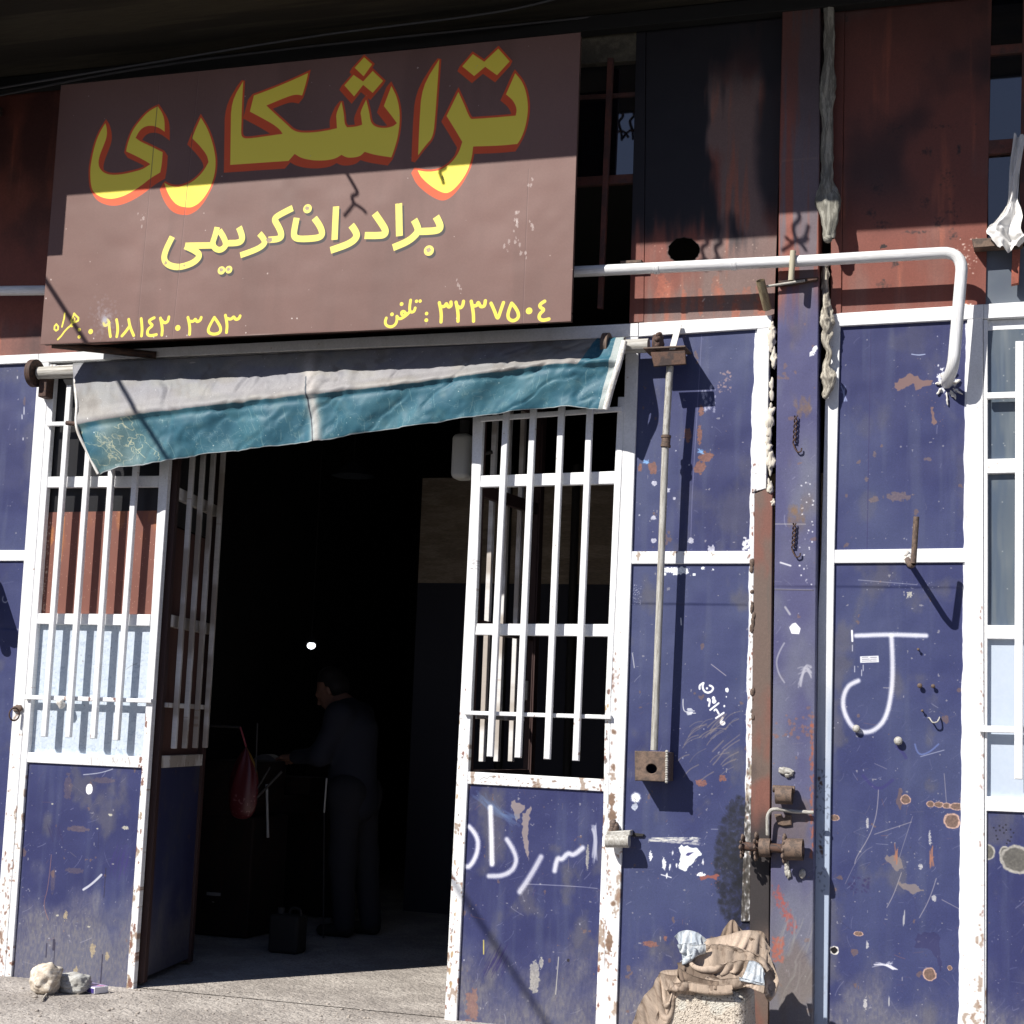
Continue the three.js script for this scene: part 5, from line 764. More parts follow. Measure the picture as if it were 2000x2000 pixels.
// ================================================================== AWNING
{
  const a = thing('awning', 'rolled faded teal canvas awning drooping over the workshop doorway', 'awning');
  const zt = 0.085, L = P(72, 729, zt), Rr = P(1288, 674, zt), tubeAt = (t) => L.clone().lerp(Rr, t);
  part(a, 'roller_tube', rod(tubeAt(0.004), tubeAt(0.985), 0.034, 0.034, 18), M.galvOld);
  { const d = Rr.clone().sub(L).normalize(); const disc = (t, r, w) => { const c = tubeAt(t); return rod(c.clone().addScaledVector(d, -w / 2), c.clone().addScaledVector(d, w / 2), r, r, 22); };
    part(a, 'end_disc', disc(-0.004, 0.075, 0.03), M.rustyDark); part(a, 'end_disc', disc(0.925, 0.07, 0.03), M.rusty);
    part(a, 'crank_head', [disc(0.998, 0.052, 0.035), ...Array.from({ length: 10 }, (_, i) => { const c = tubeAt(1.0), g = ico(0.014, 1); g.translate(c.x, c.y + 0.05 * Math.cos(i * 0.63), c.z + 0.05 * Math.sin(i * 0.63)); return g; })], M.rustyDark, 'rusty toothed crank end'); }
  for (const t of [0.012, 0.925]) { const c = tubeAt(t); part(a, 'wall_bracket', cube(c.x, c.y - 0.05, 0.05, 0.05, 0.16, 0.07, 0.006), M.rustyDark); }
  // canvas: over the tube, down to a ridge, then the hanging valance
  const fold = [[0, 150, 826], [0.1, 205, 816], [0.25, 320, 800], [0.43, 600, 768], [0.46, 612, 766], [0.6, 760, 752], [0.75, 930, 730], [0.9, 1090, 708], [1, 1190, 705]];
  const bot = [[0, 193, 927], [0.05, 235, 912], [0.12, 275, 908], [0.2, 400, 887], [0.42, 590, 864], [0.44, 603, 865], [0.5, 680, 850], [0.65, 840, 826], [0.8, 1000, 803], [0.92, 1110, 793], [1, 1182, 800]];
  const ip = (tab, x) => { for (let i = 1; i < tab.length; i++) if (x <= tab[i][1]) { const t = (x - tab[i - 1][1]) / (tab[i][1] - tab[i - 1][1]); return tab[i - 1][2] + (tab[i][2] - tab[i - 1][2]) * t; } return tab[tab.length - 1][2]; };
  const nu = 220, nv = 44, pos = [], uv = [], idx = [];
  for (let i = 0; i <= nu; i++) {
    const u = i / nu, xt = 146 + u * (1219 - 146), xf = 150 + u * (1206 - 150), xb = 193 + u * (1182 - 193);
    const tt = (P(xt, 720, zt).x - L.x) / (Rr.x - L.x), tc = tubeAt(tt), zf = 0.215 - 0.03 * u, zb = 0.195 - 0.02 * u + 0.012 * Math.sin(u * 21);
    const F = P(xf, ip(fold, xf), zf), B = P(xb, ip(bot, xb), zb);
    const seam = Math.exp(-Math.pow((u - 0.425) / 0.012, 2));
    for (let j = 0; j <= nv; j++) {
      const v = j / nv; let p;
      if (v < 0.12) { const an = Math.PI * (0.95 - v / 0.12 * 0.62); p = new V3(tc.x, tc.y + 0.046 * Math.sin(an), tc.z + 0.046 * Math.cos(an)); }
      else if (v < 0.5) { const t = (v - 0.12) / 0.38, an = Math.PI * 0.33, s0 = new V3(tc.x, tc.y + 0.046 * Math.sin(an), tc.z + 0.046 * Math.cos(an)); p = s0.lerp(F, t); p.z += 0.008 * Math.sin(Math.PI * t) * (1 + 0.8 * Math.sin(u * 17)); }
      else { const t = (v - 0.5) / 0.5; p = F.clone().lerp(B, t); p.z += 0.016 * Math.sin(Math.PI * t) * Math.sin(u * 37 + 2 * t) + 0.010 * t * Math.sin(u * 63); }
      const cr = (fbm(u * 46, v * 4, 401, 3) - 0.5) * 0.014 + (fbm(u * 95, v * 16, 409, 3) - 0.5) * 0.004 - Math.max(0, 0.06 - Math.abs(fbm(u * 15 + v * 2, v * 2.5, 405, 3) - 0.5)) * 0.10;
      const k = sstep(0.1, 0.2, v); p.z += k * (cr + 0.012 * seam * (v > 0.4 ? 1 : 0.4)); p.y += k * cr * 0.3;
      if (v > 0.44 && v < 0.54) { const q = 1 - Math.abs(v - 0.49) / 0.05; p.z += 0.014 * Math.sqrt(q); } if (v >= 0.54 && v < 0.6) p.z -= 0.004 * Math.sin((v - 0.54) / 0.06 * Math.PI);
      pos.push(p.x, p.y, p.z); uv.push(u, 1 - v);
    }
  }
  for (let i = 0; i < nu; i++) for (let j = 0; j < nv; j++) { const q = i * (nv + 1) + j; idx.push(q, q + 1, q + nv + 1, q + 1, q + nv + 2, q + nv + 1); }
  // give the canvas a thickness: a second, inner sheet and joined rims
  const n = pos.length / 3; const front = new THREE.BufferGeometry(); front.setAttribute('position', new THREE.Float32BufferAttribute(pos, 3)); front.setIndex(idx); front.computeVertexNormals(); const nr = front.attributes.normal;
  const all = pos.slice(), alluv = uv.slice(), allidx = idx.slice();
  for (let i = 0; i < n; i++) { all.push(pos[3 * i] - nr.getX(i) * 0.004, pos[3 * i + 1] - nr.getY(i) * 0.004, pos[3 * i + 2] - nr.getZ(i) * 0.004); alluv.push(uv[2 * i], uv[2 * i + 1]); }
  for (let i = 0; i < idx.length; i += 3) allidx.push(idx[i] + n, idx[i + 2] + n, idx[i + 1] + n);
  const rim = (list) => { for (let i = 0; i < list.length - 1; i++) { const p = list[i], q = list[i + 1]; allidx.push(p, p + n, q, q, p + n, q + n); } };
  const S = (i, j) => i * (nv + 1) + j; rim(Array.from({ length: nu + 1 }, (_, i) => S(i, nv))); rim(Array.from({ length: nv + 1 }, (_, j) => S(0, j))); rim(Array.from({ length: nv + 1 }, (_, j) => S(nu, nv - j)));
  const cg = new THREE.BufferGeometry(); cg.setAttribute('position', new THREE.Float32BufferAttribute(all, 3)); cg.setAttribute('uv', new THREE.Float32BufferAttribute(alluv, 2)); cg.setIndex(allidx); cg.computeVertexNormals();
  const W = 1500, H = 300, cv = pixels(W, H, (x, y) => {
    const u = x / W, v = y / H, f = vnoise(x * 0.9, y * 0.9, 411), n2 = fbm(u * 16, v * 4, 413, 5), n3 = fbm(u * 50, v * 10, 415, 4), ridge = 1 - Math.abs(2 * fbm(u * 44, v * 8, 417, 4) - 1), ridge2 = 1 - Math.abs(2 * fbm(u * 22 + 7, v * 5, 427, 5) - 1);
    const grey = mix([132, 130, 126], [116, 118, 120], sstep(0.45, 0.65, n2)), teal = mix([46, 91, 108], [57, 101, 115], sstep(0.4, 0.65, n2));
    const edge = 0.515 - 0.42 * sstep(0.925, 0.955, u) + (n3 - 0.5) * 0.014;   // where the sun-bleached top ends
    let c = mix(grey, teal, sstep(edge - 0.012, edge + 0.012, v));
    if (v > edge) { c = mix(c, [84, 114, 118], sstep(0.55, 0.85, n3) * 0.4); c = mix(c, [112, 126, 120], sstep(0.16, 0.04, u) * 0.6 * sstep(0.3, 0.6, n2)); if (ridge > 0.982) c = mix(c, [132, 150, 150], 0.35); if (ridge2 > 0.982 && u < 0.13) c = mix(c, [186, 182, 152], 0.6); c = mix(c, [176, 182, 184], sstep(0.985, 0.995, v + (n3 - 0.5) * 0.01) * 0.9); }
    else { c = mix(c, [104, 99, 94], sstep(0.5, 0.72, n3) * 0.55); c = mix(c, [116, 116, 128], 0.6 * sstep(0.5, 0.7, fbm(u * 9, v * 5, 431, 4))); c = mix(c, [150, 146, 142], 0.5 * sstep(0.3, 0.48, v)); }
    if (u > 0.985) c = mix(c, [200, 194, 186], 0.7);
    const sm = Math.exp(-Math.pow((u - 0.432) / 0.010, 2)) * (v > edge ? 1 : 0.5); c = mix(c, [206, 198, 190], sm * 0.85); if (Math.abs(u - 0.4255) < 0.0012 && v > 0.35) c = [70, 76, 84];
    const k = 0.94 + 0.12 * f; return [c[0] * k, c[1] * k, c[2] * k];
  });
  { const g = cv.getContext('2d'), R = rng(71); for (let i = 0; i < 160; i++) blob(g, R() * W, H * R(), 0.6 + 1.6 * R() * R(), `rgba(226,228,224,${0.4 + 0.5 * R()})`, R, 0.5); for (let i = 0; i < 70; i++) { const x = R() * W, y = H * (0.55 + 0.4 * R()); g.strokeStyle = `rgba(200,204,190,${0.2 + 0.4 * R()})`; g.lineWidth = 0.8; g.beginPath(); g.moveTo(x, y); g.quadraticCurveTo(x + (R() - 0.5) * 14, y + 14, x + (R() - 0.5) * 18, y + 14 + R() * 40); g.stroke(); }
    for (let i = 0; i < 16; i++) { let x = 20 + R() * 110, y = H * (0.58 + 0.34 * R()); g.strokeStyle = `rgba(212,204,166,${0.5 + 0.4 * R()})`; g.lineWidth = 0.8 + R(); g.beginPath(); g.moveTo(x, y); for (let k2 = 0; k2 < 4; k2++) { x += (R() - 0.4) * 24; y += (R() - 0.4) * 30; g.lineTo(x, y); } g.stroke(); } }
  part(a, 'canvas', cg, new THREE.MeshPhysicalMaterial({ map: tex(cv), roughness: 0.55, specularIntensity: 0.6, side: THREE.DoubleSide }), 'teal canvas with a sun-bleached grey top');
  // pale piping down both ends
  part(a, 'piping', tube([P(146, 742, 0.14), P(150, 790, 0.19), P(150, 836, 0.225), P(170, 882, 0.212), P(192, 926, 0.2)], 0.008, 30, 8), M.oldWhite);
  part(a, 'piping', tube([P(1219, 668, 0.135), P(1208, 712, 0.195), P(1194, 758, 0.19), P(1183, 800, 0.182)], 0.016, 30, 8), M.oldWhite);
  part(a, 'front_bar', rod(P(148, 828, 0.19), P(130, 826, 0.19), 0.012), M.rustyDark);
  settle(a);
}
// ---------- crank pole with rusty plate and socket box
{
  const p = thing('awning_pole', 'thin steel pole with rusty plate on top and square box below', 'pole');
  const A = zoom(1160, 640, 0.13975), q = (x, y, z) => P(...A(x, y), z), B = zoom(1150, 1440, 0.14493), b = (x, y, z) => P(...B(x, y), z);
  const zt = 0.16, c = [[790, 340], [1275, 318], [1290, 510], [835, 545]].map(([x, y]) => q(x, y, zt));
  part(p, 'top_plate', slabW([c[3], c[2], c[1], c[0]], zt, 0.012, 0.003), M.rustyDark);
  { const g = cube(0, 0, 0, 0.20, 0.008, 0.15, 0.002); const m = q(1030, 330, 0.085); g.rotateZ(0.01); g.translate(m.x, m.y + 0.002, 0.085); part(p, 'top_shelf', g, M.rusty); }
  { const s0 = q(1185, -40, 0.03), s1 = q(1095, 300, 0.15); const d = s1.clone().sub(s0), g = cube(0, 0, 0, 0.03, d.length(), 0.006, 0.002); g.applyQuaternion(new THREE.Quaternion().setFromUnitVectors(new V3(0, -1, 0), d.clone().normalize())); g.translate((s0.x + s1.x) / 2, (s0.y + s1.y) / 2, (s0.z + s1.z) / 2); part(p, 'strap', g, M.oldWhite); }
  const top = q(1062, 540, 0.12), mid = P(1300, 862, 0.11), low = b(880, 175, 0.10);
  part(p, 'shaft', [rod(top, mid, 0.0165), rod(mid, low, 0.0165)], M.galvOld);
  part(p, 'coupling', [rod(P(1301.5, 850, 0.11), P(1300, 874, 0.11), 0.021), rod(P(1301, 851, 0.11), P(1301, 855, 0.11), 0.024), rod(P(1300.5, 869, 0.11), P(1300, 873, 0.11), 0.024)], M.rusty);
  const zb = 0.13, bc = [[617, 182], [1060, 195], [1056, 600], [620, 585]].map(([x, y]) => b(x, y, zb)), hole = []; { const h0 = b(845, 425, zb); for (let i = 0; i < 24; i++) hole.push(new V3(h0.x + 0.0245 * Math.cos(i / 24 * 6.283), h0.y + 0.0215 * Math.sin(i / 24 * 6.283), 0)); }
  const box = part(p, 'socket_box', slabW([bc[3], bc[2], bc[1], bc[0]], zb, 0.01, 0.003, [hole]), M.rusty);
  const w = (u, v, n) => { const mx = [(bc[0].x + bc[3].x) / 2, (bc[1].x + bc[2].x) / 2, (bc[0].y + bc[1].y) / 2, (bc[2].y + bc[3].y) / 2]; return n === 'l' ? cube(mx[0] + 0.004, (mx[2] + mx[3]) / 2, zb / 2 - 0.006, 0.008, mx[2] - mx[3] - 0.004, zb - 0.008) : n === 'r' ? cube(mx[1] - 0.004, (mx[2] + mx[3]) / 2, zb / 2 - 0.006, 0.008, mx[2] - mx[3] - 0.004, zb - 0.008) : n === 't' ? cube((mx[0] + mx[1]) / 2, mx[2] - 0.005, zb / 2 - 0.006, mx[1] - mx[0] - 0.018, 0.008, zb - 0.008) : cube((mx[0] + mx[1]) / 2, mx[3] + 0.005, zb / 2 - 0.006, mx[1] - mx[0] - 0.018, 0.008, zb - 0.008); };
  for (const s of ['l', 'r', 't', 'b']) part(p, 'box_side', w(0, 0, s), M.rusty);
  { const gs = [], R = rng(3); for (let i = 0; i < 14; i++) { const t = i / 13, m = bc[1].clone().lerp(bc[2], t), g = ico(0.006 + 0.003 * R(), 1); g.translate(m.x - 0.003, m.y, zb - 0.001); gs.push(g); } part(p, 'weld', gs, M.galvOld); }
  settle(p);
}
// ---------- white pipe across the front, with its elbow going into the right wall
{
  const p = thing('gas_pipe', 'white pipe running behind the sign and turning down into the wall', 'pipe');
  const z = 0.135, pts = [P(-90, 569, z), P(90, 567, z), P(1118, 531, z), P(1600, 508, z), P(1840, 494, z)];
  const line0 = new THREE.CurvePath(); for (let i = 0; i < pts.length - 1; i++) line0.add(new THREE.LineCurve3(pts[i], pts[i + 1]));
  const e1 = P(1878, 530, z), e0 = pts[4]; line0.add(new THREE.QuadraticBezierCurve3(e0, P(1880, 492, z), e1));
  const v1 = P(1864, 690, z), v2 = P(1851, 740, 0.06), v3 = P(1848, 750, -0.02); line0.add(new THREE.LineCurve3(e1, v1)); line0.add(new THREE.QuadraticBezierCurve3(v1, P(1862, 722, z), v2)); line0.add(new THREE.LineCurve3(v2, v3));
  part(p, 'pipe', new THREE.TubeGeometry(line0, 260, 0.0265, 16), M.pipeWhite);
  for (const [x, y] of [[1283, 524], [1434, 516.5]]) { const q = P(x, y, z); part(p, 'coupling', rod(q.clone().add(new V3(-0.012, 0, 0)), q.clone().add(new V3(0.012, 0.0, 0)), 0.0285), M.pipeWhite); }
  { const R = rng(2); for (const [an, l, w] of [[-0.3, 26, 5], [0.5, 34, 4], [0.95, 30, 6], [1.5, 40, 4], [2.4, 18, 6], [3.3, 16, 5], [4.3, 20, 5], [5.4, 30, 4], [5.0, 16, 6]]) { const q = P(1848 + Math.cos(an) * (10 + l * 0.45), 752 + Math.sin(an) * (10 + l * 0.45), 0.008), g = ico(1, 4); g.scale(l * 0.0008, w * 0.0011, 0.005); jitter(g, 0.005, 80, Math.round(an * 50)); g.rotateZ(-an + (R() - 0.5) * 0.5); g.translate(q.x, q.y, q.z); part(p, 'torn_sealant', g, M.oldWhite); } }
  part(p, 'bracket', [pipeHollow(P(1545, 548, 0.165), P(1549, 490, 0.165), 0.0135, 0.003), rod(P(1547, 530, 0.15), P(1547, 530, 0.0), 0.010)], M.beige, 'beige tube clamping the pipe to the column');
  settle(p);
  const t = thing('pipe_stub', 'short beige tube on a thin rod below the white pipe', 'pipe');
  part(t, 'tube', pipeHollow(P(1499, 604, 0.04), P(1485, 548, 0.13), 0.0205, 0.004), M.rustStub);
  part(t, 'rod', rod(P(1494, 560, 0.10), P(1572, 548, 0.11), 0.006), M.galvOld);
  part(t, 'plate', slab([[1520, 548], [1598, 540], [1597, 546], [1545, 556], [1520, 557]], 0.10, 0.03), M.rustyDark);
  settle(t);
}
// ---------- L-shaped bar on the right wall
{
  const o = thing('bent_rod', 'L shaped rusty rod sticking out of the right wall rail', 'rod');
  const a = P(1772, 1092, 0.0), b = P(1777, 1103, 0.20), c = P(1784, 1100, 0.235), e = P(1790, 1009, 0.25);
  part(o, 'rod', [rod(a, b, 0.0125), tube([b, P(1781, 1104, 0.225), c], 0.0125, 10, 12), rod(c, e, 0.0125)], M.rusty);
  { const gs = [], R = rng(4); for (let i = 0; i < 16; i++) { const g = ico(0.009 + 0.004 * R(), 1), q = P(1772 + (R() - 0.5) * 14, 1090 + (R() - 0.5) * 24, 0.016); g.translate(q.x, q.y, q.z); gs.push(g); } part(o, 'weld', gs, M.oldWhite); }
  settle(o);
}
// ---------- latch on the gate post
{
  const o = thing('gate_latch', 'worn steel latch barrel where the right gate meets its post', 'latch');
  const B = zoom(1150, 1440, 0.14493), b = (x, y, z) => P(...B(x, y), z);
  part(o, 'barrel', rod(b(232, 1400, 0.075), b(545, 1400, 0.075), 0.029, 0.029, 20), M.galvOld);
  part(o, 'keeper', slab([[1184, 1624], [1231, 1622], [1231, 1632], [1184, 1636]], 0.06, 0.06, 0.004), M.galvOld);
  part(o, 'hook_plate', slab([[1232, 1626], [1258, 1629], [1256, 1634], [1234, 1634]], 0.012, 0.01, 0.002), M.dark);
  { const gs = []; for (const [x, y, r] of [[330, 1180, 0.022], [360, 1220, 0.02], [310, 1250, 0.02]]) { const g = ico(r, 2); jitter(g, 0.006, 70, x); g.scale(0.9, 1.2, 0.7); const q = b(x, y, 0.03); g.translate(q.x, q.y, q.z); gs.push(g); } part(o, 'weld', gs, M.rusty); }
  settle(o);
}
// ---------- wire ring on the left post
{
  const o = thing('wire_ring', 'small wire ring hanging on the left door post', 'ring');
  const g = new THREE.TorusGeometry(0.031, 0.0045, 8, 40); g.scale(0.85, 1.05, 1); g.rotateY(0.9); const q = P(28, 1395, 0.05); g.translate(q.x, q.y, q.z); part(o, 'ring', g, M.rustyDark);
  const l = ico(0.022, 2); jitter(l, 0.008, 60, 5); l.scale(1.2, 1, 0.6); const q2 = P(33, 1383, 0.02); l.translate(q2.x, q2.y, q2.z); part(o, 'weld', l, M.rusty);
  settle(o);
}
// ---------- bent lever beyond the left edge, seen by its shadow on the navy wall
{
  const o = thing('door_lever', 'bent flat lever on the wall beyond the left edge', 'lever');
  const a = P(-70, 1085, 0.15), b = P(-36, 1185, 0.15), c = P(-64, 1140, 0.15), d = P(-50, 1208, 0.15);
  part(o, 'lever', [rod(a, b, 0.045, 0.04, 14), rod(c, d, 0.03, 0.028, 14), rod(a, P(-110, 1030, -0.01), 0.03)], M.rusty); settle(o);
}
// ---------- foam and cloth strips squeezed along the column
function lumpyTube(points, radii, seed, amp, rough, rad = 18) {
  const cv = new THREE.CatmullRomCurve3(points, false, 'centripetal'), n = 120, g = new THREE.TubeGeometry(cv, n, 1, rad), p = g.attributes.position, v = new V3();
  for (let i = 0; i <= n; i++) {
    const t = i / n, c = cv.getPointAt(t), f = t * (radii.length - 1), k = Math.min(radii.length - 2, Math.floor(f)), r = radii[k] + (radii[k + 1] - radii[k]) * (f - k);
    for (let j = 0; j <= rad; j++) { const q = i * (rad + 1) + j; v.fromBufferAttribute(p, q).sub(c); const a = j / rad * 6.2832, w = 1 + amp * (2 * fbm(t * rough + 3, 3 + 2 * Math.cos(a), seed, 4) - 1) + amp * 0.5 * (2 * fbm(t * rough * 1.3, 5 + 3 * Math.sin(a), seed + 9, 3) - 1); v.multiplyScalar(r * w); p.setXYZ(q, c.x + v.x, c.y + v.y, c.z + v.z * 0.9); }
  }
  const cap = (i, s) => { const c = cv.getPointAt(i), q = ico(radii[i ? radii.length - 1 : 0] * 0.97, 2); q.translate(c.x, c.y, c.z); return q; };
  g.computeVertexNormals(); return merged([g, cap(0), cap(1)]);
}
{
  const o = thing('sealing_strip', 'long grey rag of sealing cloth hanging down right of the column', 'cloth');
  part(o, 'cloth', lumpyTube([P(1620, -60, 0.06), P(1619, 120, 0.06), P(1615, 200, 0.06), P(1617, 240, 0.07), P(1615, 300, 0.06), P(1616, 380, 0.07), P(1620, 430, 0.10), P(1617, 466, 0.11)], [0.026, 0.026, 0.024, 0.034, 0.022, 0.026, 0.052, 0.022], 501, 0.6, 12), mottled([150, 148, 138], [112, 110, 102], 503, 8, 0.95)); settle(o);
  const f = thing('sealing_strip', 'short crumpled foam strip hanging beside the top of the right wall', 'cloth');
  part(f, 'foam', lumpyTube([P(1612, 520, 0.02), P(1613, 580, 0.03), P(1617, 640, 0.05), P(1613, 672, 0.055), P(1620, 690, 0.05), P(1614, 715, 0.04), P(1617, 745, 0.05), P(1612, 774, 0.05)], [0.016, 0.018, 0.02, 0.032, 0.016, 0.010, 0.030, 0.014], 507, 0.7, 14), mottled([178, 172, 158], [128, 122, 112], 509, 10, 0.95)); settle(f);
}
{
  const o = thing('white_rag', 'crumpled white rag hung over the sill bar of the upper right window', 'rag');
  const g = new THREE.PlaneGeometry(1, 1, 26, 40), p = g.attributes.position, ctr = [P(1992, 262, 0.07), P(1982, 330, 0.08), P(1978, 390, 0.09), P(1972, 425, 0.12), P(1960, 450, 0.13), P(1972, 468, 0.12), P(1972, 486, 0.11)], wd = [0.05, 0.045, 0.04, 0.11, 0.15, 0.15, 0.08];
  const cv = new THREE.CatmullRomCurve3(ctr, false, 'centripetal');
  for (let i = 0; i < p.count; i++) { const u = p.getX(i), t = 0.5 - p.getY(i), c = cv.getPoint(t), f = t * 6, k = Math.min(5, Math.floor(f)), w = wd[k] + (wd[k + 1] - wd[k]) * (f - k); const fo = Math.sin(u * 9 + t * 5) * 0.02 * (0.4 + t) + (fbm(u * 5, t * 9, 511, 3) - 0.5) * 0.05; p.setXYZ(i, c.x + u * w, c.y + 0.25 * u * w * Math.sin(t * 7) + fo * 0.3, c.z + fo); }
  g.computeVertexNormals(); const bk = g.clone(); { const q = bk.attributes.position; for (let i = 0; i < q.count; i++) q.setZ(i, q.getZ(i) - 0.003); const ix = bk.index.array; for (let i = 0; i < ix.length; i += 3) { const t = ix[i]; ix[i] = ix[i + 1]; ix[i + 1] = t; } bk.computeVertexNormals(); }
  part(o, 'cloth', [g, bk], M.cloth); settle(o);
}
// ---------- twisted wire hooks on the roof edge, above the frame: their shadows fall on the sign and the wall
{
  const hook = (x, y0, y1, spread, label, z = 1.055) => {
    const o = thing('wire_hook', label, 'hook'), gs = [];
    if (z > 1.06) gs.push(rod(new V3(x, y0, 1.03), new V3(x, y0, z + 0.01), 0.0085, 0.0085, 8));
    gs.push(tube([new V3(x, y0, z), new V3(x + 0.012, y0 - (y0 - y1) * 0.3, z + 0.01), new V3(x - 0.008, y0 - (y0 - y1) * 0.6, z), new V3(x + 0.004, y1, z)], 0.0085, 24, 8));
    for (const [dx, dy] of spread) gs.push(tube([new V3(x + 0.004, y1, z), new V3(x + dx * 0.55, y1 + dy * 0.3, z + 0.01), new V3(x + dx, y1 + dy, z)], 0.0075, 10, 8));
    part(o, 'wire', gs, M.rustyDark); settle(o);
  };
  const edge = (px, py, zp) => P(px, py, zp).addScaledVector(SUN, -(1.055 - zp));
  const h1 = P(690, 398, 0.32).addScaledVector(SUN, -(1.3 - 0.32)), h2 = edge(862, 350, 0.32), h3 = edge(1553, 470, 0.075);
  hook(h1.x, 5.03, h1.y, [[-0.045, -0.06], [0.07, -0.05]], 'forked wire hook on the roof edge above the big lettering', 1.3);
  hook(h2.x, 4.87, h2.y, [[0.01, -0.02]], 'stub of wire on the roof edge left of the sign end');
  hook(h3.x, 4.87, h3.y, [[-0.06, -0.045], [0.05, -0.05], [-0.045, 0.02], [0.06, 0.01], [0.062, 0.07]], 'barbed wire hook on the roof edge before the column');
  for (const [px, lab] of [[1211, 'forked wire hook on the roof edge, left one above the high window'], [1233, 'forked wire hook on the roof edge, right one above the high window']]) { const q = P(px, 250, -1.155); hook(q.x, 4.87, 4.745, [[-0.05, -0.05], [0.05, -0.045], [0.012, -0.06]], lab); }
}
// ---------- cable to the street, high outside the frame; its shadow crosses sign, awning and right gate
{
  const S1 = P(110, 580, 0.32).addScaledVector(SUN, 0.32), S2 = P(980, 1865, 0), A = S1.clone().addScaledVector(SUN, -1.5), B = S2.clone().addScaledVector(SUN, -3), d = B.clone().sub(A);
  const o = thing('overhead_cable', 'black cable running from the roof edge down towards the street', 'cable');
  part(o, 'cable', rod(A.clone().addScaledVector(d, -0.16), B.clone().addScaledVector(d, 0.9), 0.013, 0.013, 8), M.black); settle(o);
}
// ---------- thin wires under the overhang
{
  for (const [pts, lab] of [[[[-20, 175, 0.35], [300, 122, 0.30], [620, 70, 0.30], [1000, 18, 0.30], [1150, -20, 0.3]], 'thin dark wire sagging under the overhang, upper one'], [[[-20, 190, 0.2], [250, 138, 0.18], [560, 96, 0.2], [900, 60, 0.16], [1260, 22, 0.05]], 'thin dark wire sagging under the overhang, lower one']]) { const o = thing('wire', lab, 'wire'); part(o, 'wire', tube(pts.map((q) => P(...q)), 0.006, 60, 6), std(0.06, 0.06, 0.065, 0.5)); settle(o); }
}

// ================================================================== SMALL THINGS ON THE GROUND
function stone(name, label, cx, cy, w, h, dpt, seed, mat, boxy = 0.5) {
  const o = thing(name, label, 'stone'), g = ico(1, 12), p = g.attributes.position, v = new V3();
  for (let i = 0; i < p.count; i++) { v.fromBufferAttribute(p, i); const m = Math.max(Math.abs(v.x), Math.abs(v.y), Math.abs(v.z)); v.multiplyScalar(1 - boxy + boxy / m * 0.9); const n = fbm(v.x * 1.7 + 5, v.y * 1.7 + v.z * 1.3, seed, 3) - 0.5, n2 = fbm(v.x * 7 + v.z * 5, v.y * 7 - v.z * 4, seed + 3, 3) - 0.5; v.multiplyScalar(1 + 0.5 * n + 0.10 * n2); p.setXYZ(i, v.x * w / 2, v.y * h / 2, v.z * dpt / 2); }
  g.computeVertexNormals(); g.computeBoundingBox(); const c = onGround(cx, cy); g.translate(c.x, -g.boundingBox.min.y - 0.012, c.z); part(o, 'rock', g, mat); return settle(o);
}
{
  const pale = mottled([206, 198, 184], [178, 166, 150], 601, 12, 0.95), grey = mottled([178, 178, 174], [152, 150, 144], 603, 12, 0.95);
  stone('stone', 'pale rounded stone on the ground before the left gate, the larger one', 87, 1941, 0.16, 0.15, 0.14, 11, pale, 0.12);
  stone('stone', 'grey angular stone lying between the pale stone and the cigarette pack', 141, 1938, 0.185, 0.10, 0.12, 17, grey, 0.3);
  // cigarette pack
  const o = thing('cigarette_pack', 'small lilac and white cigarette pack lying by the left gate', 'pack');
  const c = onGround(182, 1938), col = pixels(128, 128, (x, y) => { let q = [176, 160, 200]; const d = Math.abs((x - 64) * 0.5 + (y - 64)); if (d < 12) q = [206, 120, 150]; if (d < 4) q = [190, 50, 60]; const f = 0.95 + 0.1 * vnoise(x / 3, y / 3, 7); return [q[0] * f, q[1] * f, q[2] * f]; });
  const top = new THREE.MeshStandardMaterial({ map: tex(col), roughness: 0.4 }), body = new RoundedBoxGeometry(0.125, 0.032, 0.085, 2, 0.004); body.translate(0, 0.018, 0);
  const lid = new THREE.BoxGeometry(0.116, 0.0015, 0.077); lid.translate(0, 0.0345, 0); const fl = new THREE.BoxGeometry(0.05, 0.022, 0.0015); fl.translate(0.034, 0.017, 0.0432);
  for (const g of [body, lid, fl]) { g.rotateY(-0.35); g.translate(c.x, 0, c.z); }
  part(o, 'box', body, std(0.74, 0.73, 0.76, 0.4)); part(o, 'printed_face', lid, top); part(o, 'printed_side', fl, std(0.06, 0.045, 0.2, 0.4)); settle(o);
  const s = thing('twig', 'little pale twig on the ground below the pale stone', 'twig'); const a = onGround(82, 1957), b = onGround(91, 1945); part(s, 'twig', rod(a.setY(0.008), b.setY(0.01), 0.006, 0.005, 7), std(0.42, 0.38, 0.33, 0.9)); settle(s);
  // loose gravel and straw in front of the gate
  const R = rng(91), gs = []; for (let i = 0; i < 700; i++) { const x = -5.6 + R() * 2.9, z = -0.2 + R() * 1.5, r = 0.003 + 0.012 * R() * R() * R(), g = ico(r, 0); g.scale(1, 0.7, 1.3); g.rotateY(R() * 6); g.translate(x, r * 0.4, z); gs.push(g); }
  const gr = new THREE.Mesh(merged(gs), std(0.36, 0.32, 0.28, 0.95)); gr.name = 'gravel'; gr.userData = { label: 'loose grit scattered on the ground before the gate', category: 'gravel', kind: 'stuff' }; gr.castShadow = gr.receiveShadow = true; scene.add(gr);
}
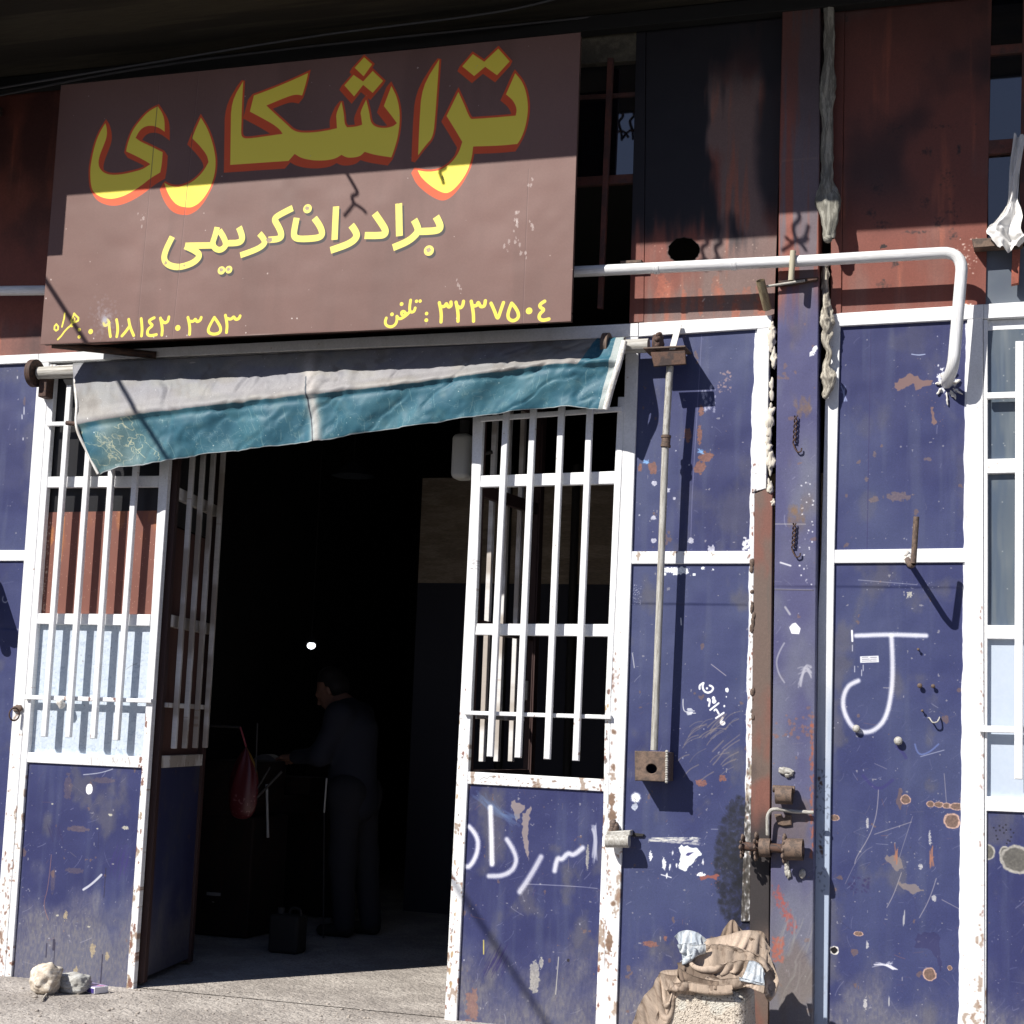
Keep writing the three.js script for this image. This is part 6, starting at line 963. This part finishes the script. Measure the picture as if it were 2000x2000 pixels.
// ---------- concrete block with work trousers thrown over it
{
  const o = thing('concrete_block', 'rough rounded concrete block standing below the navy wall', 'block'), zc = 0.42;
  const tl = P(1314, 1922, 0.5), tr = P(1459, 1922, 0.5), bl = P(1282, 2010, 0.5), br = P(1464, 2010, 0.5);
  const g = new RoundedBoxGeometry(1, 1, 1, 14, 0.12), p = g.attributes.position, h = tl.y;
  for (let i = 0; i < p.count; i++) {
    const x = p.getX(i), y = p.getY(i) + 0.5, z = p.getZ(i), t = Math.min(1, Math.max(0, (y * h - 0.1) / (h - 0.1)));
    const xl = bl.x + (tl.x - bl.x) * (0.3 + 0.7 * t) - 0.02 * (1 - t), xr = br.x + (tr.x - br.x) * t, n = (fbm(x * 5 + z * 3, y * 5, 611, 4) - 0.5) * 0.05;
    p.setXYZ(i, xl + (x + 0.5) * (xr - xl) + n * 0.5, y * h + n * 0.4, zc + z * 0.30 + n);
  }
  g.computeVertexNormals();
  const cm = tex(pixels(256, 256, (x, y) => { const a = vnoise(x / 3, y / 3, 621, 85), b2 = vnoise(x / 40, y / 40, 623, 6), e = vnoise(x / 5, y / 5, 625, 51); let c = mix([172, 162, 148], [206, 196, 182], a); c = mix(c, [196, 194, 184], sstep(0.5, 0.7, b2) * 0.7); if (e > 0.8) c = mix(c, [104, 94, 84], 0.8); return c; })), bm = tex(pixels(256, 256, (x, y) => { const v = 255 * (0.4 * vnoise(x / 2, y / 2, 631, 128) + 0.3 * vnoise(x / 4, y / 4, 632, 64) + 0.3 * vnoise(x / 16, y / 16, 633, 16)); return [v, v, v]; }), false);
  part(o, 'block', g, new THREE.MeshStandardMaterial({ map: cm, bumpMap: bm, bumpScale: 0.007, roughness: 0.95 })); settle(o);

  const c = thing('work_trousers', 'dirty beige work trousers in a heap on the concrete block', 'trousers');
  const A = zoom(1200, 1780, 0.18634), q = (x, y, z) => P(...A(x, y), z);
  const dirty = tex(pixels(512, 512, (x, y) => { const n = fbm(x / 60, y / 60, 641, 5), e = fbm(x / 22, y / 22, 643, 4), f = vnoise(x / 1.5, y / 1.5, 645), l = Math.abs(fbm(x / 90 + 5, y / 90, 647, 3) - 0.5); let k = mix([178, 160, 143], [146, 131, 117], sstep(0.42, 0.62, n)); k = mix(k, [104, 88, 76], sstep(0.60, 0.74, e) * 0.55); if (l < 0.003) k = mix(k, [110, 94, 84], 0.35); const w = 0.92 + 0.16 * f; return [k[0] * w, k[1] * w, k[2] * w]; }));
  const cloth = new THREE.MeshPhysicalMaterial({ map: dirty, roughness: 0.95, sheen: 0.3, side: THREE.DoubleSide }), lining = mottled([192, 197, 200], [160, 168, 176], 651, 10, 0.95), darkC = new THREE.MeshStandardMaterial({ map: dirty, color: new THREE.Color(0.55, 0.52, 0.5), roughness: 0.95 });
  // a piece of cloth between two edges that stay where they lie: the loose cloth between them sags and buckles into folds (verlet)
  const drape = (name, top, bottom, su, sv, bulge, seed, mat, lab, nx = 70, ny = 30, steps = 150) => {
    const ct = new THREE.CatmullRomCurve3(top, false, 'centripetal'), cb = new THREE.CatmullRomCurve3(bottom, false, 'centripetal'), N = nx * ny, p = new Float32Array(N * 3), v = new Float32Array(N * 3), C = [], fix = new Uint8Array(N);
    for (let j = 0; j < ny; j++) for (let i = 0; i < nx; i++) { const k = j * nx + i, u = i / (nx - 1), w = j / (ny - 1), t = ct.getPoint(u).lerp(cb.getPoint(u), w), e = Math.sin(Math.PI * w); p[3 * k] = t.x; p[3 * k + 1] = t.y; p[3 * k + 2] = t.z + bulge * e; fix[k] = j === 0 || j === ny - 1; }
    const rest = (a2, b2, f, st) => C.push([a2, b2, Math.hypot(p[3 * a2] - p[3 * b2], p[3 * a2 + 1] - p[3 * b2 + 1], p[3 * a2 + 2] - p[3 * b2 + 2]) * f, st]);
    for (let j = 0; j < ny; j++) for (let i = 0; i < nx; i++) { const k = j * nx + i; if (i + 1 < nx) rest(k, k + 1, su, 1); if (j + 1 < ny) rest(k, k + nx, sv, 1); if (i + 1 < nx && j + 1 < ny) { rest(k, k + nx + 1, (su + sv) / 2, 0.4); rest(k + 1, k + nx, (su + sv) / 2, 0.4); } if (i + 2 < nx) rest(k, k + 2, su, 0.12); if (j + 2 < ny) rest(k, k + 2 * nx, sv, 0.12); if (i + 4 < nx) rest(k, k + 4, su * 0.97, 0.05); }
    for (let j = 1; j < ny - 1; j++) for (let i = 0; i < nx; i++) { const k = j * nx + i, u = i / nx, w = j / ny; p[3 * k + 2] += 0.03 * (fbm(u * 4 + seed, w * 5 + u * 3, seed, 3) - 0.5); p[3 * k + 1] += 0.02 * (fbm(u * 4 + 9, w * 5, seed + 1, 3) - 0.5); }
    for (let s = 0; s < steps; s++) {
      const q = p.slice(); for (let k = 0; k < N; k++) if (!fix[k]) for (let d = 0; d < 3; d++) p[3 * k + d] += v[3 * k + d] * 0.93 - (d === 1 ? 0.00022 : 0);
      for (let it = 0; it < 8; it++) for (const [a2, b2, l, st] of C) { const i = 3 * a2, j = 3 * b2, dx = p[j] - p[i], dy = p[j + 1] - p[i + 1], dz = p[j + 2] - p[i + 2], d = Math.hypot(dx, dy, dz) || 1e-6, f = (d - l) / d * 0.5 * st, wa = fix[a2] ? 0 : fix[b2] ? 2 : 1, wb = fix[b2] ? 0 : fix[a2] ? 2 : 1; p[i] += dx * f * wa; p[i + 1] += dy * f * wa; p[i + 2] += dz * f * wa; p[j] -= dx * f * wb; p[j + 1] -= dy * f * wb; p[j + 2] -= dz * f * wb; }
      for (let k = 0; k < 3 * N; k++) v[k] = p[k] - q[k];
    }
    const i0 = [], g0 = new THREE.BufferGeometry(), pos = [], uv2 = [], ix = [];
    for (let j = 0; j < ny - 1; j++) for (let i = 0; i < nx - 1; i++) { const k = j * nx + i; i0.push(k, k + nx, k + 1, k + 1, k + nx, k + nx + 1); }
    g0.setAttribute('position', new THREE.Float32BufferAttribute(p, 3)); g0.setIndex(i0); g0.computeVertexNormals(); const nn = g0.attributes.normal, L = ct.getLength() * su * 2, H2 = top[0].distanceTo(bottom[0]) * sv * 2;
    for (let s = 0; s < 2; s++) for (let k = 0; k < N; k++) { const o2 = s ? -0.004 : 0; pos.push(p[3 * k] + nn.getX(k) * o2, p[3 * k + 1] + nn.getY(k) * o2, p[3 * k + 2] + nn.getZ(k) * o2); uv2.push((k % nx) / (nx - 1) * L + seed * 0.13, Math.floor(k / nx) / (ny - 1) * H2); }
    for (let i = 0; i < i0.length; i += 3) { ix.push(i0[i], i0[i + 1], i0[i + 2]); ix.push(i0[i] + N, i0[i + 2] + N, i0[i + 1] + N); }
    const edge = (l) => { for (let i = 0; i < l.length - 1; i++) ix.push(l[i], l[i + 1], l[i] + N, l[i + 1], l[i + 1] + N, l[i] + N); };
    edge(Array.from({ length: nx }, (_, i) => (ny - 1) * nx + i)); edge(Array.from({ length: nx }, (_, i) => nx - 1 - i)); edge(Array.from({ length: ny }, (_, j) => j * nx)); edge(Array.from({ length: ny }, (_, j) => (ny - 1 - j) * nx + nx - 1));
    const g = new THREE.BufferGeometry(); g.setAttribute('position', new THREE.Float32BufferAttribute(pos, 3)); g.setAttribute('uv', new THREE.Float32BufferAttribute(uv2, 2)); g.setIndex(ix); g.computeVertexNormals(); part(c, name, g, mat, lab);
  };
  const E = (z, ...l) => l.map(([x, y, dz = 0]) => q(x, y, z + dz));
  { const g2 = ico(1, 5), m = q(1210, 560, 0.40); g2.scale(0.20, 0.095, 0.09); jitter(g2, 0.02, 5, 661); g2.rotateZ(-0.10); g2.translate(m.x, m.y, m.z); part(c, 'heap', g2, darkC); }
  drape('trouser_leg', E(0.43, [900, 300], [1060, 270], [1200, 240], [1350, 200], [1500, 215], [1640, 390]), E(0.53, [800, 390], [950, 355], [1120, 350], [1350, 400], [1540, 480], [1660, 620, -0.02]), 1.04, 1.45, 0.035, 801, cloth);
  drape('trouser_leg', E(0.525, [800, 385], [950, 350], [1120, 345], [1350, 395], [1540, 470], [1660, 600, -0.03]), E(0.56, [770, 500], [880, 585], [1050, 570], [1250, 520], [1430, 520], [1560, 640, -0.02]), 1.05, 1.42, 0.045, 803, cloth);
  drape('trouser_leg', E(0.545, [860, 560], [1000, 590], [1130, 550], [1300, 530], [1450, 540]), E(0.575, [960, 680], [1080, 710], [1200, 700], [1300, 695], [1420, 650]), 1.06, 1.5, 0.04, 805, cloth);
  drape('fold', E(0.52, [1440, 480, 0.02], [1540, 560, 0.03], [1580, 690, 0.03], [1570, 800, 0.03]), E(0.50, [1600, 400, -0.03], [1665, 560, -0.02], [1715, 730], [1615, 860, 0.02]), 1.05, 1.4, 0.035, 807, cloth);
  drape('fold', E(0.38, [1105, 270], [1150, 175], [1240, 86], [1330, 190], [1400, 230]), E(0.43, [1130, 300], [1210, 290], [1260, 270], [1320, 260], [1400, 265]), 1.15, 1.3, 0.02, 809, darkC, undefined, 44, 20);
  drape('fold', E(0.38, [1400, 205], [1480, 200], [1560, 220], [1640, 400]), E(0.44, [1420, 270], [1490, 300], [1550, 380], [1625, 470]), 1.1, 1.3, 0.02, 811, darkC, undefined, 44, 20);
  drape('waistband', E(0.50, [632, 270], [680, 215], [790, 198], [900, 240], [960, 300]), E(0.56, [665, 350, -0.01], [740, 330], [800, 345], [880, 350], [955, 335]), 1.1, 1.3, 0.045, 813, lining, 'pale blue waistband lining', 44, 24);
  drape('waistband', E(0.55, [700, 395], [760, 345], [850, 325]), E(0.57, [690, 520, -0.03], [780, 470], [850, 380]), 1.15, 1.3, 0.03, 815, lining, 'pale blue waistband lining', 30, 24);
  drape('pocket_lining', E(0.575, [1410, 515], [1480, 525], [1545, 580], [1575, 660]), E(0.585, [1310, 690], [1420, 715], [1500, 735], [1575, 750]), 1.08, 1.2, 0.02, 817, lining, 'white pocket lining', 34, 24);
  drape('hem', E(0.58, [1315, 690], [1420, 716], [1500, 736], [1576, 756]), E(0.58, [1390, 765], [1460, 800], [1510, 825], [1572, 852]), 1.06, 1.1, 0.012, 819, cloth, undefined, 30, 14);
  drape('trouser_leg', E(0.56, [655, 540], [760, 530], [880, 580], [1000, 640], [1120, 720]), E(0.60, [670, 580], [760, 640], [880, 690], [980, 715], [1100, 735]), 1.05, 1.6, 0.035, 821, darkC, 'darker trouser leg twisted across the front', 60, 26);
  drape('trouser_leg', E(0.57, [470, 640], [600, 670], [760, 660], [900, 700], [1050, 730], [1230, 705]), E(0.60, [590, 720], [640, 745], [760, 735], [900, 755], [1050, 770], [1220, 760]), 1.05, 1.5, 0.03, 823, cloth, undefined, 64, 22);
  drape('trouser_leg', E(0.55, [800, 585], [640, 610], [500, 625], [450, 690], [400, 790], [310, 890], [230, 1060], [190, 1200], [150, 1390]), E(0.57, [820, 660], [690, 690], [610, 730], [590, 820], [530, 930], [460, 1050], [410, 1180], [370, 1290], [340, 1400]), 1.04, 1.6, 0.055, 825, cloth, 'trouser leg hanging down the left side of the block', 96, 30);
  settle(c);
}

// ================================================================== INSIDE THE WORKSHOP
// hanging lamp
{
  const o = thing('work_lamp', 'small glowing work lamp far inside the dark workshop', 'lamp');
  const c = P(608, 1262, -3.2), shade = new THREE.LatheGeometry([[0.012, 0.06], [0.03, 0.05], [0.045, 0.01], [0.041, 0.008]].map((q) => new THREE.Vector2(...q)), 20);
  shade.translate(c.x, c.y + 0.015, c.z); part(o, 'lamp_shade', shade, new THREE.MeshStandardMaterial({ color: 0x18181a, roughness: 0.6, side: THREE.DoubleSide }));
  const b = new THREE.SphereGeometry(0.031, 18, 14); b.scale(1, 0.8, 1); b.translate(c.x, c.y + 0.004, c.z); const e = new THREE.MeshStandardMaterial({ color: 0xffffff, emissive: new THREE.Color(0.9, 0.92, 1), emissiveIntensity: 1.4 }); part(o, 'bulb', b, e);
  part(o, 'flex', rod(new V3(c.x, c.y + 0.07, c.z), new V3(c.x, 4.85, c.z), 0.004, 0.004, 6), M.black); settle(o);
  const l = new THREE.PointLight(new THREE.Color(0.9, 0.93, 1), 0.02); l.name = 'lamp_light'; l.position.set(c.x, c.y - 0.05, c.z + 0.03); l.castShadow = true; l.shadow.radius = 1.5; scene.add(l);
}
function sdfMesh(bones, ctr, size, res, blend) {                       // marching cubes over tapered capsules
  const mc = new MarchingCubes(res, new THREE.MeshStandardMaterial(), false, false, 200000), half = res / 2, s = size / 2; mc.isolation = 0;
  const pre = bones.map(([a, b, ra, rb]) => ({ a, ab: b.clone().sub(a), l: Math.max(1e-9, b.distanceToSquared(a)), ra, rb })), p = new V3();
  for (let k = 0; k < res; k++) for (let j = 0; j < res; j++) for (let i = 0; i < res; i++) {
    p.set(ctr.x + (i - half) / half * s, ctr.y + (j - half) / half * s, ctr.z + (k - half) / half * s); let d = 1e3;
    for (const b of pre) { const px = p.x - b.a.x, py = p.y - b.a.y, pz = p.z - b.a.z, t = Math.min(1, Math.max(0, (px * b.ab.x + py * b.ab.y + pz * b.ab.z) / b.l)), q = Math.hypot(px - b.ab.x * t, py - b.ab.y * t, pz - b.ab.z * t) - (b.ra + (b.rb - b.ra) * t), h = Math.max(0, blend - Math.abs(d - q)) / blend; d = Math.min(d, q) - h * h * blend * 0.25; }
    mc.field[k * res * res + j * res + i] = -d;
  }
  mc.update(); const n = mc.count, g = new THREE.BufferGeometry(), pos = new Float32Array(mc.positionArray.subarray(0, n * 3)), nor = new Float32Array(mc.normalArray.subarray(0, n * 3));
  for (let i = 0; i < n; i++) { pos[3 * i] = ctr.x + pos[3 * i] * s; pos[3 * i + 1] = ctr.y + pos[3 * i + 1] * s; pos[3 * i + 2] = ctr.z + pos[3 * i + 2] * s; }
  g.setAttribute('position', new THREE.BufferAttribute(pos, 3)); g.setAttribute('normal', new THREE.BufferAttribute(nor, 3)); g.setAttribute('uv', new THREE.BufferAttribute(new Float32Array(n * 2), 2)); return g;
}
{
  // a man in a dark blue-grey shirt bending over the bench, head down, facing left
  const o = thing('person', 'person in dark blue grey shirt bending over a bench inside the workshop', 'person');
  const B = P(690, 1540, -2.45), x0 = B.x, z0 = -2.45, v = (x, y, z) => new V3(x0 + x, y, z0 + z);
  const hipL = v(0, 0.90, 0.10), hipR = v(0.02, 0.90, -0.10), chest = v(-0.03, 1.30, 0), neck = v(-0.09, 1.47, 0), head = v(-0.19, 1.56, 0), shL = v(-0.05, 1.40, 0.17), shR = v(-0.05, 1.40, -0.17), elL = v(-0.16, 1.14, 0.20), elR = v(-0.20, 1.15, -0.20), haL = v(-0.40, 1.12, 0.10), haR = v(-0.42, 1.12, -0.12);
  const knL = v(0.0, 0.49, 0.11), knR = v(0.06, 0.49, -0.11), anL = v(0.03, 0.09, 0.11), anR = v(0.12, 0.09, -0.11);
  const skinM = std(0.22, 0.115, 0.08, 0.7), body = [];
  body.push([hipL, hipR, 0.115, 0.115], [v(0, 0.95, 0), chest, 0.12, 0.13], [chest, neck, 0.12, 0.06], [shL, shR, 0.065, 0.065], [neck, head, 0.055, 0.055], [shL, elL, 0.05, 0.04], [elL, haL, 0.04, 0.027], [shR, elR, 0.05, 0.04], [elR, haR, 0.04, 0.027], [hipL, knL, 0.085, 0.055], [knL, anL, 0.055, 0.035], [hipR, knR, 0.085, 0.055], [knR, anR, 0.055, 0.035]);
  const main = sdfMesh(body, v(-0.1, 0.85, 0), 1.75, 92, 0.06);
  // head on a finer grid, turned down and to the left
  const H = (x, y, z) => { const q = new V3(x, y, z).applyAxisAngle(new V3(0, 0, 1), 0.55); return head.clone().add(q); };
  const hd = sdfMesh([[H(0.02, 0.05, 0), H(0.0, 0.02, 0), 0.09, 0.088], [H(-0.045, -0.03, 0), H(-0.06, -0.085, 0), 0.058, 0.036], [H(-0.095, 0.0, 0), H(-0.115, -0.028, 0), 0.012, 0.015], [H(-0.088, -0.058, 0.012), H(-0.088, -0.058, -0.012), 0.012, 0.012], [H(0.015, 0.0, 0.088), H(0.01, -0.03, 0.086), 0.014, 0.01], [H(0.015, 0.0, -0.088), H(0.01, -0.03, -0.086), 0.014, 0.01], [H(-0.082, 0.018, 0.03), H(-0.082, 0.018, -0.03), 0.02, 0.02], [H(0, -0.05, 0), neck, 0.055, 0.055]], head, 0.34, 84, 0.022);
  const hand = (h, e, sgn) => { const d = h.clone().sub(e).normalize(), up = new V3(0, 1, 0), sd = new V3().crossVectors(d, up).normalize(), n = new V3().crossVectors(sd, d).normalize(), at = (f, s, u) => h.clone().addScaledVector(d, f).addScaledVector(sd, s).addScaledVector(n, u), bs = [[at(0, -0.012, 0), at(0.075, -0.016, 0), 0.024, 0.02], [at(0, 0.012, 0), at(0.075, 0.018, 0), 0.024, 0.02]]; [[-0.03, 0.062], [-0.010, 0.072], [0.010, 0.068], [0.030, 0.052]].forEach(([s, L]) => { const a = at(0.078, s, 0), b = at(0.078 + L * 0.55, s * 1.1, -0.010), c2 = at(0.078 + L * 0.8, s * 1.1, -0.038); bs.push([a, b, 0.0095, 0.0085], [b, c2, 0.0085, 0.0075]); }); const t0 = at(0.02, 0.028 * sgn, -0.005), t1 = at(0.06, 0.055 * sgn, -0.022), t2 = at(0.085, 0.05 * sgn, -0.035); bs.push([t0, t1, 0.013, 0.010], [t1, t2, 0.010, 0.008]); return sdfMesh(bs, at(0.06, 0, -0.01), 0.24, 76, 0.008); };
  const bm = part(o, 'body', [main, hd, hand(haL, elL, 1), hand(haR, elR, -1)], skinM);
  const shirt = sdfMesh([[v(0, 0.86, 0), chest, 0.155, 0.165], [v(0, 0.86, 0.06), v(0, 0.86, -0.06), 0.14, 0.14], [chest, v(-0.075, 1.44, 0), 0.15, 0.085], [shL, shR, 0.088, 0.088], [shL, elL, 0.075, 0.062], [shR, elR, 0.075, 0.062], [elL, elL.clone().lerp(haL, 0.85), 0.058, 0.046], [elR, elR.clone().lerp(haR, 0.85), 0.058, 0.046]], v(-0.1, 1.15, 0), 0.95, 80, 0.06);
  const sm = new THREE.Mesh(shirt, std(0.02, 0.022, 0.034, 0.9)); sm.name = 'shirt'; bm.add(sm);
  const tr = sdfMesh([[hipL, hipR, 0.135, 0.135], [hipL, knL, 0.11, 0.085], [knL, anL, 0.085, 0.07], [hipR, knR, 0.11, 0.085], [knR, anR, 0.085, 0.07]], v(0.02, 0.55, 0), 1.1, 70, 0.05), tm = new THREE.Mesh(tr, std(0.02, 0.02, 0.026, 0.9)); tm.name = 'trousers'; bm.add(tm);
  const hr = sdfMesh([[H(0.03, 0.065, 0), H(0.035, 0.03, 0), 0.092, 0.092], [H(0.055, 0.0, 0.03), H(0.055, 0.0, -0.03), 0.062, 0.062]], H(0.03, 0.05, 0), 0.3, 50, 0.03), hm = new THREE.Mesh(hr, std(0.012, 0.01, 0.01, 0.7)); hm.name = 'hair'; bm.add(hm);
  for (const a of [anL, anR]) { const s = sdfMesh([[a.clone().add(new V3(0.02, -0.035, 0)), a.clone().add(new V3(-0.15, -0.05, 0)), 0.05, 0.036]], a.clone().add(new V3(-0.06, -0.03, 0)), 0.34, 40, 0.02), m = new THREE.Mesh(s, M.black); m.name = 'shoe'; bm.add(m); }
  bm.children.forEach((m) => { m.castShadow = m.receiveShadow = true; }); settle(o);
}
{
  // lathe: bed on two cabinets, headstock, chuck, tailstock
  const o = thing('lathe', 'dark brown machine lathe standing inside in front of the person', 'machine');
  const c = P(545, 1640, -2.5), x = c.x - 0.05, z = -2.5, body = mottled([32, 20, 16], [24, 17, 15], 701, 4, 0.8), A = (n, dx, y, dz, w, h, d, m = body) => part(o, n, cube(x + dx, y, z + dz, w, h, d, 0.015), m);
  A('cabinet', -0.05, 0.38, 0.35, 0.42, 0.74, 0.5); A('cabinet', -0.05, 0.38, -0.9, 0.40, 0.74, 0.4); A('bed', -0.05, 0.80, -0.25, 0.30, 0.12, 1.7); A('headstock', -0.05, 0.96, 0.35, 0.34, 0.26, 0.5); A('tailstock', -0.05, 0.98, -0.9, 0.2, 0.24, 0.25); A('carriage', -0.02, 0.92, -0.3, 0.40, 0.12, 0.3);
  part(o, 'chuck', rod(new V3(x - 0.05, 1.02, z + 0.08), new V3(x - 0.05, 1.02, z - 0.02), 0.11, 0.11, 24), M.steel); part(o, 'lever', rod(new V3(x + 0.16, 0.95, z + 0.45), new V3(x + 0.2, 0.62, z + 0.47), 0.009, 0.009, 8), M.galv); settle(o);
}
{
  // carrier bag hung on a hook near the left leaf
  const o = thing('hanging_bag', 'red and yellow plastic bag hanging just inside on the left', 'bag');
  const A = zoom(420, 1200, 0.2588), q = (x, y, z = -1.25) => P(...A(x, y), z), g = new THREE.SphereGeometry(1, 40, 30), p = g.attributes.position, top = q(235, 1000), bot = q(200, 1545), H = top.y - bot.y;
  for (let i = 0; i < p.count; i++) { const y = (p.getY(i) + 1) / 2, w = 0.065 + 0.03 * Math.sin(Math.PI * Math.min(1, (1 - y) * 0.9)) - 0.055 * Math.pow(y, 3), a = Math.atan2(p.getZ(i), p.getX(i)), k = 1 + 0.12 * Math.sin(a * 6 + y * 4) * y, rr = Math.sqrt(Math.max(0, 1 - Math.pow(2 * y - 1, 8))); p.setXYZ(i, bot.x + (top.x - bot.x) * y + w * k * rr * Math.cos(a), bot.y + H * y, -1.25 + 0.6 * w * k * rr * Math.sin(a)); }
  g.computeVertexNormals();
  const t = tex(pixels(128, 128, (x, y) => { const u = x / 128, v = y / 128; let c = [74, 24, 28]; if (v < 0.55 && (Math.abs(u - 0.55 - (v - 0.3) * 0.3) < 0.08 || Math.abs(u - 0.85 + (v - 0.3) * 0.2) < 0.09)) c = [112, 84, 34]; if (v > 0.6 && vnoise(x / 3, y / 3, 5) > 0.82) c = [120, 84, 84]; return c; }));
  part(o, 'bag', g, new THREE.MeshStandardMaterial({ map: t, roughness: 0.4 })); part(o, 'handle', tube([top, q(215, 930), q(190, 850)], 0.006, 10, 6), std(0.25, 0.05, 0.06, 0.6)); part(o, 'hook', rod(q(190, 850), P(...A(190, 850), -1.25).setX(q(190, 850).x - 0.25), 0.008, 0.008, 8), M.dark); settle(o);
  const r = thing('steel_rods', 'two thin steel rods leaning beside the red hanging bag', 'rods'); part(r, 'rod', rod(q(300, 1400), q(505, 1185), 0.008, 0.008, 8), M.dark); part(r, 'rod', rod(q(310, 1330), q(415, 1155), 0.006, 0.006, 8), M.dark); part(r, 'rod', rod(q(320, 820), q(300, 1400), 0.005, 0.005, 8), M.dark); settle(r);
}
{
  const o = thing('bucket', 'grey plastic bucket on the workshop floor behind the folded left leaf', 'bucket'), c = onGround(432, 1826), h = 0.27;
  const g = new THREE.LatheGeometry([[0.001, 0.004], [0.105, 0.004], [0.112, 0.01], [0.135, h], [0.143, h], [0.143, h - 0.02], [0.139, h - 0.02], [0.13, h - 0.005], [0.108, 0.014], [0.001, 0.014]].map((q) => new THREE.Vector2(...q)), 32); g.translate(c.x, 0.004, c.z); part(o, 'pail', g, std(0.22, 0.21, 0.2, 0.6)); part(o, 'handle', (() => { const t = new THREE.TorusGeometry(0.138, 0.004, 6, 30, Math.PI); t.rotateX(1.9); t.translate(c.x, h - 0.01, c.z); return t; })(), M.galv); settle(o);
  const b = thing('oil_can', 'black oil can standing on the workshop floor near the doorway', 'can'), d = onGround(560, 1862); part(b, 'body', cube(d.x, 0.115, d.z, 0.19, 0.22, 0.14, 0.02), M.black); part(b, 'cap', rod(new V3(d.x - 0.05, 0.22, d.z), new V3(d.x - 0.05, 0.26, d.z), 0.022), M.dark); part(b, 'handle', tube([new V3(d.x, 0.22, d.z), new V3(d.x + 0.02, 0.26, d.z), new V3(d.x + 0.07, 0.255, d.z), new V3(d.x + 0.08, 0.22, d.z)], 0.009, 20, 8), M.black); settle(b);
  const w = thing('white_tank', 'pale plastic meter box fixed high beside the right gate leaf', 'box'), t = P(905, 893, -0.3);
  part(w, 'tank', cube(t.x, t.y, -0.3, 0.10, 0.235, 0.12, 0.03), std(0.4, 0.4, 0.38, 0.6)); part(w, 'neck', rod(new V3(t.x + 0.0, t.y + 0.11, -0.3), new V3(t.x + 0.0, t.y + 0.19, -0.3), 0.025), M.dark); part(w, 'strap', rod(new V3(t.x, t.y, -0.3), new V3(t.x + 0.16, t.y + 0.02, -0.28), 0.01), M.dark); settle(w);
  const f = thing('ceiling_reflector', 'faint bluish lamp reflector hanging in the dark workshop', 'lamp'), k = P(690, 930, -3.4), rg = new THREE.LatheGeometry([[0.02, 0.12], [0.05, 0.10], [0.16, 0.0], [0.155, 0.0], [0.045, 0.095]].map((q) => new THREE.Vector2(...q)), 28); rg.translate(k.x, k.y, k.z); part(f, 'shade', rg, new THREE.MeshStandardMaterial({ color: 0x3a4048, roughness: 0.5, side: THREE.DoubleSide })); part(f, 'flex', rod(new V3(k.x, k.y + 0.11, k.z), new V3(k.x, 4.85, k.z), 0.005, 0.005, 6), M.black); settle(f);
  const s = thing('steel_bar', 'thin bright bar standing upright by the person in the workshop', 'bar'); part(s, 'bar', rod(P(633, 1587, -2.2), P(638, 1520, -2.2), 0.006, 0.006, 8), M.galv); part(s, 'bar', rod(P(633, 1587, -2.2), P(631, 1840, -2.2).setY(0.01), 0.005, 0.005, 8), M.dark); settle(s);
}
renderer.render(scene, camera);
